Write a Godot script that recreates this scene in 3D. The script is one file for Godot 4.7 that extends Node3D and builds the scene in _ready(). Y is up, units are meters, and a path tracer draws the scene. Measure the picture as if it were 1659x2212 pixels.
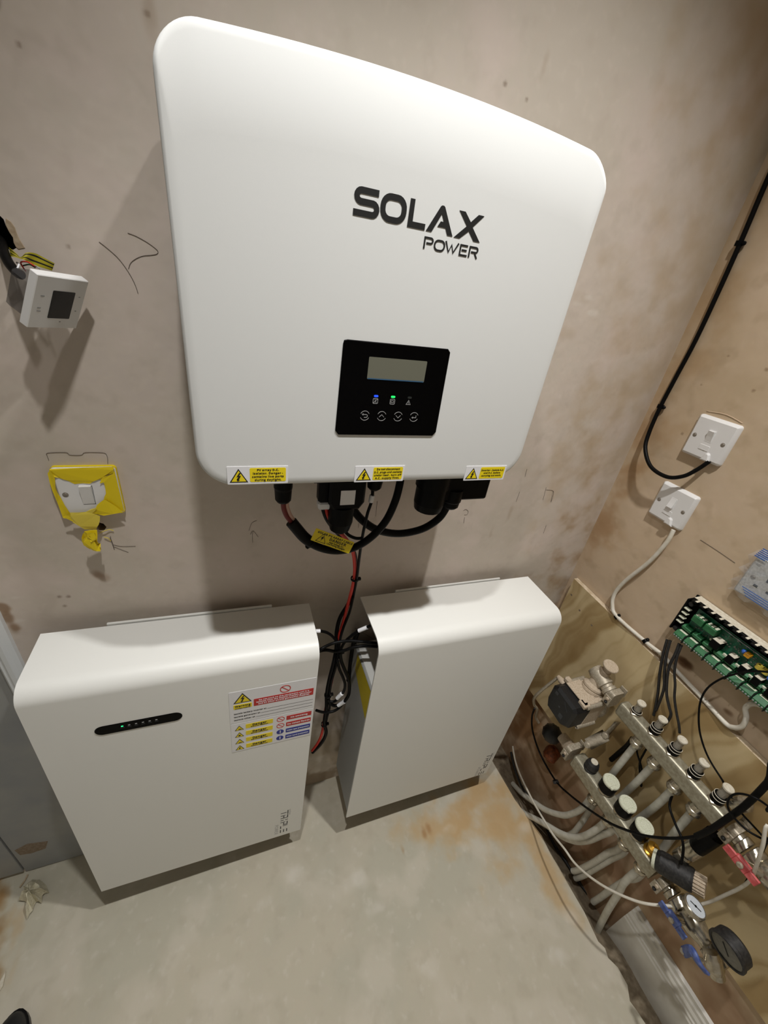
extends Node3D
# A plastered plant cupboard: a white wall box over two battery cabinets, underfloor heating manifold on plywood to the right.
const WX := 0.98            # face of the right wall
const CEIL := 2.45
var M := {}
var rng := RandomNumberGenerator.new()

# ---------------------------------------------------------------- helpers
func st() -> SurfaceTool:
	var s := SurfaceTool.new()
	s.begin(Mesh.PRIMITIVE_TRIANGLES)
	return s

func tri(s: SurfaceTool, a: Vector3, b: Vector3, c: Vector3, g := -1) -> void:   # counter-clockwise seen from outside
	s.set_smooth_group(g)
	s.add_vertex(a)
	s.add_vertex(c)
	s.add_vertex(b)

func quad(s: SurfaceTool, a: Vector3, b: Vector3, c: Vector3, d: Vector3, g := -1) -> void:
	tri(s, a, b, c, g)
	tri(s, a, c, d, g)

func uvquad(s: SurfaceTool, a: Vector3, b: Vector3, c: Vector3, d: Vector3, u0 := Vector2(0, 1), u1 := Vector2(1, 0)) -> void:
	var us := [Vector2(u0.x, u0.y), Vector2(u1.x, u0.y), Vector2(u1.x, u1.y), Vector2(u0.x, u1.y)]
	var ps := [a, b, c, d]
	s.set_smooth_group(-1)
	for k in [0, 2, 1, 0, 3, 2]:
		s.set_uv(us[k])
		s.add_vertex(ps[k])

func finish(s: SurfaceTool) -> ArrayMesh:
	s.generate_normals()
	return s.commit()

func box(s: SurfaceTool, c: Vector3, size: Vector3, bev := 0.0, xf := Transform3D()) -> void:
	var h := size / 2.0
	var b := minf(bev, minf(h.x, minf(h.y, h.z)) * 0.9)
	if b <= 0.0:
		var p := []
		for i in 8:
			p.append(xf * (c + Vector3(h.x if i & 1 else -h.x, h.y if i & 2 else -h.y, h.z if i & 4 else -h.z)))
		for f in [[4, 5, 7, 6], [1, 0, 2, 3], [5, 1, 3, 7], [0, 4, 6, 2], [6, 7, 3, 2], [0, 1, 5, 4]]:
			quad(s, p[f[0]], p[f[1]], p[f[2]], p[f[3]])
		return
	var v := {}
	for i in 8:
		var sg := Vector3(1.0 if i & 1 else -1.0, 1.0 if i & 2 else -1.0, 1.0 if i & 4 else -1.0)
		for ax in 3:
			var o := h - Vector3(b, b, b)
			o[ax] = h[ax]
			v[[i, ax]] = xf * (c + o * sg)
	var mid := xf * c
	var face := func(ids: Array) -> void:
		var a: Vector3 = ids[0]
		var q: Vector3 = ids[1]
		var r: Vector3 = ids[2]
		var n := (q - a).cross(r - a)
		if n.dot(a - mid) < 0.0:
			ids.reverse()
		if ids.size() == 4:
			quad(s, ids[0], ids[1], ids[2], ids[3])
		else:
			tri(s, ids[0], ids[1], ids[2])
	for ax in 3:
		var u := (ax + 1) % 3
		var w := (ax + 2) % 3
		for sd in 2:
			var base := sd << ax
			face.call([v[[base, ax]], v[[base | 1 << u, ax]], v[[base | 1 << u | 1 << w, ax]], v[[base | 1 << w, ax]]])
		for k in 4:   # edges along ax
			var base := ((k & 1) << u) | ((k >> 1) << w)
			face.call([v[[base, u]], v[[base | 1 << ax, u]], v[[base | 1 << ax, w]], v[[base, w]]])
	for i in 8:
		face.call([v[[i, 0]], v[[i, 1]], v[[i, 2]]])

func spline(pts: Array, sub := 6) -> Array:
	var out := []
	for i in pts.size() - 1:
		var p0: Vector3 = pts[maxi(i - 1, 0)]
		var p1: Vector3 = pts[i]
		var p2: Vector3 = pts[i + 1]
		var p3: Vector3 = pts[mini(i + 2, pts.size() - 1)]
		for k in sub:
			var t := float(k) / sub
			out.append(0.5 * (2.0 * p1 + (p2 - p0) * t + (2.0 * p0 - 5.0 * p1 + 4.0 * p2 - p3) * t * t + (3.0 * p1 - p0 - 3.0 * p2 + p3) * t * t * t))
	out.append(pts[-1])
	return out

func tube(s: SurfaceTool, pts: Array, r: float, sides := 10, flat := 1.0) -> void:
	var n := pts.size()
	var up := Vector3(0.13, 0.97, 0.2)
	var rings := []
	var prev := Vector3.ZERO
	for i in n:
		var d: Vector3 = (pts[mini(i + 1, n - 1)] - pts[maxi(i - 1, 0)]).normalized()
		var side := (up if prev == Vector3.ZERO else prev)
		side = side - d * side.dot(d)
		if side.length() < 0.01:
			side = d.cross(Vector3(1, 0, 0.3))
		side = side.normalized()
		prev = side
		var bi := d.cross(side)
		var ring := []
		for k in sides:
			var a := TAU * k / sides
			ring.append(pts[i] + (side * cos(a) * flat + bi * sin(a)) * r)
		rings.append(ring)
	for i in n - 1:
		for k in sides:
			var k2 := (k + 1) % sides
			quad(s, rings[i][k], rings[i][k2], rings[i + 1][k2], rings[i + 1][k], 1)
	for k in range(1, sides - 1):
		tri(s, rings[0][0], rings[0][k + 1], rings[0][k])
		tri(s, rings[n - 1][0], rings[n - 1][k], rings[n - 1][k + 1])

# profile: Vector2(radius, height) from bottom to top, turned about local y
func lathe(s: SurfaceTool, prof: Array, xf := Transform3D(), sides := 20, smooth := false) -> void:
	for i in prof.size() - 1:
		var a: Vector2 = prof[i]
		var b: Vector2 = prof[i + 1]
		for k in sides:
			var t0 := TAU * k / sides
			var t1 := TAU * (k + 1) / sides
			var e0 := Vector3(cos(t0), 0, -sin(t0))
			var e1 := Vector3(cos(t1), 0, -sin(t1))
			var p0 := xf * (e0 * a.x + Vector3.UP * a.y)
			var p1 := xf * (e1 * a.x + Vector3.UP * a.y)
			var p2 := xf * (e1 * b.x + Vector3.UP * b.y)
			var p3 := xf * (e0 * b.x + Vector3.UP * b.y)
			var g := 1 if smooth else i + 1
			if a.x < 1e-6:
				tri(s, p0, p2, p3, g)
			elif b.x < 1e-6:
				tri(s, p0, p1, p2, g)
			else:
				quad(s, p0, p1, p2, p3, g)

func area2(poly: PackedVector2Array) -> float:
	var a := 0.0
	for i in poly.size():
		a += poly[i].cross(poly[(i + 1) % poly.size()])
	return a

# prism of a flat outline between z0 and z1 with a chamfered front edge
func prism(s: SurfaceTool, outline: Array, z0: float, z1: float, bev := 0.0, xf := Transform3D(), smooth := false, back := true) -> void:
	var poly := PackedVector2Array(outline)
	if area2(poly) < 0.0:
		poly.reverse()
	var n := poly.size()
	var inner := PackedVector2Array()
	for i in n:
		var e0 := (poly[i] - poly[(i + n - 1) % n]).normalized()
		var e1 := (poly[(i + 1) % n] - poly[i]).normalized()
		var nn := -(Vector2(e0.y, -e0.x) + Vector2(e1.y, -e1.x))
		inner.append(poly[i] + nn.normalized() * bev / maxf(0.4, nn.length() / 2.0))
	var g := 1 if smooth else -1
	for i in n:
		var j := (i + 1) % n
		quad(s, xf * Vector3(poly[i].x, poly[i].y, z0), xf * Vector3(poly[j].x, poly[j].y, z0), xf * Vector3(poly[j].x, poly[j].y, z1 - bev), xf * Vector3(poly[i].x, poly[i].y, z1 - bev), g)
		if bev > 0.0:
			quad(s, xf * Vector3(poly[i].x, poly[i].y, z1 - bev), xf * Vector3(poly[j].x, poly[j].y, z1 - bev), xf * Vector3(inner[j].x, inner[j].y, z1), xf * Vector3(inner[i].x, inner[i].y, z1), g)
	var front := inner if bev > 0.0 else poly
	for pass_ in (2 if back else 1):
		var pl := front if pass_ == 0 else poly
		var idx := Geometry2D.triangulate_polygon(pl)
		for t in range(0, idx.size(), 3):
			var a := pl[idx[t]]
			var b := pl[idx[t + 1]]
			var c := pl[idx[t + 2]]
			if (b - a).cross(c - a) < 0.0:
				var q := b
				b = c
				c = q
			var z := z1 if pass_ == 0 else z0
			if pass_ == 0:
				tri(s, xf * Vector3(a.x, a.y, z), xf * Vector3(b.x, b.y, z), xf * Vector3(c.x, c.y, z))
			else:
				tri(s, xf * Vector3(a.x, a.y, z), xf * Vector3(c.x, c.y, z), xf * Vector3(b.x, b.y, z))

func rrect(w: float, h: float, r: float, c := Vector2.ZERO, n := 5) -> Array:
	var out := []
	for k in 4:
		var cc := c + Vector2((w / 2 - r) * (1 if k in [0, 3] else -1), (h / 2 - r) * (1 if k < 2 else -1))
		for i in n + 1:
			var a := PI / 2 * (k + float(i) / n)
			out.append(cc + Vector2(cos(a), sin(a)) * r)
	return out

func disc(r: float, c := Vector2.ZERO, n := 24) -> Array:
	var out := []
	for k in n:
		out.append(c + Vector2(cos(TAU * k / n), sin(TAU * k / n)) * r)
	return out

# flat printed strokes of an even width
func strokes(s: SurfaceTool, line: Array, w: float, z0: float, z1: float, xf := Transform3D(), closed := false) -> void:
	var n := line.size()
	var l := []
	var r := []
	for i in n:
		var d0: Vector2 = (line[i] - line[(i + n - 1) % n]) if (i > 0 or closed) else (line[1] - line[0])
		var d1: Vector2 = (line[(i + 1) % n] - line[i]) if (i < n - 1 or closed) else (line[i] - line[i - 1])
		d0 = d0.normalized()
		d1 = d1.normalized()
		var nn := (Vector2(-d0.y, d0.x) + Vector2(-d1.y, d1.x)) / 2.0
		nn = nn / maxf(nn.length_squared(), 0.3)
		l.append(line[i] + nn * w / 2)
		r.append(line[i] - nn * w / 2)
	for i in (n if closed else n - 1):
		var j := (i + 1) % n
		prism(s, [r[i], r[j], l[j], l[i]], z0, z1, 0.0, xf, false, false)

func arc(c: Vector2, rad: Vector2, a0: float, a1: float, n := 8) -> Array:
	var out := []
	for k in n + 1:
		var a := deg_to_rad(lerpf(a0, a1, float(k) / n))
		out.append(c + Vector2(cos(a) * rad.x, sin(a) * rad.y))
	return out

func inv(n: Node) -> Transform3D:
	var t := Transform3D()
	while n is Node3D and n != self:
		t = n.transform * t
		n = n.get_parent()
	return t.affine_inverse()

func obj(called: String, m, material: Material, parent: Node3D = self, xf := Transform3D()) -> MeshInstance3D:
	var o := MeshInstance3D.new()
	o.name = called
	o.mesh = finish(m) if m is SurfaceTool else m
	o.material_override = material
	o.transform = xf
	parent.add_child(o, true)
	return o

# the same, for a shape given in room coordinates
func wobj(called: String, m, material: Material, parent: Node3D = self) -> MeshInstance3D:
	return obj(called, m, material, parent, inv(parent))

func tag(o: Node3D, label: String, category := "", group := "") -> Node3D:
	o.set_meta("label", label)
	if category:
		o.set_meta("category", category)
	if group:
		o.set_meta("group", group)
	return o

func thing(called: String, label: String, category: String, xf := Transform3D(), group := "") -> Node3D:
	var o := Node3D.new()
	o.name = called
	o.transform = xf
	add_child(o, true)
	return tag(o, label, category, group)

func structure(o: Node3D, label := "") -> Node3D:
	o.set_meta("kind", "structure")
	if label:
		o.set_meta("label", label)
	return o

func shift(pts: Array, o: Vector3) -> Array:
	var out := []
	for q in pts:
		out.append(q - o)
	return out

# a cable as one thing, its node at its first end
func cable(called: String, label: String, pts: Array, r: float, material: Material, category := "cable", group := "", sides := 10) -> Node3D:
	var s := st()
	tube(s, spline(shift(pts, pts[0])), r, sides)
	var o := obj(called, s, material, self, Transform3D(Basis(), pts[0]))
	return tag(o, label, category, group)

func wire(called: String, pts: Array, r: float, material: Material, parent: Node3D, sides := 8) -> MeshInstance3D:
	var s := st()
	tube(s, spline(pts), r, sides)
	return wobj(called, s, material, parent)

func text(called: String, words: String, cap: float, material: Material, parent: Node3D, xf: Transform3D, width := 0.0, bold := true, points := 40) -> MeshInstance3D:
	var f := SystemFont.new()
	f.font_names = PackedStringArray(["Droid Sans"])
	f.font_weight = 700 if bold else 400
	var t := TextMesh.new()
	t.font = f
	t.text = words
	t.font_size = points
	t.pixel_size = cap / (points * 0.714)
	t.depth = 0.0003
	t.curve_step = 1.0
	t.line_spacing = -points * 0.12
	var o := MeshInstance3D.new()
	o.name = called
	o.mesh = t
	o.material_override = material
	var sc := 1.0
	if width > 0.0:
		sc = width / maxf(t.get_aabb().size.x, 1e-5)
	o.transform = xf * Transform3D(Basis.from_scale(Vector3(sc, 1, 1)), Vector3.ZERO)
	parent.add_child(o, true)
	return o

func mat(c: Color, rough := 0.6, metal := 0.0, spec := 0.5) -> StandardMaterial3D:
	var m := StandardMaterial3D.new()
	m.albedo_color = c
	m.roughness = rough
	m.metallic = metal
	m.metallic_specular = spec
	return m

func noise(sd: int, freq: float, oct := 4) -> FastNoiseLite:
	var n := FastNoiseLite.new()
	n.seed = sd
	n.frequency = freq
	n.fractal_octaves = oct
	n.noise_type = FastNoiseLite.TYPE_SIMPLEX
	return n

func bump(m: StandardMaterial3D, sd: int, freq: float, scale: float, amount: float) -> StandardMaterial3D:
	var t := NoiseTexture2D.new()
	t.noise = noise(sd, freq, 3)
	t.width = 256
	t.height = 256
	t.seamless = true
	t.as_normal_map = true
	t.bump_strength = 2.0
	m.normal_enabled = true
	m.normal_texture = t
	m.normal_scale = amount
	m.uv1_triplanar = true
	m.uv1_scale = Vector3.ONE * scale
	return m

# a mottled colour laid on from three sides: dust, tarnish, grime
func mottled(a: Color, b: Color, sd: int, freq: float, scale: float, rough: float, metal := 0.0) -> StandardMaterial3D:
	var t := NoiseTexture2D.new()
	t.noise = noise(sd, freq, 4)
	t.width = 256
	t.height = 256
	t.seamless = true
	var g := Gradient.new()
	g.set_color(0, a)
	g.set_color(1, b)
	t.color_ramp = g
	var m := mat(Color.WHITE, rough, metal)
	m.albedo_texture = t
	m.uv1_triplanar = true
	m.uv1_scale = Vector3.ONE * scale
	return m

# surface colour of a plastered wall or a screed floor: layers of noise, then stains with ragged edges
func stained(w: int, h: int, base: Color, layers: Array, stains: Array) -> ImageTexture:
	var r := PackedFloat32Array()
	var g := PackedFloat32Array()
	var b := PackedFloat32Array()
	var n := w * h
	r.resize(n)
	g.resize(n)
	b.resize(n)
	r.fill(base.r)
	g.fill(base.g)
	b.fill(base.b)
	for l in layers:   # [seed, frequency, octaves, colour, low, high, strength]
		var d := noise(l[0], l[1], l[2]).get_image(w, h).get_data()
		var lut := PackedFloat32Array()
		for i in 256:
			lut.append(smoothstep(l[4], l[5], i / 255.0) * l[6])
		var c: Color = l[3]
		for i in n:
			var t := lut[d[i]]
			if t > 0.0:
				r[i] += (c.r - r[i]) * t
				g[i] += (c.g - g[i]) * t
				b[i] += (c.b - b[i]) * t
	var rag := noise(77, 0.02, 4).get_image(w, h).get_data()
	for q in stains:   # [centre in 0..1, radii in 0..1, colour, strength, raggedness, hardness]
		var cx: float = q[0].x * w
		var cy: float = q[0].y * h
		var rx: float = q[1].x * w
		var ry: float = q[1].y * h
		var c: Color = q[2]
		for y in range(maxi(0, int(cy - ry * 1.9)), mini(h, int(cy + ry * 1.9))):
			for x in range(maxi(0, int(cx - rx * 1.9)), mini(w, int(cx + rx * 1.9))):
				var dd: float = sqrt(pow((x - cx) / rx, 2.0) + pow((y - cy) / ry, 2.0)) + (rag[y * w + x] / 255.0 - 0.5) * 2.0 * q[4]
				var t: float = (1.0 - smoothstep(q[5], 1.0, dd)) * q[3]
				if t > 0.0:
					var i := y * w + x
					r[i] += (c.r - r[i]) * t
					g[i] += (c.g - g[i]) * t
					b[i] += (c.b - b[i]) * t
	var out := PackedByteArray()
	out.resize(n * 3)
	for i in n:
		out[i * 3] = int(clampf(r[i], 0, 1) * 255)
		out[i * 3 + 1] = int(clampf(g[i], 0, 1) * 255)
		out[i * 3 + 2] = int(clampf(b[i], 0, 1) * 255)
	return ImageTexture.create_from_image(Image.create_from_data(w, h, false, Image.FORMAT_RGB8, out))

# right wall frame: x along the wall towards the camera, y up, z out into the room
func on_right(z: float, y: float, d: float) -> Transform3D:
	return Transform3D(Basis(Vector3(0, 0, 1), Vector3(0, 1, 0), Vector3(-1, 0, 0)), Vector3(WX - d, y, z))

# a frame whose y axis runs along dir
func along(at: Vector3, dir: Vector3) -> Transform3D:
	var y := dir.normalized()
	var x := y.cross(Vector3(0, 0, 1))
	if x.length() < 0.05:
		x = y.cross(Vector3(1, 0, 0))
	x = x.normalized()
	return Transform3D(Basis(x, y, x.cross(y)), at)

func _ready() -> void:
	rng.seed = 11
	# ---------------------------------------------------------- camera, air, lamps, exposure
	var cam := Camera3D.new()
	cam.name = "camera"
	cam.keep_aspect = Camera3D.KEEP_HEIGHT
	cam.fov = 104.1262
	cam.near = 0.02
	cam.transform = Transform3D(Basis(Vector3(0.9378, 0.1305, 0.3217), Vector3(0.0549, 0.8592, -0.5087), Vector3(-0.3428, 0.4947, 0.7986)), Vector3(0.0446, 1.4881, 0.6851))
	add_child(cam)
	cam.current = true
	var env := WorldEnvironment.new()
	env.name = "world_environment"
	var e := Environment.new()
	e.background_mode = Environment.BG_COLOR
	e.background_color = Color(0.02, 0.02, 0.02)
	e.tonemap_mode = Environment.TONE_MAPPER_LINEAR
	e.tonemap_exposure = 0.6
	e.sdfgi_enabled = true
	e.ssao_enabled = true
	e.ssil_enabled = true
	env.environment = e
	add_child(env)
	var lamp_spots := [Vector3(0.0485, 2.42, 0.51), Vector3(0.53, 2.42, 0.51)]
	var lamp_energy := [2.2, 2.85]
	var lamp_cone := [43.5, 49.5]
	make_materials()
	M.chrome_dark = mat(Color(0.55, 0.52, 0.48), 0.4, 0.3)
	for k in 2:
		downlight(lamp_spots[k], lamp_energy[k], lamp_cone[k], ["round white recessed downlight in the ceiling, the one above the thermostat side", "round white recessed downlight in the ceiling, the one nearer the right wall"][k])
	build_room()
	build_inverter()
	build_battery("L")
	build_battery("R")
	build_switches()
	build_left_wall_things()
	build_plywood_and_controller()
	build_manifold()
	build_cables()
	build_floor_things()

func downlight(at: Vector3, energy: float, cone: float, label: String) -> void:
	var t := thing("downlight", label, "downlight", Transform3D(Basis(), Vector3(at.x, CEIL, at.z)), "downlights in the ceiling")
	var s := st()
	lathe(s, [Vector2(0.027, -0.001), Vector2(0.030, -0.006), Vector2(0.041, -0.005), Vector2(0.042, 0.0)], Transform3D(), 32)
	obj("bezel", s, M.plastic, t)
	s = st()
	lathe(s, [Vector2(0.0, -0.003), Vector2(0.027, -0.003)], Transform3D(), 24)
	var g := mat(Color(1, 1, 1), 0.5)
	g.emission_enabled = true
	g.emission = Color(1.0, 0.96, 0.9)
	g.emission_energy_multiplier = 2.0
	obj("lamp_face", s, g, t)
	var l := SpotLight3D.new()
	l.name = "lamp"
	l.light_color = Color(1.0, 0.995, 0.985)
	l.light_energy = energy
	l.light_size = 0.022
	l.spot_range = 8.0
	l.spot_attenuation = 2.0
	l.spot_angle = cone
	l.spot_angle_attenuation = 1.0
	l.shadow_enabled = true
	l.rotation_degrees = Vector3(-90, 0, 0)
	t.add_child(l)
	l.position = Vector3(0, at.y - CEIL, 0)

func make_materials() -> void:
	M.white = bump(mat(Color(0.83, 0.834, 0.828), 0.5, 0.0, 0.4), 3, 0.05, 40.0, 0.05)
	M.battery = bump(mat(Color(0.875, 0.875, 0.858), 0.42, 0.0, 0.45), 4, 0.05, 40.0, 0.05)
	M.plastic = mat(Color(0.89, 0.885, 0.88), 0.3)
	M.side_grey = mat(Color(0.62, 0.625, 0.62), 0.55)
	M.black = mat(Color(0.035, 0.035, 0.037), 0.42, 0.0, 0.22)
	M.gloss_black = mat(Color(0.018, 0.016, 0.017), 0.16, 0.0, 0.16)
	M.rubber = mat(Color(0.04, 0.038, 0.038), 0.45, 0.0, 0.25)
	M.dusty_rubber = mottled(Color(0.05, 0.05, 0.05), Color(0.17, 0.16, 0.15), 9, 0.03, 20.0, 0.6)
	M.red = mat(Color(0.80, 0.19, 0.13), 0.45)
	M.pinkish = mat(Color(0.78, 0.64, 0.58), 0.5)
	M.sign_yellow = mat(Color(0.91, 0.82, 0.06), 0.45)
	M.sign_red = mat(Color(0.72, 0.10, 0.10), 0.45)
	M.sign_blue = mat(Color(0.08, 0.16, 0.55), 0.45)
	M.sign_white = mat(Color(0.88, 0.88, 0.89), 0.4)
	M.ink = mat(Color(0.03, 0.03, 0.03), 0.55)
	M.grey_ink = mat(Color(0.22, 0.23, 0.24), 0.5)
	M.silver_ink = mat(Color(0.60, 0.60, 0.60), 0.5)
	M.white_cable = mottled(Color(0.80, 0.77, 0.70), Color(0.88, 0.86, 0.82), 12, 0.02, 6.0, 0.5)
	M.chrome = mottled(Color(0.62, 0.58, 0.50), Color(0.78, 0.76, 0.71), 14, 0.03, 12.0, 0.24, 0.85)
	M.steel = mottled(Color(0.56, 0.535, 0.46), Color(0.70, 0.68, 0.61), 15, 0.03, 10.0, 0.42, 0.55)
	M.dusty = mottled(Color(0.66, 0.59, 0.50), Color(0.78, 0.72, 0.64), 16, 0.04, 14.0, 0.75)
	M.dusty_metal = mottled(Color(0.58, 0.54, 0.47), Color(0.76, 0.72, 0.65), 17, 0.04, 14.0, 0.5, 0.35)
	M.pipe = mottled(Color(0.72, 0.71, 0.66), Color(0.82, 0.81, 0.77), 18, 0.02, 6.0, 0.45)
	M.dusty_black = mottled(Color(0.045, 0.045, 0.05), Color(0.22, 0.21, 0.20), 19, 0.03, 16.0, 0.55)
	M.pump_black = mottled(Color(0.05, 0.05, 0.055), Color(0.11, 0.11, 0.115), 20, 0.03, 16.0, 0.45)
	M.brass = mat(Color(0.72, 0.55, 0.22), 0.3, 0.85)
	M.copper = mottled(Color(0.30, 0.13, 0.05), Color(0.62, 0.33, 0.14), 22, 0.03, 10.0, 0.55)
	M.valve_red = mottled(Color(0.70, 0.22, 0.23), Color(0.84, 0.46, 0.45), 23, 0.02, 12.0, 0.5)
	M.valve_blue = mottled(Color(0.18, 0.25, 0.50), Color(0.43, 0.49, 0.68), 24, 0.02, 12.0, 0.5)
	M.gauge_face = mottled(Color(0.72, 0.75, 0.78), Color(0.84, 0.86, 0.88), 25, 0.05, 30.0, 0.5)
	M.dirty_glass_face = mottled(Color(0.34, 0.33, 0.29), Color(0.45, 0.44, 0.39), 26, 0.03, 14.0, 0.35)
	M.pcb = mottled(Color(0.03, 0.27, 0.19), Color(0.09, 0.44, 0.31), 27, 0.06, 20.0, 0.35)
	M.terminal = mottled(Color(0.10, 0.34, 0.19), Color(0.20, 0.45, 0.27), 28, 0.02, 14.0, 0.4)
	M.dust_cap = mottled(Color(0.74, 0.70, 0.62), Color(0.84, 0.82, 0.76), 29, 0.03, 14.0, 0.8)
	M.cap_green = mottled(Color(0.72, 0.73, 0.62), Color(0.89, 0.89, 0.83), 30, 0.05, 24.0, 0.5)
	M.clear = mat(Color(0.9, 0.9, 0.9, 0.12), 0.08)
	M.clear.transparency = BaseMaterial3D.TRANSPARENCY_ALPHA
	M.film = mat(Color(0.8, 0.84, 0.9, 0.14), 0.15)
	M.film.transparency = BaseMaterial3D.TRANSPARENCY_ALPHA
	M.cloudy = mat(Color(0.30, 0.29, 0.29, 0.45), 0.4)
	M.cloudy.transparency = BaseMaterial3D.TRANSPARENCY_ALPHA
	M.tape = mat(Color(0.90, 0.80, 0.04), 0.55)
	M.tape_pale = mat(Color(0.88, 0.80, 0.30), 0.6)
	M.raw_plaster = mottled(Color(0.62, 0.54, 0.44), Color(0.74, 0.67, 0.57), 31, 0.03, 10.0, 0.95)
	M.dark_hole = mat(Color(0.03, 0.025, 0.02), 0.95)
	M.pencil = mat(Color(0.40, 0.36, 0.33), 0.8)
	M.lcd = mat(Color(0.40, 0.40, 0.35), 0.25)
	M.grey_lcd = mat(Color(0.12, 0.13, 0.135), 0.2)
	M.painted = mottled(Color(0.53, 0.54, 0.55), Color(0.60, 0.60, 0.585), 33, 0.01, 2.0, 0.5)
	M.gloss_trim = mat(Color(0.84, 0.85, 0.85), 0.35)
	M.ply_edge = mottled(Color(0.70, 0.62, 0.50), Color(0.84, 0.78, 0.69), 36, 0.02, 8.0, 0.8)
	M.sign_blue_pale = mat(Color(0.22, 0.38, 0.66), 0.5)
	M.gauge_glass = mat(Color(0.75, 0.72, 0.66, 0.35), 0.12)
	M.gauge_glass.transparency = BaseMaterial3D.TRANSPARENCY_ALPHA
	M.label_olive = mat(Color(0.78, 0.70, 0.05), 0.5)
	M.stain = mottled(Color(0.46, 0.39, 0.31), Color(0.55, 0.50, 0.44), 34, 0.03, 12.0, 0.9)
	M.skirt = mottled(Color(0.74, 0.72, 0.68), Color(0.86, 0.85, 0.82), 35, 0.01, 3.0, 0.45)

	var back := mat(Color.WHITE, 0.85, 0.0, 0.3)
	var A := Color(0.795, 0.748, 0.702)
	back.albedo_texture = stained(1000, 1080, A, [
		[101, 0.004, 4, Color(0.765, 0.73, 0.675), 0.35, 0.75, 0.7],
		[102, 0.009, 4, Color(0.825, 0.768, 0.73), 0.5, 0.85, 0.6],
		[103, 0.03, 4, Color(0.735, 0.69, 0.64), 0.62, 0.92, 0.35],
		[104, 0.08, 3, Color(0.83, 0.785, 0.74), 0.6, 0.95, 0.25],
	], back_stains())
	M.back = bump_uv(back, 41, 0.03, Vector3(9, 9, 1), 0.10)
	var right := mat(Color.WHITE, 0.85, 0.0, 0.3)
	right.albedo_texture = stained(900, 900, Color(0.785, 0.70, 0.595), [
		[111, 0.004, 4, Color(0.745, 0.66, 0.545), 0.35, 0.75, 0.7],
		[112, 0.010, 4, Color(0.82, 0.735, 0.64), 0.5, 0.85, 0.6],
		[113, 0.03, 4, Color(0.67, 0.585, 0.475), 0.60, 0.92, 0.4],
		[114, 0.08, 3, Color(0.79, 0.715, 0.63), 0.6, 0.95, 0.25],
	], right_stains())
	M.right = bump_uv(right, 42, 0.03, Vector3(9, 9, 1), 0.10)
	var fl := mat(Color.WHITE, 0.7, 0.0, 0.35)
	fl.albedo_texture = stained(900, 900, Color(0.745, 0.715, 0.645), [
		[121, 0.005, 4, Color(0.705, 0.69, 0.625), 0.35, 0.7, 0.7],
		[122, 0.012, 4, Color(0.785, 0.755, 0.695), 0.5, 0.85, 0.6],
		[123, 0.035, 4, Color(0.69, 0.66, 0.59), 0.58, 0.92, 0.4],
		[124, 0.06, 4, Color(0.82, 0.80, 0.755), 0.68, 0.97, 0.35],
	], floor_stains())
	M.floor = bump_uv(fl, 43, 0.03, Vector3(8, 8, 1), 0.16)
	M.plain_plaster = mat(Color(0.76, 0.72, 0.67), 0.9)
	M.painted_wall = mat(Color(0.85, 0.845, 0.83), 0.8)
	M.ceiling = mat(Color(0.88, 0.88, 0.87), 0.9)
	var ply := mat(Color.WHITE, 0.6)
	ply.albedo_texture = plywood()
	M.ply = ply

func bump_uv(m: StandardMaterial3D, sd: int, freq: float, scale: Vector3, amount: float) -> StandardMaterial3D:
	var t := NoiseTexture2D.new()
	t.noise = noise(sd, freq, 5)
	t.width = 1024
	t.height = 1024
	t.as_normal_map = true
	t.bump_strength = 3.0
	m.normal_enabled = true
	m.normal_texture = t
	m.normal_scale = amount
	return m

# room coordinates to texture coordinates
func ub(x: float, y: float) -> Vector2:
	return Vector2((x + 1.3) / 2.36, 1.0 - (y + 0.1) / 2.55)

func ur(z: float, y: float) -> Vector2:
	return Vector2((z + 0.1) / 2.55, 1.0 - (y + 0.1) / 2.55)

func uf(x: float, z: float) -> Vector2:
	return Vector2((x + 1.3) / 2.5, z / 2.5)

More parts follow.
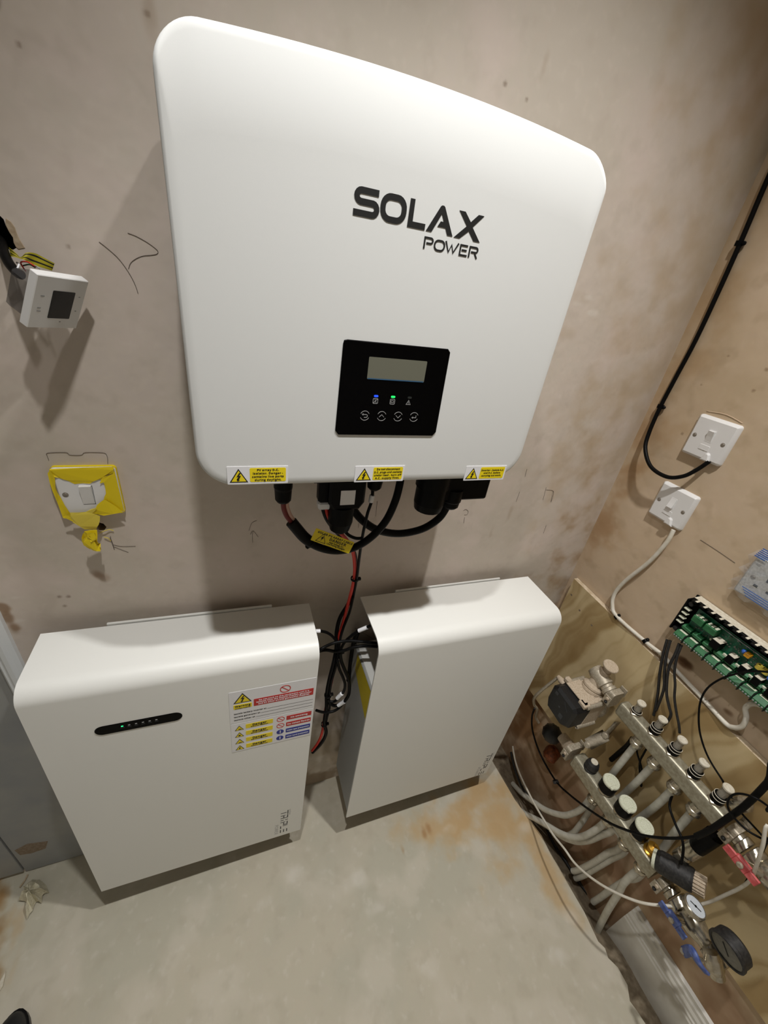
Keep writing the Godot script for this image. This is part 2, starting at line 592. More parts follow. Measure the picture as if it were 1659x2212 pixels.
func back_stains() -> Array:
	var ochre := Color(0.70, 0.61, 0.49)
	var brown := Color(0.36, 0.24, 0.14)
	var pale := Color(0.84, 0.81, 0.77)
	var out := []
	# yellowed plaster drying towards the right corner
	out.append([ub(1.0, 1.45), Vector2(0.13, 0.34), ochre, 0.55, 0.5, -0.2])
	out.append([ub(0.86, 1.95), Vector2(0.12, 0.10), ochre, 0.4, 0.5, -0.3])
	out.append([ub(0.80, 1.17), Vector2(0.05, 0.07), Color(0.69, 0.60, 0.49), 0.4, 0.6, -0.3])
	for q in [Vector2(0.6702, 1.5137), Vector2(0.6892, 1.5756), Vector2(0.672, 1.4496), Vector2(0.8719, 1.3624), Vector2(0.8179, 1.2537), Vector2(0.8856, 1.2886)]:
		out.append([ub(q.x, q.y), Vector2(0.012, 0.008), Color(0.69, 0.62, 0.53), 0.4, 0.8, -0.3])
	for q in [Vector2(0.6669, 1.5017), Vector2(0.7107, 1.4905), Vector2(0.6863, 1.5156), Vector2(-0.3362, 0.8803), Vector2(-0.3287, 0.9342)]:
		out.append([ub(q.x, q.y), Vector2(0.008, 0.003), pale, 0.6, 0.8, 0.1])
	# brown drips by the door trim
	for q in [Vector2(-0.3506, 0.9144), Vector2(-0.35, 0.8877), Vector2(-0.3468, 0.8652)]:
		out.append([ub(q.x, q.y), Vector2(0.0045, 0.0065), Color(0.52, 0.41, 0.31), 0.7, 0.7, 0.2])
	for q in [Vector2(-0.2007, 0.9647), Vector2(-0.2035, 0.9683), Vector2(-0.1913, 0.958)]:
		out.append([ub(q.x, q.y), Vector2(0.004, 0.004), Color(0.58, 0.48, 0.40), 0.4, 0.8, 0.0])
	# specks and scuffs
	for q in [Vector2(-0.1394, 1.6484), Vector2(-0.0177, 1.7005), Vector2(0.4205, 1.7457), Vector2(0.4599, 1.7386), Vector2(-0.1348, 1.4762), Vector2(-0.2672, 0.926), Vector2(-0.2539, 0.9238), Vector2(-0.264, 0.903), Vector2(0.5723, 1.3137)]:
		out.append([ub(q.x, q.y), Vector2(0.0016, 0.0014), Color(0.45, 0.38, 0.33), 0.5, 0.4, 0.2])
	for q in [Vector2(-0.0155, 1.7066), Vector2(0.4757, 1.7757), Vector2(0.4929, 1.754), Vector2(0.634, 0.9856), Vector2(0.672, 1.0372)]:
		out.append([ub(q.x, q.y), Vector2(0.003, 0.010), Color(0.62, 0.54, 0.46), 0.35, 0.9, -0.2])
	# dirty plaster low down between and below the cabinets
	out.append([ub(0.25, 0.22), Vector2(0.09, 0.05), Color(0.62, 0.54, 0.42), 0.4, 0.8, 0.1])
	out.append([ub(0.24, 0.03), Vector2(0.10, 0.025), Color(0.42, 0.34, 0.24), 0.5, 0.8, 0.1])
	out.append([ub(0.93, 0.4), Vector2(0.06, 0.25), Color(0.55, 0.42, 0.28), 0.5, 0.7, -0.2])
	return out

func right_stains() -> Array:
	var out := []
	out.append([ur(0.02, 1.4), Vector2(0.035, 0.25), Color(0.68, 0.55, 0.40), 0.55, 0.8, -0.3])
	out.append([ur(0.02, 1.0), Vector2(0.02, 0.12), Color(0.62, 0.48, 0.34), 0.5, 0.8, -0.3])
	out.append([ur(0.35, 1.5), Vector2(0.16, 0.12), Color(0.74, 0.66, 0.54), 0.4, 0.6, -0.3])
	# the brown, damp plaster below the board
	out.append([ur(0.3, 0.10), Vector2(0.30, 0.13), Color(0.56, 0.44, 0.335), 0.75, 0.5, 0.1])
	out.append([ur(0.75, 0.22), Vector2(0.22, 0.05), Color(0.58, 0.46, 0.36), 0.5, 0.4, 0.1])
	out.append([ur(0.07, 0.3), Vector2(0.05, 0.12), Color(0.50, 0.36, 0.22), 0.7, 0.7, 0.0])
	for q in [Vector2(0.431, 0.0356),Vector2(0.4509, 0.0966),Vector2(0.4052, 0.0476),Vector2(0.5062, 0.1334),Vector2(0.307, 0.0939),Vector2(0.3546, 0.0672)]:
		out.append([ur(q.x, q.y), Vector2(0.014, 0.012), Color(0.70, 0.57, 0.46), 0.5, 0.8, -0.2])
	for q in [Vector2(0.4263, 0.0664),Vector2(0.2277, 0.1796),Vector2(0.4818, -0.0109),Vector2(0.2804, -0.0899),Vector2(0.3471, 0.0493),Vector2(0.1894, 0.1367)]:
		out.append([ur(q.x, q.y), Vector2(0.012, 0.012), Color(0.44, 0.30, 0.19), 0.6, 0.8, -0.2])
	# scuffs under the controller
	for q in [Vector2(0.3487, 0.8335),Vector2(0.3563, 0.8328),Vector2(0.4604, 0.8124),Vector2(0.5043, 0.8331),Vector2(0.5212, 0.8359)]:
		out.append([ur(q.x, q.y), Vector2(0.006, 0.004), Color(0.34, 0.23, 0.14), 0.6, 0.8, 0.2])
	for q in [Vector2(0.0875, 1.3907),Vector2(0.0998, 1.2864),Vector2(0.1098, 1.4529),Vector2(0.1842, 1.4038),Vector2(0.186, 1.4432),Vector2(-0.0687, 1.3683)]:
		out.append([ur(q.x, q.y), Vector2(0.0014, 0.0012), Color(0.46, 0.37, 0.28), 0.5, 0.5, 0.2])
	return out

func floor_stains() -> Array:
	var ochre := Color(0.74, 0.62, 0.45)
	var rust := Color(0.50, 0.33, 0.17)
	var out := []
	out.append([uf(0.80, 0.25), Vector2(0.085, 0.085), ochre, 0.9, 0.5, 0.0])
	out.append([uf(0.60, 0.24), Vector2(0.07, 0.035), ochre, 0.85, 0.5, 0.0])
	out.append([uf(0.86, 0.42), Vector2(0.025, 0.07), ochre, 0.75, 0.5, 0.0])
	for q in [Vector2(0.5359, 0.2369), Vector2(0.5551, 0.2299), Vector2(0.4565, 0.2594), Vector2(0.9118, 0.2531), Vector2(0.9633, 0.2232)]:
		out.append([uf(q.x, q.y), Vector2(0.004, 0.008), Color(0.60, 0.44, 0.28), 0.55, 0.9, -0.2])
	for q in [Vector2(0.2205, 0.2353), Vector2(0.3044, 0.2826), Vector2(0.6053, 0.2449), Vector2(0.6396, 0.3052), Vector2(0.4347, 0.5098), Vector2(0.8543, 0.3192), Vector2(0.1447, 0.2122), Vector2(0.3496, 0.3579), Vector2(0.0402, 0.2517), Vector2(-0.0529, 0.3374), Vector2(0.7791, 0.5861), Vector2(0.8448, 0.5373), Vector2(0.1948, 0.4716)]:
		out.append([uf(q.x, q.y), Vector2(0.012, 0.008), Color(0.84, 0.82, 0.78), 0.5, 1.1, -0.3])
	# dust and dirt along the threshold at the left
	for q in [Vector2(-0.5956, 0.0107), Vector2(-0.5744, 0.0604), Vector2(-0.5557, 0.1196), Vector2(-0.5415, 0.1654), Vector2(-0.5253, 0.194)]:
		out.append([uf(q.x - 0.02, q.y), Vector2(0.012, 0.022), Color(0.56, 0.43, 0.27), 0.85, 0.6, 0.0])
	for q in [Vector2(-0.5533, 0.0942), Vector2(-0.5306, 0.1526), Vector2(-0.5126, 0.1981), Vector2(-0.5311, 0.11)]:
		out.append([uf(q.x, q.y), Vector2(0.006, 0.02), Color(0.72, 0.64, 0.52), 0.5, 0.9, -0.2])
	return out

func plywood() -> ImageTexture:
	var w := 700
	var h := 400
	var warp := noise(201, 0.006, 3).get_image(w, h).get_data()
	var fine := noise(202, 0.02, 3).get_image(w, h).get_data()
	var out := PackedByteArray()
	out.resize(w * h * 3)
	var lo := Color(0.60, 0.49, 0.31)
	var hi := Color(0.83, 0.75, 0.585)
	var veins := noise(203, 0.016, 4)
	var strip := PackedFloat32Array()
	for i in 2000:
		strip.append(veins.get_noise_1d(i * 1.0) * 0.5 + 0.5)
	for y in h:
		for x in w:
			var i := y * w + x
			# rotary-cut veneer: long streaks running up the sheet, bending slowly
			var u := x + warp[i] * 0.11 + y * 0.22
			var k := smoothstep(0.36, 0.68, strip[int(u * 1.4)]) * 0.75 + (fine[i] / 255.0) * 0.22 + strip[int(x * 2.7 + warp[i] * 0.3) % 2000] * 0.16
			var c := lo.lerp(hi, clampf(k, 0, 1))
			out[i * 3] = int(c.r * 255)
			out[i * 3 + 1] = int(c.g * 255)
			out[i * 3 + 2] = int(c.b * 255)
	return ImageTexture.create_from_image(Image.create_from_data(w, h, false, Image.FORMAT_RGB8, out))

# ---------------------------------------------------------------- the room
func plane_piece(s: SurfaceTool, outline: Array, hole_from: int) -> void:   # part of the back wall's skin
	var poly := PackedVector2Array(outline)
	if area2(poly) < 0.0:
		poly.reverse()
	var idx := Geometry2D.triangulate_polygon(poly)
	for t in range(0, idx.size(), 3):
		var a := poly[idx[t]]
		var b := poly[idx[t + 1]]
		var c := poly[idx[t + 2]]
		if (b - a).cross(c - a) < 0.0:
			var q := b
			b = c
			c = q
		s.set_smooth_group(-1)
		for v in [a, c, b]:
			s.set_uv(ub(v.x, v.y))
			s.add_vertex(Vector3(v.x, v.y, 0))

func build_room() -> void:
	# back wall: plaster skin with two ragged holes, solid behind
	var hole_a := [Vector2(-0.216, 1.508), Vector2(-0.2014, 1.502), Vector2(-0.1946, 1.4962), Vector2(-0.192, 1.4931), Vector2(-0.1917, 1.4879), Vector2(-0.1906, 1.4827), Vector2(-0.1879, 1.4763), Vector2(-0.1886, 1.4702), Vector2(-0.187, 1.4662), Vector2(-0.1913, 1.4633), Vector2(-0.1975, 1.4633), Vector2(-0.2042, 1.4577), Vector2(-0.2152, 1.4524), Vector2(-0.228, 1.4671)]
	var hole_b := [Vector2(-0.1835, 1.0745), Vector2(-0.1775, 1.0765), Vector2(-0.171, 1.073), Vector2(-0.168, 1.066), Vector2(-0.1725, 1.0595), Vector2(-0.1795, 1.0575), Vector2(-0.184, 1.0635)]
	var s := st()
	var X0 := -0.86
	var X1 := 1.06
	var cells := [[-0.40, -0.12, 1.35, 1.60, hole_a], [-0.24, -0.12, 1.0, 1.12, hole_b]]
	plane_piece(s, [Vector2(X0, -0.1), Vector2(X1, -0.1), Vector2(X1, 1.0), Vector2(X0, 1.0)], 0)
	plane_piece(s, [Vector2(X0, 1.0), Vector2(-0.24, 1.0), Vector2(-0.24, 1.12), Vector2(X0, 1.12)], 0)
	plane_piece(s, [Vector2(-0.12, 1.0), Vector2(X1, 1.0), Vector2(X1, 1.12), Vector2(-0.12, 1.12)], 0)
	plane_piece(s, [Vector2(X0, 1.12), Vector2(X1, 1.12), Vector2(X1, 1.35), Vector2(X0, 1.35)], 0)
	plane_piece(s, [Vector2(X0, 1.35), Vector2(-0.40, 1.35), Vector2(-0.40, 1.60), Vector2(X0, 1.60)], 0)
	plane_piece(s, [Vector2(-0.12, 1.35), Vector2(X1, 1.35), Vector2(X1, 1.60), Vector2(-0.12, 1.60)], 0)
	plane_piece(s, [Vector2(X0, 1.60), Vector2(X1, 1.60), Vector2(X1, CEIL), Vector2(X0, CEIL)], 0)
	for c in cells:
		var ring := PackedVector2Array(c[4])
		if area2(ring) > 0.0:
			ring.reverse()   # clockwise
		var n := ring.size()
		var lowest := 0
		var highest := 0
		for i in n:
			if ring[i].y < ring[lowest].y:
				lowest = i
			if ring[i].y > ring[highest].y:
				highest = i
		var left := [Vector2(ring[highest].x, c[3]), Vector2(c[0], c[3]), Vector2(c[0], c[2]), Vector2(ring[lowest].x, c[2])]
		var i := lowest
		while true:   # clockwise from the lowest goes up the left side
			left.append(ring[i])
			if i == highest:
				break
			i = (i + 1) % n
		plane_piece(s, left, 0)
		var rgt := [Vector2(ring[lowest].x, c[2]), Vector2(c[1], c[2]), Vector2(c[1], c[3]), Vector2(ring[highest].x, c[3])]
		i = highest
		while true:
			rgt.append(ring[i])
			if i == lowest:
				break
			i = (i + 1) % n
		plane_piece(s, rgt, 0)
	var wall := structure(obj("wall_back", s, M.back), "bare pink-beige plastered back wall with pencil marks")
	s = st()
	for c in cells:
		var ring := PackedVector2Array(c[4])
		if area2(ring) > 0.0:
			ring.reverse()
		for i in ring.size():
			var a := ring[i]
			var b := ring[(i + 1) % ring.size()]
			quad(s, Vector3(b.x, b.y, 0), Vector3(a.x, a.y, 0), Vector3(a.x * 1.0, a.y, -0.07), Vector3(b.x, b.y, -0.07), 1)
	obj("hole_edge", s, M.raw_plaster, wall)
	s = st()
	prism(s, [Vector2(-0.1896, 1.4946), Vector2(-0.1854, 1.4918), Vector2(-0.1832, 1.4867), Vector2(-0.1828, 1.4813), Vector2(-0.1819, 1.4758), Vector2(-0.1801, 1.4711), Vector2(-0.1786, 1.467), Vector2(-0.1853, 1.4647), Vector2(-0.1875, 1.4667), Vector2(-0.1886, 1.4711), Vector2(-0.1879, 1.4762), Vector2(-0.19, 1.4808), Vector2(-0.191, 1.4849), Vector2(-0.1913, 1.4897)], -0.004, 0.0007, 0.0004)
	obj("broken_plaster", s, M.raw_plaster, wall)
	s = st()
	box(s, Vector3(0.10, 1.175, -0.12), Vector3(1.92, 2.55, 0.1))
	obj("wall_core", s, M.dark_hole, wall)
	# pencil and scratch marks on the plaster
	var marks := [
		[Vector3(-0.0998, 1.485, 0.0004), Vector3(-0.0918, 1.479, 0.0004), Vector3(-0.0828, 1.471, 0.0004), Vector3(-0.0756, 1.4609, 0.0004), Vector3(-0.07, 1.4497, 0.0004), Vector3(-0.0669, 1.4402, 0.0004), Vector3(-0.0655, 1.4321, 0.0004)],
		[Vector3(-0.0666, 1.4992, 0.0004), Vector3(-0.0581, 1.4973, 0.0004), Vector3(-0.0475, 1.493, 0.0004), Vector3(-0.0391, 1.4882, 0.0004), Vector3(-0.035, 1.4844, 0.0004), Vector3(-0.0366, 1.4811, 0.0004), Vector3(-0.0438, 1.4787, 0.0004), Vector3(-0.0533, 1.4765, 0.0004), Vector3(-0.062, 1.472, 0.0004), Vector3(-0.0685, 1.4666, 0.0004), Vector3(-0.0721, 1.4597, 0.0004)],
		[Vector3(-0.2196, 1.1903, 0.0004), Vector3(-0.2198, 1.1969, 0.0004), Vector3(-0.2181, 1.2023, 0.0004), Vector3(-0.1956, 1.2031, 0.0004), Vector3(-0.1914, 1.1991, 0.0004), Vector3(-0.1769, 1.1988, 0.0004), Vector3(-0.1709, 1.2029, 0.0004), Vector3(-0.1483, 1.2025, 0.0004), Vector3(-0.144, 1.1991, 0.0004), Vector3(-0.1436, 1.1918, 0.0004), Vector3(-0.145, 1.1837, 0.0004)],
		[Vector3(-0.1656, 1.0474, 0.0004), Vector3(-0.1661, 1.0362, 0.0004), Vector3(-0.1648, 1.018, 0.0004), Vector3(-0.1649, 1.0318, 0.0004), Vector3(-0.1666, 1.0447, 0.0004), Vector3(-0.1657, 1.0275, 0.0004)],
		[Vector3(-0.1644, 1.0288, 0.0004), Vector3(-0.1521, 1.0239, 0.0004), Vector3(-0.1316, 1.0223, 0.0004)],
		[Vector3(-0.1642, 1.0245, 0.0004), Vector3(-0.1543, 1.0169, 0.0004), Vector3(-0.1445, 1.0103, 0.0004)],
		[Vector3(0.0686, 1.0104, 0.0004), Vector3(0.0684, 1.0277, 0.0004), Vector3(0.0701, 1.0373, 0.0004)],
		[Vector3(0.0649, 1.0302, 0.0004), Vector3(0.0701, 1.0382, 0.0004), Vector3(0.0789, 1.0231, 0.0004)],
		[Vector3(0.0771, 1.0613, 0.0004), Vector3(0.0682, 1.0563, 0.0004), Vector3(0.0624, 1.0393, 0.0004)],
		[Vector3(0.3196, 1.0913, 0.0004), Vector3(0.321, 1.0539, 0.0004)],
		[Vector3(0.2843, 1.0398, 0.0004), Vector3(0.2847, 1.0278, 0.0004)],
		[Vector3(0.5451, 1.0358, 0.0004), Vector3(0.5473, 1.0198, 0.0004)],
		[Vector3(0.5371, 1.0545, 0.0004), Vector3(0.5423, 1.0578, 0.0004), Vector3(0.5504, 1.0527, 0.0004), Vector3(0.5503, 1.0433, 0.0004), Vector3(0.5427, 1.0428, 0.0004)],
		[Vector3(0.681, 1.0984, 0.0004), Vector3(0.6804, 1.0708, 0.0004)],
		[Vector3(0.6796, 1.1583, 0.0004), Vector3(0.6815, 1.1387, 0.0004)],
		[Vector3(0.757, 1.1073, 0.0004), Vector3(0.7615, 1.072, 0.0004)],
		[Vector3(0.7828, 1.0973, 0.0004), Vector3(0.7898, 1.0639, 0.0004), Vector3(0.7855, 1.0946, 0.0004), Vector3(0.7597, 1.1008, 0.0004)],
		[Vector3(0.8045, 0.9931, 0.0004), Vector3(0.8056, 0.968, 0.0004)],
		[Vector3(0.3068, 0.7229, 0.0004), Vector3(0.3618, 0.6707, 0.0004)],
	]
	for m in marks:
		s = st()
		tube(s, spline(m, 4), 0.00033, 5)
		wobj("pencil_mark", s, M.pencil, wall)

	# right wall
	s = st()
	uvquad(s, Vector3(WX, -0.1, -0.06), Vector3(WX, -0.1, 1.5), Vector3(WX, CEIL, 1.5), Vector3(WX, CEIL, -0.06), Vector2(0.04 / 2.55, 1.0), Vector2(1.6 / 2.55, 0.0))
	var wr := structure(obj("wall_right", s, M.right), "tan plastered right wall with yellowish stains")
	s = st()
	box(s, Vector3(WX + 0.061, 1.175, 0.72), Vector3(0.12, 2.55, 1.64))
	obj("wall_core", s, M.plain_plaster, wr)
	s = st()
	tube(s, spline([Vector3(0.9797, 1.0985, 0.2461), Vector3(0.9797, 1.0967, 0.2846), Vector3(0.9797, 1.0938, 0.322)], 3), 0.00045, 5)
	wobj("pencil_mark", s, M.pencil, wr)
	s = st()
	tube(s, spline([Vector3(0.9797, 1.3438, 0.1261), Vector3(0.9797, 1.3484, 0.1637), Vector3(0.9797, 1.3424, 0.1989)], 3), 0.0009, 5)
	wobj("plaster_ridge", s, M.right, wr)
	# the rest of the shell, out of the picture
	s = st()
	box(s, Vector3(-0.80, 1.175, 0.72), Vector3(0.12, 2.55, 1.70))
	structure(obj("wall_left", s, M.painted_wall), "white painted left wall outside the picture")
	s = st()
	box(s, Vector3(0.12, 1.175, 1.46), Vector3(1.9, 2.55, 0.12))
	structure(obj("wall_front", s, M.painted_wall), "white painted wall behind the camera")
	s = st()
	box(s, Vector3(0.12, CEIL + 0.06, 0.68), Vector3(2.0, 0.12, 1.8))
	structure(obj("ceiling", s, M.ceiling), "plain ceiling above the cupboard")

	# screed floor, its right edge broken off short of the wall
	var edge := [Vector2(0.868, -0.02), Vector2(0.872, 0.12), Vector2(0.878, 0.24), Vector2(0.8905, 0.2993), Vector2(0.902, 0.354), Vector2(0.8985, 0.40), Vector2(0.9013, 0.434), Vector2(0.9014, 0.4953), Vector2(0.9035, 0.5408), Vector2(0.8999, 0.5735), Vector2(0.897, 0.600), Vector2(0.9052, 0.6159), Vector2(0.8996, 0.633), Vector2(0.911, 0.654), Vector2(0.9105, 0.686), Vector2(0.8942, 0.708), Vector2(0.899, 0.726), Vector2(0.902, 0.748), Vector2(0.906, 0.85), Vector2(0.91, 1.42)]
	s = st()
	var poly := PackedVector2Array([Vector2(-0.78, 1.42), Vector2(-0.78, -0.02)])
	poly.append_array(PackedVector2Array(edge))
	var idx := Geometry2D.triangulate_polygon(poly)
	for t in range(0, idx.size(), 3):
		var tr := [poly[idx[t]], poly[idx[t + 1]], poly[idx[t + 2]]]
		if (tr[1] - tr[0]).cross(tr[2] - tr[0]) > 0.0:
			tr = [tr[0], tr[2], tr[1]]
		s.set_smooth_group(-1)
		for k in [0, 2, 1]:
			s.set_uv(uf(tr[k].x, tr[k].y))
			s.add_vertex(Vector3(tr[k].x, 0.03 * tr[k].x, tr[k].y))
	for i in edge.size() - 1:
		var a: Vector2 = edge[i]
		var b: Vector2 = edge[i + 1]
		var pts := [Vector3(a.x, 0.03 * a.x, a.y), Vector3(a.x + 0.012, -0.09, a.y), Vector3(b.x + 0.012, -0.09, b.y), Vector3(b.x, 0.03 * b.x, b.y)]
		s.set_smooth_group(-1)
		for k in [0, 1, 2, 0, 2, 3]:
			s.set_uv(uf(pts[k].x, pts[k].z))
			s.add_vertex(pts[k])
	var floor_ := structure(obj("floor", s, M.floor), "bare grey-green screed floor with ochre stains, broken off along the right wall")
	s = st()
	box(s, Vector3(0.1, -0.14, 0.70), Vector3(1.9, 0.1, 1.6))
	obj("floor_base", s, M.plain_plaster, floor_)
	s = st()   # sloping rubble in the gap
	var rb := []
	for i in 27:
		var z := -0.02 + i * 0.055
		var k := smoothstep(0.50, 0.64, z)
		rb.append([Vector3(0.87, -0.005 + rng.randf() * 0.012, z), Vector3(0.925, lerpf(-0.035, 0.002, k) + rng.randf() * 0.012, z), Vector3(0.99, lerpf(-0.05, -0.008, k) + rng.randf() * 0.01, z)])
	for i in 26:
		for k in 2:
			quad(s, rb[i][k], rb[i + 1][k], rb[i + 1][k + 1], rb[i][k + 1], 1)
	obj("gap_rubble", s, mottled(Color(0.40, 0.35, 0.28), Color(0.56, 0.51, 0.43), 52, 0.03, 5.0, 0.95), floor_)

	# door set flush in the back wall at the far left: moulded edge trim, two painted boards
	s = st()
	prism(s, [Vector2(-0.386, 0.0), Vector2(-0.386, 0.012), Vector2(-0.381, 0.017), Vector2(-0.377, 0.016), Vector2(-0.373, 0.019), Vector2(-0.366, 0.019), Vector2(-0.361, 0.013), Vector2(-0.355, 0.009), Vector2(-0.355, 0.0)], -2.2, 0.0, 0.0, Transform3D(Basis(Vector3(1, 0, 0), Vector3(0, 0, 1), Vector3(0, -1, 0)), Vector3(0, -0.008, 0)))
	structure(obj("trim_1", s, M.gloss_trim), "moulded white door trim beside the left battery cabinet")
	var door := structure(thing("door_1", "grey-white painted door boards left of the trim", "door"))
	door.remove_meta("category")
	s = st()
	box(s, Vector3(-0.467, 1.09, 0.0025), Vector3(0.162, 2.2, 0.005), 0.001)
	obj("board", s, M.painted, door)
	s = st()
	box(s, Vector3(-0.645, 1.10, 0.004), Vector3(0.19, 2.2, 0.008), 0.001)
	obj("board", s, M.painted, door)
	for q in [[Vector2(-0.5403, 0.114), Vector2(-0.5107, 0.1288), Vector2(-0.4702, 0.1147), Vector2(-0.4831, 0.0808), Vector2(-0.5139, 0.077), Vector2(-0.5366, 0.0838)], [Vector2(-0.5409, -0.054), Vector2(-0.5237, -0.0258), Vector2(-0.5095, -0.0319), Vector2(-0.5079, -0.0519)]]:
		s = st()
		prism(s, q, 0.0049, 0.0054)
		obj("stain", s, M.stain, door)

	# surface box just above the picture's upper left corner; it throws the dark patch there
	var jb := thing("junction_box", "small white junction box on the back wall above the thermostat hole", "junction box", Transform3D(Basis(), Vector3(-0.186, 1.781, 0)))
	s = st()
	prism(s, rrect(0.115, 0.09, 0.006), 0.0, 0.05, 0.003)
	obj("box_lid", s, M.plastic, jb)
	screw(jb, Vector3(-0.045, 0, 0.05))
	screw(jb, Vector3(0.045, 0, 0.05))

	# skirting board on the right wall
	s = st()
	var prof := [Vector2(0, 0), Vector2(0.022, 0), Vector2(0.022, 0.118), Vector2(0.0195, 0.122), Vector2(0.0195, 0.128), Vector2(0.0165, 0.131), Vector2(0.0165, 0.139), Vector2(0.013, 0.146), Vector2(0.0125, 0.155), Vector2(0.009, 0.159), Vector2(0.008, 0.168), Vector2(0, 0.171)]
	# profile x = out from the wall, y = up; swept along z
	prism(s, prof, -0.82, 0.0, 0.0, Transform3D(Basis(Vector3(-1, 0, 0), Vector3(0, 1, 0), Vector3(0, 0, -1)), Vector3(WX, -0.012, 0.588)))
	structure(obj("baseboard_right", s, M.skirt), "white moulded skirting board on the right wall, dusty along its top")

func spot(a: float, b: float, c: Vector2) -> Array:
	var out := []
	for k in 12:
		var t := TAU * k / 12
		var r := 0.75 + 0.4 * rng.randf()
		out.append(c + Vector2(cos(t) * a, sin(t) * b) * r)
	return out

# ---------------------------------------------------------------- the white box on the wall
const IW := 0.482
const IY := 1.2354
const IH := 0.4114
const IZ := 0.1939

func cover_outline(grow: float, drop := 0.0) -> Array:
	# from the lower right corner, counter-clockwise; the top edge is slightly crowned
	var out := []
	var w := IW / 2 + grow
	var lo := -grow
	var hi := IH + grow - drop
	var rb := 0.047 + grow
	var rt := 0.036 + grow
	for k in 4:
		var top := k < 2
		var r := rt if top else rb
		var cc := Vector2((w - r) * (1 if k in [0, 3] else -1), (hi - r) if top else (lo + r))
		for i in 13:
			var a := PI / 2 * (k + i / 12.0)
			out.append(cc + Vector2(cos(a), sin(a)) * r)
		if k == 0:   # crowned top between the corners
			for i in range(1, 20):
				out.append(Vector2(lerpf(w - r, -(w - r), i / 20.0), hi))
	for i in out.size():
		if out[i].y > hi * 0.8:
			var t := clampf(1.0 - pow(out[i].x / w, 2.0), 0.0, 1.0)
			out[i].y += 0.012 * t * smoothstep(hi * 0.8, hi, out[i].y)
	return out

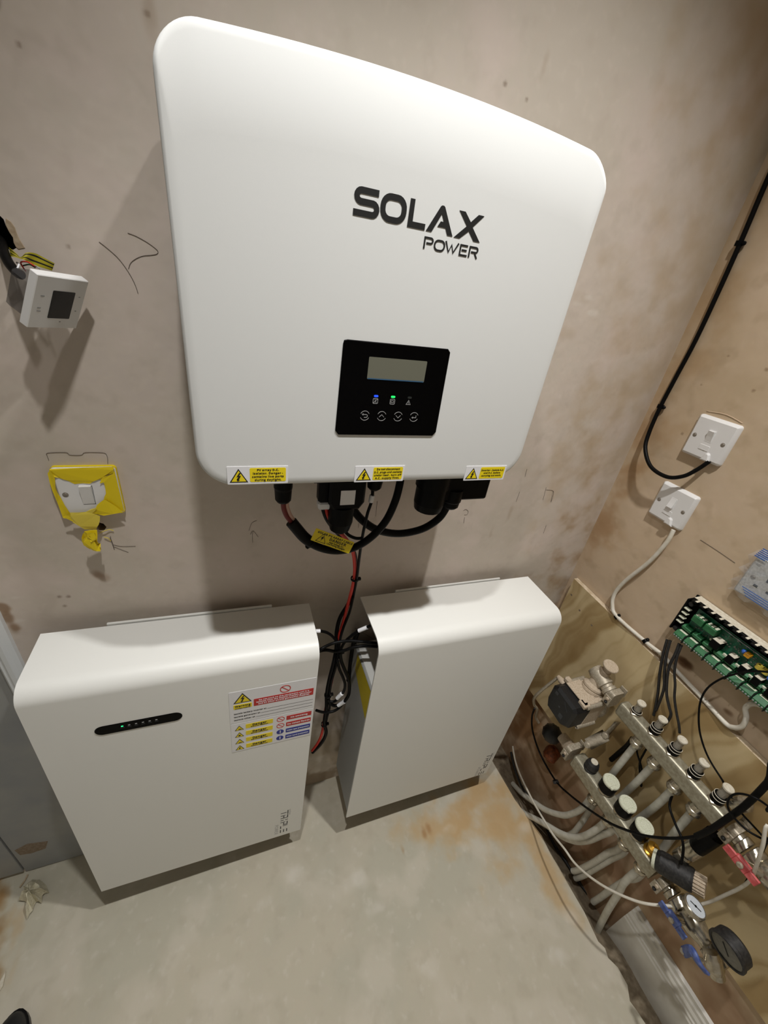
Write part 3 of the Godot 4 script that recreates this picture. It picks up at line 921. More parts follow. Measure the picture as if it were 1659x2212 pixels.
func build_inverter() -> void:
	var t := thing("inverter", "large white wall-mounted inverter with rounded corners and a black display panel", "inverter", Transform3D(Basis(), Vector3(IW / 2, IY, 0)))
	# pressed cover: rings from the back rim round to the flat face
	var s := st()
	var o := cover_outline(0.0)
	var n := o.size()
	var nor := []
	for i in n:
		var d: Vector2 = (o[(i + 1) % n] - o[(i + n - 1) % n]).normalized()
		nor.append(Vector2(d.y, -d.x))
	var rings := []
	var rows := []
	for k in 14:
		rows.append(cover_outline(-0.003 - 0.009 * k / 13.0, 0.056 * k / 13.0))
	for st_ in [[0.030, 0.004], [0.12, 0.0045], [0.150, 0.0035]]:
		var ring := []
		for i in n:
			ring.append(Vector3(o[i].x + nor[i].x * st_[1], o[i].y + nor[i].y * st_[1], st_[0]))
		rings.append(ring)
	for a in 20:
		var ring := []
		for i in n:
			var up := smoothstep(0.15, 0.95, nor[i].y)
			var dep := lerpf(0.0012, 0.0065, up)
			if a < 6:   # tight fillet from the side wall
				var ang := 1.28 * a / 6.0
				ring.append(Vector3(o[i].x - nor[i].x * 0.004 * (1.0 - cos(ang)), o[i].y - nor[i].y * 0.004 * (1.0 - cos(ang)), IZ - dep - 0.005 * (1.0 - sin(ang))))
			else:       # then a gentle roll onto the flat face, longest at the top
				var k := (a - 6) / 13.0
				var row: Array = rows[a - 6]
				ring.append(Vector3(row[i].x, row[i].y, IZ - dep * pow(1.0 - k, 2.0)))
		rings.append(ring)
	for r in rings.size() - 1:
		for i in n:
			var j := (i + 1) % n
			quad(s, rings[r][i], rings[r][j], rings[r + 1][j], rings[r + 1][i], 1)
	var last: Array = rings[-1]
	var mid := Vector3(0, IH / 2, IZ)
	for i in n:
		tri(s, mid, last[i], last[(i + 1) % n], 2)
	var cover := obj("cover", s, M.white, t)
	# chassis and wall bracket behind the cover
	s = st()
	box(s, Vector3(0, 0.20, 0.080), Vector3(0.43, 0.37, 0.13), 0.006)
	obj("chassis", s, M.side_grey, t)
	s = st()
	box(s, Vector3(0, 0.30, 0.008), Vector3(0.36, 0.10, 0.016), 0.001)
	obj("wall_bracket", s, M.side_grey, t)

	# display panel
	var z := IZ
	var px := -IW / 2
	var panel_c := Vector2(0.2428 + px, 1.3664 - IY)
	s = st()
	prism(s, [Vector2(-0.0705, 0.0575), Vector2(-0.0665, 0.0585), Vector2(0.067, 0.0585), Vector2(0.071, 0.0545), Vector2(0.0735, -0.053), Vector2(0.0690, -0.0585), Vector2(-0.069, -0.0585), Vector2(-0.0735, -0.053), Vector2(-0.0715, 0.0535)].map(func(v): return v + panel_c), z - 0.003, z + 0.0014, 0.0008)
	var panel := obj("display_panel", s, M.gloss_black, t)
	var at := func(x: float, y: float, dz: float) -> Transform3D:
		return Transform3D(Basis(), Vector3(x + px, y - IY, z + dz))
	s = st()
	prism(s, rrect(0.0785, 0.0265, 0.0012, Vector2(0.2439 + px, 1.3947 - IY)), z + 0.0010, z + 0.0017)
	obj("lcd_screen", s, M.lcd, panel)
	s = st()
	box(s, Vector3(0.2439 + px, 1.3821 - IY, z + 0.0016), Vector3(0.077, 0.0013, 0.0006))
	obj("lcd_lower_edge", s, glow(Color(0.25, 0.55, 0.75), 0.35), panel)
	var leds := [[0.2195, Color(0.10, 0.30, 1.0), 2.4], [0.2430, Color(0.10, 1.0, 0.40), 2.6], [0.2667, Color(0.20, 0.30, 0.26), 0.12]]
	for q in leds:
		s = st()
		prism(s, rrect(0.0058, 0.0026, 0.0012, Vector2(q[0] + px, 1.3608 - IY), 3), z + 0.0010, z + 0.0019)
		obj("indicator_light", s, glow(q[1], q[2]), panel)
	# small symbols under the lights
	s = st()
	for k in 2:
		strokes(s, rrect(0.0064, 0.0064, 0.001, Vector2(0.2193 + k * 0.0236 + px, 1.3544 - IY), 2), 0.0006, z + 0.0012, z + 0.0017, Transform3D(), true)
	var c0 := Vector2(0.2193 + px, 1.3544 - IY)
	strokes(s, [c0 + Vector2(-0.0026, -0.0026), c0 + Vector2(0.0026, 0.0026)], 0.0005, z + 0.0012, z + 0.0017)
	strokes(s, [c0 + Vector2(-0.0016, 0.0014), c0 + Vector2(0.0004, 0.0014)], 0.0005, z + 0.0012, z + 0.0017)
	strokes(s, [c0 + Vector2(-0.0002, -0.0014), c0 + Vector2(0.0016, -0.0014)], 0.0005, z + 0.0012, z + 0.0017)
	var c1 := Vector2(0.2429 + px, 1.3544 - IY)
	strokes(s, [c1 + Vector2(-0.0018, -0.0012), c1 + Vector2(-0.0018, 0.0012), c1 + Vector2(0.0018, 0.0012), c1 + Vector2(0.0018, -0.0012)], 0.0005, z + 0.0012, z + 0.0017, Transform3D(), true)
	var c2 := Vector2(0.2660 + px, 1.3542 - IY)
	strokes(s, [c2 + Vector2(-0.0031, -0.0027), c2 + Vector2(0.0031, -0.0027), c2 + Vector2(0, 0.0030)], 0.0006, z + 0.0012, z + 0.0017, Transform3D(), true)
	strokes(s, [c2 + Vector2(0, 0.0012), c2 + Vector2(0, -0.0018)], 0.0005, z + 0.0012, z + 0.0017)
	obj("symbols", s, M.silver_ink, panel)
	for k in 4:   # touch buttons: two arcs and an arrow
		var b := Vector2(0.2071 + k * 0.0235 + px, 1.3347 - IY)
		s = st()
		strokes(s, arc(b, Vector2(0.0062, 0.0062), 25, 155, 10), 0.0006, z + 0.0012, z + 0.0017)
		strokes(s, arc(b, Vector2(0.0062, 0.0062), 205, 335, 10), 0.0006, z + 0.0012, z + 0.0017)
		match k:
			0:
				strokes(s, [b + Vector2(-0.0035, 0.0014), b + Vector2(0.0018, 0.0014)] + arc(b + Vector2(0.0018, -0.0005), Vector2(0.0018, 0.0019), 80, -80, 5) + [b + Vector2(-0.001, -0.0024)], 0.0007, z + 0.0012, z + 0.0017)
				strokes(s, [b + Vector2(-0.0022, 0.0027), b + Vector2(-0.0036, 0.0014), b + Vector2(-0.0022, 0.0004)], 0.0006, z + 0.0012, z + 0.0017)
			1:
				strokes(s, [b + Vector2(-0.0034, -0.0014), b + Vector2(0, 0.0019), b + Vector2(0.0034, -0.0014)], 0.0006, z + 0.0012, z + 0.0017)
			2:
				strokes(s, [b + Vector2(-0.0034, 0.0016), b + Vector2(0, -0.0019), b + Vector2(0.0034, 0.0016)], 0.0006, z + 0.0012, z + 0.0017)
			3:
				strokes(s, [b + Vector2(0.0028, 0.0022), b + Vector2(0.0028, -0.0010), b + Vector2(-0.0028, -0.0010)], 0.0007, z + 0.0012, z + 0.0017)
				strokes(s, [b + Vector2(-0.0014, 0.0002), b + Vector2(-0.0030, -0.0010), b + Vector2(-0.0014, -0.0022)], 0.0006, z + 0.0012, z + 0.0017)
		obj("touch_button", s, M.silver_ink, panel)

	# lettering on the front: S O L A X, then POWER in a thin hand
	s = st()
	var L := func(pts: Array) -> Array: return pts.map(func(v): return Vector2(v.x + px, v.y - IY))
	var z0 := z - 0.0004
	var z1 := z + 0.0004
	var W := 0.0056
	var ym := 1.55525
	strokes(s, L.call([Vector2(0.1972, 1.5648), Vector2(0.1790, 1.5648)] + arc(Vector2(0.1790, 1.5602), Vector2(0.0049, 0.0046), 95, 265, 8) + [Vector2(0.1790, 1.5556), Vector2(0.1895, 1.5556)] + arc(Vector2(0.1915, 1.5508), Vector2(0.0048, 0.0048), 85, -90, 8) + [Vector2(0.1713, 1.5460)]), W, z0, z1)
	strokes(s, L.call(rrect(0.0236, 0.0192, 0.0082, Vector2(0.2145, ym), 6)), W, z0, z1, Transform3D(), true)
	prism(s, L.call([Vector2(0.2322, 1.5674), Vector2(0.2374, 1.5674), Vector2(0.2374, 1.5482), Vector2(0.2526, 1.5482), Vector2(0.2526, 1.5426), Vector2(0.2318, 1.5426)]), z0, z1)
	prism(s, L.call([Vector2(0.2543, 1.5426), Vector2(0.2611, 1.5426), Vector2(0.2703, 1.5600), Vector2(0.2741, 1.5535), Vector2(0.2703, 1.5535), Vector2(0.2674, 1.5484), Vector2(0.2772, 1.5484), Vector2(0.2807, 1.5423), Vector2(0.2874, 1.5423), Vector2(0.2728, 1.5665), Vector2(0.2714, 1.5674), Vector2(0.2692, 1.5674), Vector2(0.2678, 1.5665)]), z0, z1)
	prism(s, L.call([Vector2(0.2907, 1.5667), Vector2(0.2982, 1.5667), Vector2(0.3070, 1.5585), Vector2(0.3153, 1.5665), Vector2(0.3224, 1.5665), Vector2(0.3105, 1.5543), Vector2(0.3232, 1.5418), Vector2(0.3150, 1.5418), Vector2(0.3067, 1.5501), Vector2(0.2967, 1.5420), Vector2(0.2893, 1.5420), Vector2(0.3030, 1.5543)]), z0, z1)
	var w := 0.0018
	strokes(s, L.call([Vector2(0.2549, 1.5262), Vector2(0.2549, 1.5367), Vector2(0.2620, 1.5367)] + arc(Vector2(0.2622, 1.5342), Vector2(0.0026, 0.0025), 90, -90, 6) + [Vector2(0.2572, 1.5317)]), w, z0, z1)
	strokes(s, L.call(rrect(0.0122, 0.0092, 0.0043, Vector2(0.2736, 1.5315), 5)), w, z0, z1, Transform3D(), true)
	strokes(s, L.call([Vector2(0.2808, 1.5371), Vector2(0.2857, 1.5272), Vector2(0.2887, 1.5345), Vector2(0.2917, 1.5272), Vector2(0.2972, 1.5371)]), w, z0, z1)
	strokes(s, L.call([Vector2(0.3095, 1.5362), Vector2(0.3003, 1.5362), Vector2(0.3003, 1.5267), Vector2(0.3100, 1.5267)]), w, z0, z1)
	strokes(s, L.call([Vector2(0.3022, 1.5316), Vector2(0.3088, 1.5316)]), w, z0, z1)
	strokes(s, L.call([Vector2(0.3126, 1.5258), Vector2(0.3126, 1.5362), Vector2(0.3205, 1.5362)] + arc(Vector2(0.3206, 1.5338), Vector2(0.0025, 0.0024), 90, -90, 6) + [Vector2(0.3148, 1.5314)]), w, z0, z1)
	strokes(s, L.call([Vector2(0.3195, 1.5310), Vector2(0.3234, 1.5258)]), w, z0, z1)
	tag(obj("lettering", s, M.ink, t), "black printed words SOLAX POWER")

	# three warning stickers along the lower edge
	var notes := [
		[0.0718, 1.2516, ["PV array D.C.", "isolator. Danger -", "contains live parts", "during daylight."]],
		[0.2398, 1.2494, ["Do not disconnect", "D.C. plugs and sockets", "under load - turn off", "A.C. supply first."]],
		[0.4200, 1.2464, ["Inverter - Isolate A.C.", "and D.C. before", "carrying out work."]],
	]
	for q in notes:
		s = st()
		prism(s, rrect(0.0755, 0.0250, 0.0008, Vector2(q[0] + px, q[1] - IY), 2), z - 0.0002, z + 0.0005)
		var stk := obj("warning_sticker", s, M.sign_white, t)
		var cc := Vector2(q[0] - 0.0240 + px, q[1] - 0.0002 - IY)
		bolt_triangle(stk, cc, 0.0225, z + 0.0005)
		s = st()
		prism(s, rrect(0.0455, 0.0198, 0.0018, Vector2(q[0] + 0.0123 + px, q[1] + 0.0003 - IY), 3), z + 0.0004, z + 0.0007)
		obj("yellow_box", s, M.sign_yellow, stk)
		var lines: Array = q[2]
		for i in lines.size():
			var yy: float = q[1] + 0.0003 + ((lines.size() - 1) / 2.0 - i) * 0.0047
			text("sticker_text", lines[i], 0.0028, M.ink, stk, at.call(q[0] + 0.0123, yy, 0.0008), minf(0.0425, 0.0021 * lines[i].length()), true, 24)

	# connectors below: left solar gland, twin plug, data dongle, small gland, mains box
	var G := func(x: float, y: float, zz: float) -> Transform3D: return Transform3D(Basis(), Vector3(x, y, zz) - t.position)
	var gz := 0.12
	s = st()
	var g1 := Vector3(0.1125, 1.1689, 0.12)
	lathe(s, [Vector2(0, 0), Vector2(0.010, 0.0), Vector2(0.0125, 0.004), Vector2(0.0135, 0.022), Vector2(0.0145, 0.026), Vector2(0.0145, 0.05), Vector2(0.0165, 0.05), Vector2(0.0165, 0.075), Vector2(0, 0.075)], G.call(g1.x, g1.y, g1.z), 14)
	obj("cable_gland", s, M.black, t)
	var g2 := Vector3(0.1817, 1.1667, 0.12)
	s = st()
	box(s, g2 + Vector3(0, 0.030, 0) - t.position, Vector3(0.030, 0.060, 0.022), 0.004)
	box(s, g2 + Vector3(-0.004, 0.052, 0) - t.position, Vector3(0.044, 0.03, 0.024), 0.003)
	obj("plug_connector", s, M.black, t)
	s = st()
	box(s, g2 + Vector3(-0.004, -0.006, 0.001) - t.position, Vector3(0.021, 0.014, 0.018), 0.003)
	tag(obj("plug_marker", s, M.sign_white, t), "white marker sleeve under the twin plug")
	# dongle: stepped block with a tapered tail and a small blank white label
	var dg := Vector3(0.211, 1.1593, 0.125)
	s = st()
	prism(s, [Vector2(-0.030, 0.075), Vector2(-0.030, 0.012), Vector2(-0.022, 0.0), Vector2(0.022, 0.0), Vector2(0.030, 0.012), Vector2(0.030, 0.075)], -0.018, 0.018, 0.004, G.call(dg.x, dg.y, dg.z))
	lathe(s, [Vector2(0, -0.052), Vector2(0.010, -0.052), Vector2(0.017, -0.046), Vector2(0.021, -0.030), Vector2(0.0215, 0.002), Vector2(0, 0.002)], G.call(dg.x - 0.004, dg.y, dg.z), 18)
	var dongle := obj("data_dongle", s, M.black, t)
	s = st()
	box(s, dg + Vector3(0.0, 0.024, 0.0182) - t.position, Vector3(0.024, 0.026, 0.0008))
	obj("blank_label", s, M.sign_white, dongle)
	var g3 := Vector3(0.2624, 1.1839, 0.12)
	s = st()
	lathe(s, [Vector2(0, 0), Vector2(0.007, 0.0), Vector2(0.012, 0.005), Vector2(0.014, 0.020), Vector2(0.016, 0.022), Vector2(0.016, 0.052), Vector2(0, 0.052)], G.call(g3.x, g3.y, g3.z), 12)
	obj("cable_gland", s, M.black, t)
	# mains box with a round plug and a gland
	s = st()
	var bl := Vector3(0.3757, 1.1599, 0.12)
	var br := Vector3(0.468, 1.1573, 0.12)
	var bw: float = br.x - bl.x + 0.012
	box(s, Vector3((bl.x + br.x) / 2 + 0.002, bl.y + 0.04, 0.105) - t.position, Vector3(bw + 0.02, 0.08, 0.055), 0.004)
	obj("mains_box", s, M.black, t)
	s = st()
	var rp := Vector3(0.3691, 1.14, 0.125)
	lathe(s, [Vector2(0, 0), Vector2(0.018, 0), Vector2(0.025, 0.004), Vector2(0.0275, 0.018), Vector2(0.0275, 0.05), Vector2(0.0300, 0.05), Vector2(0.0300, 0.09), Vector2(0, 0.09)], G.call(rp.x, rp.y, rp.z), 20)
	obj("round_plug", s, M.black, t)
	s = st()
	var gp := Vector3(0.4173, 1.1415, 0.12)
	lathe(s, [Vector2(0, 0), Vector2(0.013, 0), Vector2(0.0165, 0.004), Vector2(0.0175, 0.014), Vector2(0.019, 0.016), Vector2(0.019, 0.04), Vector2(0, 0.04)], G.call(gp.x, gp.y, gp.z), 14)
	obj("cable_gland", s, M.black, t)

func glow(c: Color, k: float) -> StandardMaterial3D:
	var m := mat(Color(0.1, 0.1, 0.1), 0.4)
	m.emission_enabled = true
	m.emission = c
	m.emission_energy_multiplier = k
	return m

# black-edged yellow triangle with a lightning bolt, on a plane facing +z of its parent
func bolt_triangle(parent: Node3D, c: Vector2, w: float, z: float, xf := Transform3D()) -> void:
	var h := w * 0.85
	var tri_ := func(k: float) -> Array: return [c + Vector2(-w / 2, -h / 2) * k - Vector2(0, h * 0.16) * (1 - k), c + Vector2(w / 2, -h / 2) * k - Vector2(0, h * 0.16) * (1 - k), c + Vector2(0, h / 2) * k - Vector2(0, h * 0.16) * (1 - k)]
	var s := st()
	prism(s, tri_.call(1.0), z - 0.0003, z + 0.0002, 0.0, xf)
	var o := obj("hazard_triangle", s, M.ink, parent)
	s = st()
	prism(s, tri_.call(0.80), z, z + 0.0004, 0.0, xf)
	obj("triangle_field", s, M.sign_yellow, parent)
	s = st()
	var b := func(v: Vector2) -> Vector2: return c + v * w - Vector2(0, h * 0.10)
	prism(s, [Vector2(0.03, 0.26), Vector2(-0.12, 0.00), Vector2(-0.01, 0.02), Vector2(-0.07, -0.18), Vector2(-0.12, -0.15), Vector2(-0.06, -0.27), Vector2(0.05, -0.18), Vector2(0.0, -0.18), Vector2(0.12, 0.09), Vector2(0.01, 0.07), Vector2(0.12, 0.26)].map(b), z + 0.0002, z + 0.0006, 0.0, xf)
	obj("bolt_sign", s, M.ink, parent)

# ---------------------------------------------------------------- battery cabinets
func build_battery(which: String) -> void:
	var left := which == "L"
	var w := 0.4786
	var zb := 0.0302
	var x0 := -0.3172 if left else 0.2889
	var y0 := 0.1215 if left else 0.1408
	var h := 0.742 if left else 0.7112
	var d := 0.1295 if left else 0.148
	var tilt := -0.026 if left else -0.014
	var t := thing("battery_cabinet", "white battery cabinet with a black pill-shaped light strip and safety labels" if left else "white battery cabinet with open left side showing an olive-yellow sticker", "battery cabinet", Transform3D(Basis(Vector3(0, 0, 1), tilt), Vector3(x0 + w / 2, y0, 0)), "")
	var zf := zb + d
	# bent sheet cover: top, rounded shoulder, front
	var r := 0.030
	var th := 0.0035
	var prof := []   # (z, y), outer skin from the back over the shoulder to the foot, then back inside
	prof.append(Vector2(zb, h))
	for i in 11:
		var a := PI / 2 * (1.0 - i / 10.0)
		prof.append(Vector2(zf - r + cos(a) * r, h - r + sin(a) * r))
	prof.append(Vector2(zf, 0))
	prof.append(Vector2(zf - th, 0))
	for i in 11:
		var a := PI / 2 * (i / 10.0)
		prof.append(Vector2(zf - r + cos(a) * (r - th), h - r + sin(a) * (r - th)))
	prof.append(Vector2(zb, h - th))
	var s := st()
	# local profile x -> room z, profile y -> up, swept along -x
	var xf := Transform3D(Basis(Vector3(0, 0, 1), Vector3(0, 1, 0), Vector3(-1, 0, 0)), Vector3.ZERO)
	var outer := prof.slice(0, 13)
	var inner := prof.slice(13)
	sweep_sheet(s, outer, inner, w, xf)
	obj("cover", s, M.battery, t)
	# module inside: grey sheet-steel case, pale deck on top
	var mt := h - (0.18 if left else 0.155)
	var mw := w - 0.008
	s = st()
	box(s, Vector3(0, mt / 2 + 0.003, zb + (d - 0.012) / 2), Vector3(mw, mt - 0.006, d - 0.012), 0.002)
	obj("module_case", s, M.side_grey, t)
	s = st()
	box(s, Vector3(0, mt + 0.001, zb + (d - 0.020) / 2), Vector3(mw - 0.01, 0.004, d - 0.022), 0.001)
	obj("module_deck", s, M.battery, t)
	# bracket plate to the wall, its lip showing behind the top
	s = st()
	var lip := 0.30
	box(s, Vector3(0.01 if left else 0.0, h - 0.05, zb - 0.005), Vector3(lip, 0.106, 0.005), 0.001)
	obj("hanging_plate", s, M.battery, t)
	for yy in [h - 0.07, 0.25]:
		s = st()
		box(s, Vector3(0.01 if left else 0.0, yy, (zb - 0.008) / 2), Vector3(lip - 0.04, 0.05, zb - 0.009), 0.002)
		obj("wall_bracket", s, M.battery, t)

	if left:
		# light strip
		s = st()
		var pill := arc(Vector2(-0.0255, 0.6197), Vector2(0.0130, 0.0117), -90, 90, 10) + arc(Vector2(-0.1378, 0.6197), Vector2(0.0130, 0.0117), 90, 270, 10)
		prism(s, pill, zf - 0.001, zf + 0.0012, 0.0006)
		var strip := obj("light_strip", s, M.gloss_black, t)
		for i in 6:
			s = st()
			prism(s, rrect(0.0036, 0.0022, 0.0009, Vector2(-0.1086 + i * 0.01075, 0.6230), 3), zf + 0.001, zf + 0.0016)
			obj("indicator_light", s, glow(Color(0.15, 1.0, 0.55), 3.0) if i == 0 else M.silver_ink, strip)
			s = st()
			box(s, Vector3(-0.1086 + i * 0.01075, 0.6185, zf + 0.0013), Vector3(0.006, 0.0005, 0.0004))
			obj("mark_line", s, M.grey_ink, strip)
		safety_labels(t, zf)
	# wordmark running down the right edge
	var yt := 0.075 if left else 0.0605
	var xt := 0.1915 if left else 0.2155
	triple(t, zf, Vector2(xt, yt))
	if not left:
		# side sticker and packing on the open side
		s = st()
		var xs := -w / 2 + 0.0035
		var y2 := mt
		quad(s, Vector3(xs, y2 - 0.002, zb + 0.030), Vector3(xs, y2 - 0.060, zb + 0.030), Vector3(xs, y2 - 0.105, zf - 0.010), Vector3(xs, y2 - 0.002, zf - 0.010))
		tag(obj("side_sticker", s, M.label_olive, t), "olive-yellow sticker on the open left side")

# a bent sheet: outer and inner skins of equal count, closed with edges, swept across the width
func sweep_sheet(s: SurfaceTool, outer: Array, inner: Array, w: float, xf: Transform3D) -> void:
	var n := outer.size()
	var inn := inner.duplicate()
	inn.reverse()          # same order as outer
	var P := func(v: Vector2, x: float) -> Vector3: return Vector3(x, v.y, v.x)
	var h := w / 2
	for i in n - 1:
		quad(s, P.call(outer[i], -h), P.call(outer[i + 1], -h), P.call(outer[i + 1], h), P.call(outer[i], h), 1)
		quad(s, P.call(inn[i], h), P.call(inn[i + 1], h), P.call(inn[i + 1], -h), P.call(inn[i], -h), 2)
		quad(s, P.call(outer[i], h), P.call(outer[i + 1], h), P.call(inn[i + 1], h), P.call(inn[i], h))
		quad(s, P.call(inn[i], -h), P.call(inn[i + 1], -h), P.call(outer[i + 1], -h), P.call(outer[i], -h))
	quad(s, P.call(outer[n - 1], -h), P.call(inn[n - 1], -h), P.call(inn[n - 1], h), P.call(outer[n - 1], h))
	quad(s, P.call(outer[0], h), P.call(inn[0], h), P.call(inn[0], -h), P.call(outer[0], -h))

func triple(t: Node3D, zf: float, c: Vector2) -> void:
	# segmented letters T R I P L E reading downwards, and POWER beside them
	var xf := Transform3D(Basis(Vector3(0, -1, 0), Vector3(1, 0, 0), Vector3(0, 0, 1)), Vector3(c.x, c.y, zf))
	var s := st()
	var H := 0.0195
	var a := -0.0590
	var W := 0.0027
	var z0 := -0.0004
	var z1 := 0.0003
	var cw := 0.0165
	var st_ := 0.0212
	var put := func(i: int, line: Array) -> void:
		strokes(s, line.map(func(v): return Vector2(a + i * st_ + v.x * cw, (v.y - 0.5) * H)), W, z0, z1, xf)
	put.call(0, [Vector2(-0.1, 0.93), Vector2(1.1, 0.93)])
	put.call(0, [Vector2(0.5, 0.75), Vector2(0.5, 0.0)])
	put.call(1, [Vector2(0.0, 0.93), Vector2(0.9, 0.93), Vector2(0.9, 0.5)])
	put.call(1, [Vector2(0.05, 0.62), Vector2(0.05, 0.0)])
	put.call(1, [Vector2(0.25, 0.42), Vector2(0.9, 0.42), Vector2(0.9, 0.0)])
	put.call(2, [Vector2(0.3, 1.0), Vector2(0.3, 0.62)])
	put.call(2, [Vector2(0.3, 0.45), Vector2(0.3, 0.0)])
	put.call(3, [Vector2(-0.35, 0.93), Vector2(0.55, 0.93), Vector2(0.55, 0.45), Vector2(-0.1, 0.45)])
	put.call(3, [Vector2(-0.3, 0.65), Vector2(-0.3, 0.0)])
	put.call(4, [Vector2(-0.35, 1.0), Vector2(-0.35, 0.35)])
	put.call(4, [Vector2(-0.35, 0.07), Vector2(0.5, 0.07)])
	put.call(5, [Vector2(-0.35, 0.93), Vector2(0.6, 0.93)])
	put.call(5, [Vector2(-0.35, 0.5), Vector2(0.6, 0.5)])
	put.call(5, [Vector2(-0.35, 0.07), Vector2(0.6, 0.07)])
	tag(obj("wordmark", s, M.grey_ink, t), "segmented grey word TRIPLE running down the edge")
	text("small_lettering", "POWER", 0.0085, M.silver_ink, t, xf * Transform3D(Basis(), Vector3(0.032, -0.0200, 0.0)), 0.052, false, 30)
	text("small_lettering", "solax", 0.0050, M.silver_ink, t, xf * Transform3D(Basis(), Vector3(-0.048, 0.0140, 0.0)), 0.030, false, 24)

func safety_labels(t: Node3D, zf: float) -> void:
	var put := func(parent: Node3D, called: String, x0: float, x1: float, y0: float, y1: float, dz: float, m: Material, r := 0.0012) -> MeshInstance3D:
		var s := st()
		prism(s, rrect(x1 - x0, y1 - y0, r, Vector2((x0 + x1) / 2, (y0 + y1) / 2), 2), zf + dz - 0.0004, zf + dz)
		return obj(called, s, m, parent)
	var at := func(x: float, y: float, dz: float) -> Transform3D: return Transform3D(Basis(), Vector3(x, y, zf + dz))
	var top: MeshInstance3D = put.call(t, "isolation_label", 0.0695, 0.2375, 0.5615, 0.6597, 0.0006, M.sign_white)
	bolt_triangle(top, Vector2(0.0940, 0.6388), 0.0335, zf + 0.0008)
	put.call(top, "yellow_box", 0.0770, 0.1112, 0.6062, 0.6195, 0.0009, M.sign_yellow)
	text("label_text", "Warning", 0.0052, M.ink, top, at.call(0.0941, 0.6147, 0.0011), 0.029, true, 30)
	text("label_text", "Multiple supplies", 0.0022, M.ink, top, at.call(0.0941, 0.6082, 0.0011), 0.028, true, 20)
	put.call(top, "red_box", 0.1149, 0.2340, 0.6064, 0.6277, 0.0009, M.sign_red)
	var rl := ["Do not work on this equipment until it is", "isolated from the battery inverter, generator", "and all other on-site generation supplies"]
	for i in 3:
		text("label_text", rl[i], 0.0034, M.sign_white, top, at.call(0.1745, 0.6226 - i * 0.0057, 0.0011), [0.100, 0.110, 0.102][i], true, 20)
	ban(top, Vector2(0.1757, 0.6420), 0.0100, zf + 0.0008, 0.0016)
	var ll := ["Isolate battery inverter at", "Isolate generator at", "Isolate other at"]
	for i in 3:
		var y: float = 0.5915 - i * 0.0100
		var wd: float = [0.062, 0.050, 0.040][i]
		text("label_text", ll[i], 0.0034, M.ink, top, at.call(0.0772 + wd / 2, y, 0.0008), wd, true, 20)
		put.call(top, "rule_line", 0.0772 + wd + 0.002, 0.2345, y - 0.0019, y - 0.0012, 0.0008, M.grey_ink, 0.0001)
	var low: MeshInstance3D = put.call(t, "danger_label", 0.0703, 0.2375, 0.4605, 0.5590, 0.0006, M.sign_white)
	var dl := ["Electrical supplies", "Batteries inside", "Explosive gas risk", "Electric shock risk"]
	for i in 4:
		var y: float = 0.5444 - i * 0.0232
		small_triangle(low, Vector2(0.0862, y - 0.0010), 0.0176, zf + 0.0008, i)
		put.call(low, "yellow_box", 0.0988, 0.1533, y - 0.0073, y + 0.0066, 0.0009, M.sign_yellow)
		text("label_text", "Danger", 0.0062, M.ink, low, at.call(0.1260, y + 0.0013, 0.0011), 0.028, true, 30)
		text("label_text", dl[i], 0.0022, M.ink, low, at.call(0.1260, y - 0.0046, 0.0011), 0.034, true, 18)
	var rt := ["No smoking", "No naked flames", "Wear eye protection", "Wear hand protection"]
	for i in 4:
		var y: float = 0.5437 - i * 0.0227
		put.call(low, "red_box" if i < 2 else "blue_box", 0.1812, 0.2345, y - 0.0073, y + 0.0066, 0.0009, M.sign_red if i < 2 else M.sign_blue)
		text("label_text", rt[i], 0.0044 if i < 2 else 0.0034, M.sign_white, low, at.call(0.2078, y - 0.0003, 0.0011), 0.036 if i == 0 else 0.048, true, 20)
		if i < 2:
			ban(low, Vector2(0.1693, y - 0.0002), 0.0076, zf + 0.0008, 0.0012)
		else:
			var s := st()
			prism(s, disc(0.0078, Vector2(0.1693, y), 20), zf + 0.0004, zf + 0.0009)
			obj("blue_disc", s, M.sign_blue, low)
			text("label_text", "!", 0.0095, M.sign_white, low, at.call(0.1693, y, 0.0011), 0.0022, true, 24)

func ban(parent: Node3D, c: Vector2, r: float, z: float, w: float) -> void:
	var s := st()
	strokes(s, disc(r, c, 24), w, z - 0.0003, z + 0.0002, Transform3D(), true)
	strokes(s, [c + Vector2(-0.7, 0.7) * r, c + Vector2(0.7, -0.7) * r], w, z - 0.0003, z + 0.0002)
	obj("prohibition_sign", s, M.sign_red, parent)

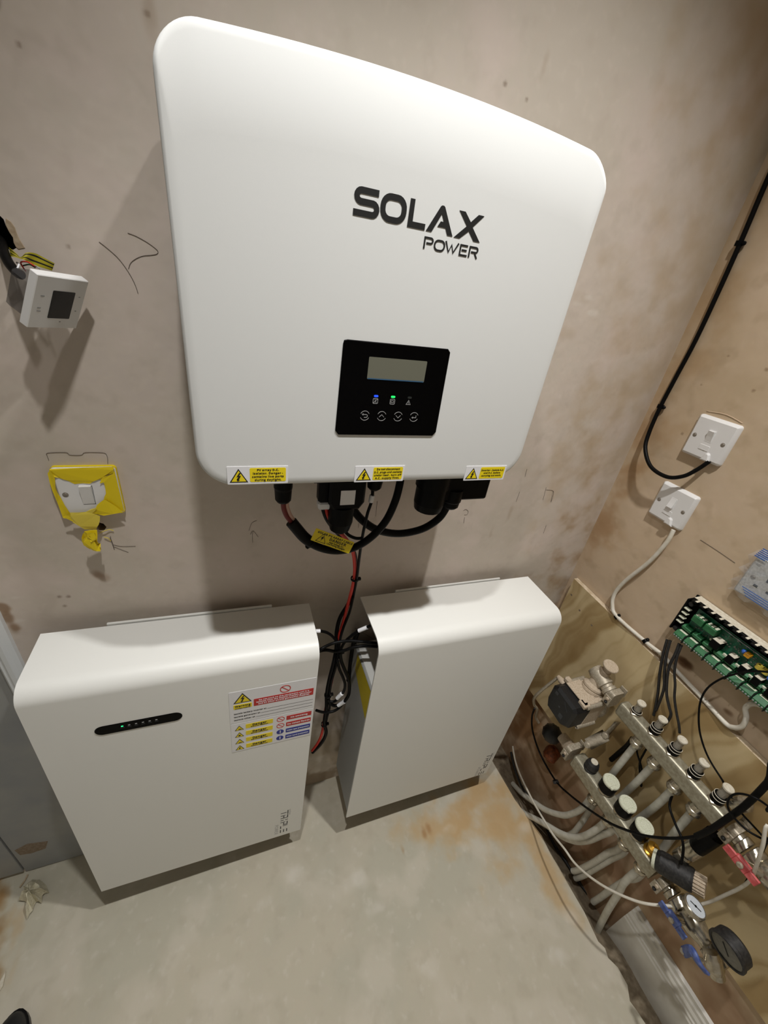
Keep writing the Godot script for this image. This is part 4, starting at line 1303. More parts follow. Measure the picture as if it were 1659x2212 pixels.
func small_triangle(parent: Node3D, c: Vector2, w: float, z: float, kind: int) -> void:
	var h := w * 0.88
	var s := st()
	prism(s, [c + Vector2(-w / 2, -h / 2), c + Vector2(w / 2, -h / 2), c + Vector2(0, h / 2)], z - 0.0003, z + 0.0001)
	obj("hazard_triangle", s, M.ink, parent)
	s = st()
	var k := 0.78
	var o := c - Vector2(0, h * 0.035)
	prism(s, [o + Vector2(-w / 2, -h / 2) * k, o + Vector2(w / 2, -h / 2) * k, o + Vector2(0, h / 2) * k], z, z + 0.0003)
	obj("triangle_field", s, M.sign_yellow, parent)
	s = st()
	match kind:
		0:
			prism(s, rrect(0.0055, 0.0022, 0.0006, c + Vector2(0.0012, -0.0042), 2), z + 0.0002, z + 0.0005)
		1:
			prism(s, disc(0.0024, c + Vector2(0, -0.0026), 10), z + 0.0002, z + 0.0005)
		2:
			prism(s, rrect(0.0060, 0.0016, 0.0005, c + Vector2(0.001, -0.0048), 2), z + 0.0002, z + 0.0005)
		3:
			prism(s, [c + Vector2(0.0008, 0.0028), c + Vector2(-0.0018, -0.0018), c + Vector2(0.0, -0.0014), c + Vector2(-0.0006, -0.0058), c + Vector2(0.0022, -0.0004), c + Vector2(0.0004, -0.0008)], z + 0.0002, z + 0.0005)
	obj("hazard_sign", s, M.ink, parent)

# ---------------------------------------------------------------- switches and outlet on the right wall
func screw(parent: Node3D, at: Vector3, xf := Transform3D()) -> void:
	var s := st()
	lathe(s, [Vector2(0.0042, 0.0), Vector2(0.0042, 0.0004), Vector2(0.0030, 0.0005), Vector2(0.0026, 0.0009), Vector2(0, 0.0010)], xf * Transform3D(Basis(Vector3(1, 0, 0), Vector3(0, 0, 1), Vector3(0, -1, 0)), at), 12)
	box(s, at + Vector3(0, 0, 0.0009), Vector3(0.0050, 0.0007, 0.0006), 0.0, xf)
	obj("screw", s, M.chrome_dark, parent)

func spur(called: String, label: String, z: float, y: float, on: bool) -> Node3D:
	var t := thing(called, label, "switch", on_right(z + 0.043, y, 0.0), "switched connection units on the right wall")
	var s := st()
	prism(s, rrect(0.086, 0.086, 0.006, Vector2(0, 0.043)), 0.0, 0.0105, 0.0055, Transform3D(), true)
	obj("plate", s, M.plastic, t)
	s = st()
	prism(s, rrect(0.0150, 0.0245, 0.0012, Vector2(0.0, 0.0500)), 0.0100, 0.0108, 0.0003)
	obj("rocker_frame", s, M.plastic, t)
	s = st()   # rocker tipped in at one end
	var k := 1.0 if on else -1.0
	var hi := 0.0155
	var lo := 0.0108
	var yt := 0.0608
	var yb := 0.0392
	var zt := lo if on else hi
	var zo := hi if on else lo
	var a := 0.0062
	quad(s, Vector3(-a, yb, zo), Vector3(a, yb, zo), Vector3(a, 0.0500, 0.0128), Vector3(-a, 0.0500, 0.0128))
	quad(s, Vector3(-a, 0.0500, 0.0128), Vector3(a, 0.0500, 0.0128), Vector3(a, yt, zt), Vector3(-a, yt, zt))
	quad(s, Vector3(-a, yt, 0.010), Vector3(-a, yt, zt), Vector3(a, yt, zt), Vector3(a, yt, 0.010))
	quad(s, Vector3(-a, yb, 0.010), Vector3(a, yb, 0.010), Vector3(a, yb, zo), Vector3(-a, yb, zo))
	for sd in [-1.0, 1.0]:
		var p := [Vector3(a * sd, yb, 0.010), Vector3(a * sd, yb, zo), Vector3(a * sd, 0.05, 0.0128), Vector3(a * sd, yt, zt), Vector3(a * sd, yt, 0.010)]
		for i in [1, 2, 3]:
			if sd < 0:
				tri(s, p[0], p[i], p[i + 1])
			else:
				tri(s, p[0], p[i + 1], p[i])
	obj("rocker", s, M.plastic, t)
	screw(t, Vector3(-0.030, 0.043, 0.0105))
	screw(t, Vector3(0.030, 0.043, 0.0105))
	s = st()
	prism(s, rrect(0.021, 0.011, 0.001, Vector2(0.000, 0.0255)), 0.0100, 0.0112, 0.0004)
	box(s, Vector3(0.0, 0.0212, 0.0112), Vector3(0.011, 0.0007, 0.0006))
	obj("fuse_holder", s, M.plastic, t)
	s = st()   # tapered cord outlet at the lower right
	prism(s, [Vector2(0.004, 0.001), Vector2(0.024, 0.001), Vector2(0.019, 0.016), Vector2(0.016, 0.019), Vector2(0.012, 0.019), Vector2(0.009, 0.016)], 0.006, 0.0145, 0.003)
	obj("cord_outlet", s, M.plastic, t)
	return t

func build_switches() -> void:
	spur("connection_unit", "white switched connection unit with a black cable from its lower edge", 0.1202, 1.2519, false)
	spur("connection_unit", "white switched connection unit with a white cord, below the one with the black cable", 0.119, 1.093, true)
	# twin socket under torn plastic film at the right edge
	var c := Vector3(0.968, 1.0974, 0.3485)
	var t := thing("socket_outlet", "dusty white twin socket outlet half wrapped in torn clear film with blue print", "socket", on_right(c.z + 0.073, c.y - 0.005, 0.0))
	var s := st()
	prism(s, rrect(0.146, 0.086, 0.004), 0.0, 0.0115, 0.003, Transform3D(), true)
	obj("plate", s, mottled(Color(0.66, 0.65, 0.62), Color(0.80, 0.79, 0.77), 61, 0.04, 16.0, 0.5), t)
	for q in [Vector2(-0.058, 0.0), Vector2(0.058, 0.0)]:
		screw(t, Vector3(q.x, q.y, 0.0116))
	s = st()
	for q in [Vector2(-0.036, 0.009), Vector2(0.036, 0.009)]:
		box(s, Vector3(q.x, q.y, 0.0115), Vector3(0.004, 0.009, 0.0008))
		box(s, Vector3(q.x - 0.011, q.y - 0.021, 0.0115), Vector3(0.007, 0.0045, 0.0008))
		box(s, Vector3(q.x + 0.011, q.y - 0.021, 0.0115), Vector3(0.007, 0.0045, 0.0008))
	obj("pin_slot", s, M.ink, t)
	# crumpled film: a wavy sheet over the plate with a torn edge, blue print on it
	var g := []
	for i in 15:
		var row := []
		for k in 11:
			var x := -0.083 + i * 0.0118 + (0.006 * sin(k * 2.1) if i == 0 else 0.0)
			var y := -0.051 + k * 0.0102 + (0.005 * sin(i * 1.7) if k in [0, 10] else 0.0)
			var onp := 1.0 if absf(x) < 0.072 and absf(y) < 0.043 else 0.25
			row.append(Vector3(x, y, 0.002 + 0.012 * onp + 0.002 * sin(i * 2.3 + k * 1.1) * sin(k * 1.9 - i) + 0.002 * rng.randf()))
		g.append(row)
	s = st()
	for i in 14:
		for k in 10:
			quad(s, g[i][k], g[i + 1][k], g[i + 1][k + 1], g[i][k + 1], -1)
	obj("plastic_film", s, M.film, t)
	s = st()
	for i in 4:
		box(s, Vector3(-0.035 + 0.004 * i, -0.0245 - 0.0042 * i, 0.0172), Vector3(0.052, 0.0012, 0.0008))
	for i in 6:
		box(s, Vector3(-0.066 + 0.002 * i, 0.041 + 0.0032 * i, 0.0165 - 0.0012 * i), Vector3(0.018 + 0.003 * i, 0.0018, 0.0008))
	tag(obj("film_print", s, M.sign_blue_pale, t), "blue print on the film")

# ---------------------------------------------------------------- things on the left of the back wall
func build_left_wall_things() -> void:
	# switch plate wrapped in torn yellow masking tape
	var cx := -0.1770
	var cy := 1.139
	var t := thing("light_switch", "white light switch wrapped in torn yellow masking tape on the left wall", "switch", Transform3D(Basis(), Vector3(cx, cy, 0)))
	var s := st()
	prism(s, rrect(0.0845, 0.0845, 0.005), 0.0, 0.0090, 0.003, Transform3D(), true)
	obj("plate", s, M.plastic, t)
	s = st()
	box(s, Vector3(-0.0025, 0.0115, 0.0090), Vector3(0.0170, 0.0005, 0.001))
	quad(s, Vector3(-0.0115, -0.0215, 0.0092), Vector3(0.0045, -0.0215, 0.0092), Vector3(0.0055, 0.0120, 0.0145), Vector3(-0.0105, 0.0120, 0.0145))
	quad(s, Vector3(-0.0105, 0.0120, 0.0145), Vector3(0.0055, 0.0120, 0.0145), Vector3(0.0055, 0.0128, 0.0085), Vector3(-0.0105, 0.0128, 0.0085))
	tri(s, Vector3(-0.0115, -0.0215, 0.0088), Vector3(-0.0105, 0.0120, 0.0145), Vector3(-0.0105, 0.0120, 0.0088))
	tri(s, Vector3(0.0045, -0.0215, 0.0088), Vector3(0.0055, 0.0120, 0.0088), Vector3(0.0055, 0.0120, 0.0145))
	obj("rocker", s, M.plastic, t)
	s = st()
	strokes(s, [Vector2(-0.0112, -0.0218), Vector2(0.0052, -0.0218), Vector2(0.0062, 0.0115)], 0.0006, 0.0088, 0.0093)
	obj("rocker_gap", s, M.grey_ink, t)
	screw(t, Vector3(-0.0315, -0.0035, 0.0090))
	# tape pieces hugging the rim, each a crumpled sheet proud of the plate
	var tl := [Vector2(-0.2183, 1.1804), Vector2(-0.1349, 1.1828), Vector2(-0.1379, 1.1713), Vector2(-0.1529, 1.1658), Vector2(-0.1515, 1.161), Vector2(-0.1653, 1.1591), Vector2(-0.1724, 1.1546), Vector2(-0.1927, 1.1541), Vector2(-0.2047, 1.1626), Vector2(-0.2146, 1.1675), Vector2(-0.2192, 1.1766)]
	tape(t, "tape_piece", tl, M.tape, 0.0094)
	tape(t, "tape_piece", [Vector2(-0.1349, 1.1828), Vector2(-0.1344, 1.1005), Vector2(-0.1454, 1.1064), Vector2(-0.1592, 1.1237), Vector2(-0.1536, 1.137), Vector2(-0.1532, 1.1563), Vector2(-0.159, 1.1547), Vector2(-0.1529, 1.1658), Vector2(-0.1379, 1.1713)], M.tape, 0.0098)
	tape(t, "tape_piece", [Vector2(-0.2183, 1.1804), Vector2(-0.2146, 1.1675), Vector2(-0.218, 1.1469), Vector2(-0.2156, 1.1326), Vector2(-0.2092, 1.1015), Vector2(-0.2207, 1.0959), Vector2(-0.2231, 1.1447), Vector2(-0.2224, 1.1733)], M.tape, 0.0096)
	tape(t, "tape_piece", [Vector2(-0.2074, 1.1063), Vector2(-0.1869, 1.1056), Vector2(-0.1698, 1.1134), Vector2(-0.1783, 1.1025), Vector2(-0.1687, 1.0968), Vector2(-0.173, 1.0814), Vector2(-0.1787, 1.0713), Vector2(-0.1944, 1.0726), Vector2(-0.2077, 1.0879), Vector2(-0.2085, 1.0969)], M.tape_pale, 0.0135)
	tape(t, "tape_piece", [Vector2(-0.1691, 1.1171), Vector2(-0.1581, 1.1265), Vector2(-0.1538, 1.1251), Vector2(-0.1352, 1.1011), Vector2(-0.1636, 1.0964), Vector2(-0.1783, 1.1025)], M.tape, 0.0120)
	tape(t, "tape_piece", [Vector2(-0.2193, 1.0983), Vector2(-0.2079, 1.1038), Vector2(-0.2066, 1.0891), Vector2(-0.2149, 1.0961)], M.tape, 0.0140)
	tape(t, "tape_piece", [Vector2(-0.1918, 1.0762), Vector2(-0.1753, 1.0755), Vector2(-0.1782, 1.055), Vector2(-0.1757, 1.0479), Vector2(-0.1759, 1.0368), Vector2(-0.1917, 1.0392), Vector2(-0.2001, 1.0489), Vector2(-0.1999, 1.0611), Vector2(-0.1958, 1.07)], M.tape, 0.0210, 0.006)
	tape(t, "tape_piece", [Vector2(-0.1953, 1.0633), Vector2(-0.1847, 1.0703), Vector2(-0.1778, 1.055), Vector2(-0.1753, 1.0382), Vector2(-0.186, 1.0393), Vector2(-0.198, 1.0502)], M.tape, 0.0270, 0.005)
	tape(t, "tape_piece", [Vector2(-0.1878, 1.0732), Vector2(-0.181, 1.0753), Vector2(-0.1757, 1.0735), Vector2(-0.1782, 1.0604), Vector2(-0.1852, 1.0584), Vector2(-0.1894, 1.0654)], M.tape, 0.0280, 0.004)
	# folded rim strip round the plate edge
	s = st()
	prism(s, rrect(0.0862, 0.0862, 0.0055), 0.0002, 0.0055)
	obj("tape_rim", s, M.tape, t)
	# loose paper fibres round the small hole
	for q in [[Vector3(-0.1805, 1.0567, 0.003), Vector3(-0.1718, 1.0607, 0.004), Vector3(-0.1639, 1.0628, 0.003), Vector3(-0.1588, 1.059, 0.002)], [Vector3(-0.1747, 1.0472, 0.002), Vector3(-0.169, 1.0453, 0.003), Vector3(-0.1667, 1.0381, 0.001)]]:
		wire("paper_fibre", q, 0.0007, M.tape_pale, t, 5)

	# thermostat hanging off its wires, turned away from the wall
	var o := Vector3(-0.1476, 1.4456, 0.078)
	var tz := 0.078
	var u := Vector3(0.0342, -0.005, -0.0544)
	var v := Vector3(-0.0288, -0.058, -0.0116)
	var side := (u.length() + v.length()) / 2.0
	var bx := u.normalized()
	var by := -(v - bx * v.dot(bx)).normalized()
	var bz := bx.cross(by)
	var mid := o + u / 2 + v / 2
	var th := thing("thermostat", "square white room thermostat hanging from the hole on its wires", "thermostat", Transform3D(Basis(bx, by, bz), mid))
	s = st()
	box(s, Vector3(0, 0, -0.0055), Vector3(u.length(), v.length(), 0.011), 0.0008)
	obj("front_shell", s, M.plastic, th)
	s = st()
	prism(s, rrect(u.length() * 0.44, v.length() * 0.54, 0.0008, Vector2(u.length() * 0.055, -v.length() * 0.02), 2), -0.0005, 0.0004)
	obj("lcd_screen", s, M.grey_lcd, th)
	s = st()
	for q in [Vector3(-0.34, 0.13, 0.07), Vector3(-0.36, -0.10, 0.06), Vector3(-0.355, -0.16, 0.07), Vector3(0.38, 0.17, 0.03), Vector3(0.37, -0.12, 0.03), Vector3(0.10, -0.36, 0.03)]:
		box(s, Vector3(q.x * u.length(), q.y * v.length(), 0.0002), Vector3(q.z * u.length(), 0.0010, 0.0004))
	obj("button_mark", s, M.silver_ink, th)
	s = st()   # clear back box full of wires
	box(s, Vector3(-0.008, -0.004, -0.024), Vector3(0.044, 0.046, 0.026), 0.004)
	obj("clear_back_box", s, M.cloudy, th)
	s = st()
	box(s, Vector3(-0.006, 0.004, -0.0135), Vector3(0.030, 0.030, 0.004), 0.001)
	obj("terminal_plate", s, M.dusty, th)
	var bk := mid - bz * 0.022
	wire("wire", [bk + Vector3(-0.012, 0.02, 0), Vector3(-0.1752, 1.4527, 0.035), Vector3(-0.1651, 1.4548, 0.045), Vector3(-0.1601, 1.4517, 0.045), bk + Vector3(0.0, 0.026, 0.004)], 0.0008, M.red, th, 6)
	wire("wire", [Vector3(-0.1805, 1.4519, 0.03), Vector3(-0.1758, 1.4508, 0.04), Vector3(-0.1767, 1.4464, 0.045)], 0.0011, M.sign_white, th, 6)
	wire("wire", [Vector3(-0.1752, 1.4495, 0.032), Vector3(-0.165, 1.4523, 0.042), Vector3(-0.1594, 1.45, 0.045)], 0.0008, mat(Color(0.05, 0.25, 0.12), 0.4), th, 6)
	wire("wire", [Vector3(-0.161, 1.4519, 0.04), Vector3(-0.1552, 1.4512, 0.05), Vector3(-0.1533, 1.4496, 0.05)], 0.0008, M.side_grey, th, 6)

	# dark cable out of the hole down to the thermostat
	cable("thermostat_cable", "black cable coming out of the wall hole to the hanging thermostat", [Vector3(-0.218, 1.4756, -0.04), Vector3(-0.2008, 1.4693, 0), Vector3(-0.193, 1.4589, 0.022), Vector3(-0.1867, 1.4499, 0.034), Vector3(-0.1788, 1.443, 0.044), Vector3(-0.1732, 1.4414, 0.05)], 0.0052, M.rubber)
	# striped warning tape stuck round the cable
	var strip := [Vector3(-0.1911, 1.4661, 0.01), Vector3(-0.1787, 1.4615, 0.03), Vector3(-0.1768, 1.458, 0.026), Vector3(-0.1702, 1.4633, 0.026), Vector3(-0.1642, 1.4636, 0.018), Vector3(-0.1584, 1.46, 0.012), Vector3(-0.15, 1.4552, 0.008)]
	var low := [Vector3(-0.1877, 1.4572, 0.022), Vector3(-0.178, 1.4579, 0.04), Vector3(-0.1719, 1.4569, 0.042), Vector3(-0.17, 1.4559, 0.036), Vector3(-0.17, 1.4521, 0.026), Vector3(-0.1627, 1.4497, 0.018), Vector3(-0.1545, 1.4467, 0.008)]
	var aa := spline(strip, 4)
	var bb := spline(low, 4)
	var wt := thing("warning_tape", "yellow and black striped tape curling out of the wall hole above the thermostat", "tape")
	s = st()
	var sb := st()
	for i in aa.size() - 1:
		for k in 7:
			var f0 := k / 7.0
			var f1 := (k + 1) / 7.0
			var tgt := sb if k in [1, 4] else s
			quad(tgt, aa[i].lerp(bb[i], f1), aa[i + 1].lerp(bb[i + 1], f1), aa[i + 1].lerp(bb[i + 1], f0), aa[i].lerp(bb[i], f0), 1)
	obj("tape_ribbon", s, mat(Color(0.62, 0.58, 0.10), 0.5), wt)
	tag(obj("black_stripe", sb, M.ink, wt), "black stripes of the tape")

func tape(parent: Node3D, called: String, outline: Array, m: Material, z: float, rough := 0.0022) -> void:
	# crumpled piece: outline points at uneven heights round a few inner points
	var poly := PackedVector2Array(outline)
	if area2(poly) < 0.0:
		poly.reverse()
	var pts := PackedVector2Array()
	var n := poly.size()
	for i in n:
		pts.append(poly[i])
		pts.append((poly[i] + poly[(i + 1) % n]) / 2 + Vector2(rng.randf() - 0.5, rng.randf() - 0.5) * 0.0015)
	var zs := []
	for i in pts.size():
		zs.append(z + rng.randf() * rough)
	var idx := Geometry2D.triangulate_polygon(pts)
	var s := st()
	for t in range(0, idx.size(), 3):
		var v := []
		for k in 3:
			v.append(Vector3(pts[idx[t + k]].x, pts[idx[t + k]].y, zs[idx[t + k]]))
		if (v[1] - v[0]).cross(v[2] - v[0]).z < 0.0:
			v = [v[0], v[2], v[1]]
		tri(s, v[0], v[1], v[2])
		tri(s, v[0] - Vector3(0, 0, 0.0003), v[2] - Vector3(0, 0, 0.0003), v[1] - Vector3(0, 0, 0.0003))
	wobj(called, s, m, parent)

# ---------------------------------------------------------------- plywood and the open heating controller
func build_plywood_and_controller() -> void:
	var th := 0.015
	var t := structure_free_board(th)
	# controller: black tray with toothed walls, circuit board, terminals, relays
	var z0 := 0.300
	var y0 := 0.893
	var len_ := 0.42
	var hh := 0.098
	var c := thing("heating_controller", "open heating wiring centre, black tray with a green circuit board above the plywood", "controller", on_right(z0, y0, 0.0))
	var s := st()
	box(s, Vector3(len_ / 2, hh / 2, 0.003), Vector3(len_, hh, 0.004), 0.001)
	box(s, Vector3(0.003, hh / 2, 0.016), Vector3(0.004, hh - 0.012, 0.030), 0.001)
	box(s, Vector3(len_ / 2, hh - 0.002, 0.014), Vector3(len_ - 0.012, 0.0035, 0.026), 0.001)
	box(s, Vector3(len_ / 2, 0.002, 0.010), Vector3(len_ - 0.012, 0.0035, 0.018), 0.001)
	obj("tray", s, M.black, c)
	s = st()   # dust lying on the tray's top wall
	box(s, Vector3(len_ / 2, hh + 0.0006, 0.0120), Vector3(len_ - 0.014, 0.0012, 0.021), 0.0005)
	obj("dust_layer", s, M.dust_cap, c)
	for k in 24:
		s = st()
		box(s, Vector3(0.016 + k * 0.0170, hh - 0.0015, 0.0315), Vector3(0.0105, 0.0030, 0.010), 0.0006)
		obj("top_tooth", s, M.black, c)
		s = st()
		box(s, Vector3(0.016 + k * 0.0170 + 0.003, hh + 0.0006, 0.0290), Vector3(0.0050, 0.0010, 0.011), 0.0003)
		obj("tooth_dust", s, M.dust_cap, c)
		s = st()
		box(s, Vector3(0.022 + k * 0.0170, -0.0035, 0.014), Vector3(0.0085, 0.010, 0.012), 0.001)
		obj("bottom_tooth", s, M.black, c)
	s = st()
	box(s, Vector3(0.215, 0.043, 0.013), Vector3(0.385, 0.072, 0.0018))
	var pcb := obj("circuit_board", s, M.pcb, c)
	s = st()
	box(s, Vector3(0.235, 0.0755, 0.014), Vector3(0.33, 0.0012, 0.0045))
	obj("board_edge", s, M.side_grey, pcb)
	# lower terminal row: eight or more plug-in blocks with a sloping lit face, black bars between
	for k in 15:
		var x := 0.018 + k * 0.0236
		s = st()
		prism(s, [Vector2(0.012, 0.0), Vector2(0.036, 0.0), Vector2(0.040, 0.004), Vector2(0.040, 0.009), Vector2(0.033, 0.0165), Vector2(0.022, 0.0165), Vector2(0.022, 0.020), Vector2(0.012, 0.020)], -0.0108, 0.0108, 0.0004, Transform3D(Basis(Vector3(0, 0, 1), Vector3(0, 1, 0), Vector3(-1, 0, 0)), Vector3(x + 0.0118, 0.001, 0.0)))
		var tb := obj("terminal_block", s, M.terminal, c)
		s = st()
		box(s, Vector3(x + 0.0235, 0.010, 0.0335), Vector3(0.0016, 0.020, 0.016))
		obj("divider", s, M.ink, tb)
		s = st()
		box(s, Vector3(x + 0.0118, 0.0178, 0.0275), Vector3(0.017, 0.0016, 0.0070), 0.0005)
		obj("marker_strip", s, M.cap_green, tb)
		for j in 4:
			s = st()
			lathe(s, [Vector2(0.0017, 0.0), Vector2(0.0017, 0.0005), Vector2(0, 0.0006)], Transform3D(Basis(Vector3(1, 0, 0), Vector3(0, 0, 1), Vector3(0, -1, 0)), Vector3(x + 0.0040 + j * 0.0052, 0.0065, 0.0402)), 8)
			obj("terminal_screw", s, M.side_grey, tb)
		# second, inner row
		s = st()
		prism(s, [Vector2(0.012, 0.0), Vector2(0.026, 0.0), Vector2(0.028, 0.003), Vector2(0.028, 0.007), Vector2(0.023, 0.010), Vector2(0.012, 0.010)], -0.0100, 0.0100, 0.0004, Transform3D(Basis(Vector3(0, 0, 1), Vector3(0, 1, 0), Vector3(-1, 0, 0)), Vector3(x + 0.0118, 0.0225, 0.0)))
		obj("inner_terminal", s, M.terminal, c)
	for k in 2:   # two large connectors near the top left corner
		s = st()
		box(s, Vector3(0.040 + k * 0.026, 0.064, 0.024), Vector3(0.023, 0.015, 0.020), 0.001)
		box(s, Vector3(0.040 + k * 0.026, 0.055, 0.019), Vector3(0.023, 0.006, 0.012), 0.001)
		obj("connector", s, M.terminal, c)
		s = st()
		for j in 3:
			box(s, Vector3(0.033 + k * 0.026 + j * 0.0072, 0.0722, 0.025), Vector3(0.0052, 0.0014, 0.012), 0.0003)
		obj("dust_patch", s, M.cap_green, c)
	# relays: black cubes with pale tops
	for q in [[0.088, 0.046, 0.017, 0.023], [0.120, 0.037, 0.013, 0.018], [0.145, 0.036, 0.013, 0.018], [0.170, 0.035, 0.013, 0.018], [0.195, 0.034, 0.013, 0.018], [0.220, 0.034, 0.013, 0.018], [0.245, 0.034, 0.013, 0.018], [0.270, 0.034, 0.013, 0.018], [0.295, 0.034, 0.013, 0.018]]:
		s = st()
		box(s, Vector3(q[0], q[1], 0.014 + q[3] / 2), Vector3(q[2], 0.018, q[3]), 0.0008)
		var rl := obj("relay", s, M.black, c)
		s = st()
		box(s, Vector3(q[0], q[1] + 0.0092, 0.014 + q[3] / 2), Vector3(q[2] - 0.001, 0.0012, q[3] - 0.001), 0.0004)
		obj("dusty_top", s, M.dust_cap, rl)
		s = st()
		box(s, Vector3(q[0] - 0.012, q[1] - 0.003, 0.0225), Vector3(0.008, 0.005, 0.004), 0.0006)
		obj("white_capacitor", s, M.cap_green, c)
	# coloured parts
	s = st()
	box(s, Vector3(0.135, 0.065, 0.021), Vector3(0.010, 0.009, 0.013), 0.0012)
	tag(obj("capacitor", s, mat(Color(0.85, 0.60, 0.12), 0.4), c), "orange-yellow capacitor")
	s = st()
	lathe(s, [Vector2(0, 0), Vector2(0.004, 0.001), Vector2(0.0048, 0.004), Vector2(0.004, 0.007), Vector2(0, 0.008)], Transform3D(Basis(), Vector3(0.127, 0.061, 0.020)), 12, true)
	tag(obj("varistor", s, mat(Color(0.20, 0.38, 0.72), 0.4), c), "blue disc part")
	s = st()
	for k in 3:
		lathe(s, [Vector2(0.0035, 0), Vector2(0.0055, 0), Vector2(0.0055, 0.009), Vector2(0.0035, 0.009)], Transform3D(Basis(), Vector3(0.158 + k * 0.006, 0.055, 0.0215)), 12)
	tag(obj("choke_coil", s, mat(Color(0.78, 0.70, 0.28), 0.5), c), "yellow wound coil")
	s = st()
	box(s, Vector3(0.203, 0.055, 0.027), Vector3(0.026, 0.026, 0.018), 0.001)
	box(s, Vector3(0.203, 0.055, 0.023), Vector3(0.036, 0.016, 0.014), 0.001)
	var tf := obj("transformer", s, mat(Color(0.86, 0.79, 0.22), 0.45), c)
	s = st()
	box(s, Vector3(0.203, 0.050, 0.0362), Vector3(0.012, 0.012, 0.001))
	obj("black_core", s, M.ink, tf)
	s = st()
	lathe(s, [Vector2(0, 0), Vector2(0.004, 0.001), Vector2(0.0048, 0.004), Vector2(0.004, 0.007), Vector2(0, 0.008)], Transform3D(Basis(), Vector3(0.180, 0.048, 0.020)), 12, true)
	obj("varistor", s, mat(Color(0.20, 0.38, 0.72), 0.4), c)
	# fine components, too small to tell apart
	var mm := MultiMesh.new()
	mm.transform_format = MultiMesh.TRANSFORM_3D
	var bm := BoxMesh.new()
	bm.size = Vector3(1, 1, 1)
	mm.mesh = bm
	mm.instance_count = 260
	for i in 260:
		var sc := Vector3(0.0012 + rng.randf() * 0.002, 0.0008 + rng.randf() * 0.0016, 0.002 + rng.randf() * 0.001)
		mm.set_instance_transform(i, Transform3D(Basis.from_scale(sc), Vector3(0.03 + rng.randf() * 0.36, 0.030 + rng.randf() * 0.044, 0.0145)))
	var mi := MultiMeshInstance3D.new()
	mi.name = "small_components"
	mi.multimesh = mm
	mi.material_override = mottled(Color(0.12, 0.12, 0.11), Color(0.70, 0.72, 0.66), 63, 0.09, 60.0, 0.5)
	mi.set_meta("kind", "stuff")
	c.add_child(mi, true)
	s = st()   # screw post and corner flap at the left end
	lathe(s, [Vector2(0.005, 0), Vector2(0.005, 0.026), Vector2(0.003, 0.027), Vector2(0, 0.027)], Transform3D(Basis(Vector3(1, 0, 0), Vector3(0, 0, 1), Vector3(0, -1, 0)), Vector3(0.012, 0.085, 0.005)), 12)
	lathe(s, [Vector2(0.005, 0), Vector2(0.005, 0.026), Vector2(0.003, 0.027), Vector2(0, 0.027)], Transform3D(Basis(Vector3(1, 0, 0), Vector3(0, 0, 1), Vector3(0, -1, 0)), Vector3(0.012, 0.014, 0.005)), 12)
	obj("screw_post", s, M.pump_black, c)
	s = st()
	for k in 4:
		box(s, Vector3(0.0115, 0.034 + k * 0.012, 0.028), Vector3(0.012, 0.003, 0.010), 0.0005)
	obj("cord_clamp_teeth", s, M.cap_green, c)

func structure_free_board(th: float) -> Node3D:
	var t := thing("plywood_board", "varnished plywood mounting board on the right wall behind the pipework", "board")
	var s := st()
	# corners in (z, y); the top edge falls a little towards the camera
	var q := [Vector2(0.026, 0.330), Vector2(1.38, 0.330), Vector2(1.38, 0.760), Vector2(0.562, 0.788), Vector2(0.024, 0.809)]
	var x := WX - th
	var uvs := func(v: Vector2) -> Vector2: return Vector2(v.x / 1.6, 1.0 - (v.y - 0.3) / 0.9)
	for tr in [[0, 1, 2], [0, 2, 3], [0, 3, 4]]:
		s.set_smooth_group(-1)
		for k in [0, 2, 1]:
			var v: Vector2 = q[tr[k]]
			s.set_uv(uvs.call(v))
			s.add_vertex(Vector3(x, v.y, v.x))
	obj("face_veneer", s, M.ply, t)
	s = st()
	for i in 5:
		var a: Vector2 = q[i]
		var b: Vector2 = q[(i + 1) % 5]
		quad(s, Vector3(WX - 0.001, a.y, a.x), Vector3(WX - 0.001, b.y, b.x), Vector3(x, b.y, b.x), Vector3(x, a.y, a.x))
	obj("board_edge", s, M.ply_edge, t)
	for v in [Vector2(0.039, 0.7591),Vector2(0.1356, 0.731),Vector2(0.0837, 0.7384)]:
		s = st()
		prism(s, spot(0.0035, 0.0028, v), 0.0, 0.0004, 0.0, on_right(0, 0, th))
		obj("knot", s, M.stain, t)
	return t

# ---------------------------------------------------------------- underfloor heating manifold
const NUT := [Vector2(0.0095, -0.030), Vector2(0.0140, -0.028), Vector2(0.0160, -0.022), Vector2(0.0150, -0.013), Vector2(0.0135, -0.012), Vector2(0.0135, 0.002)]

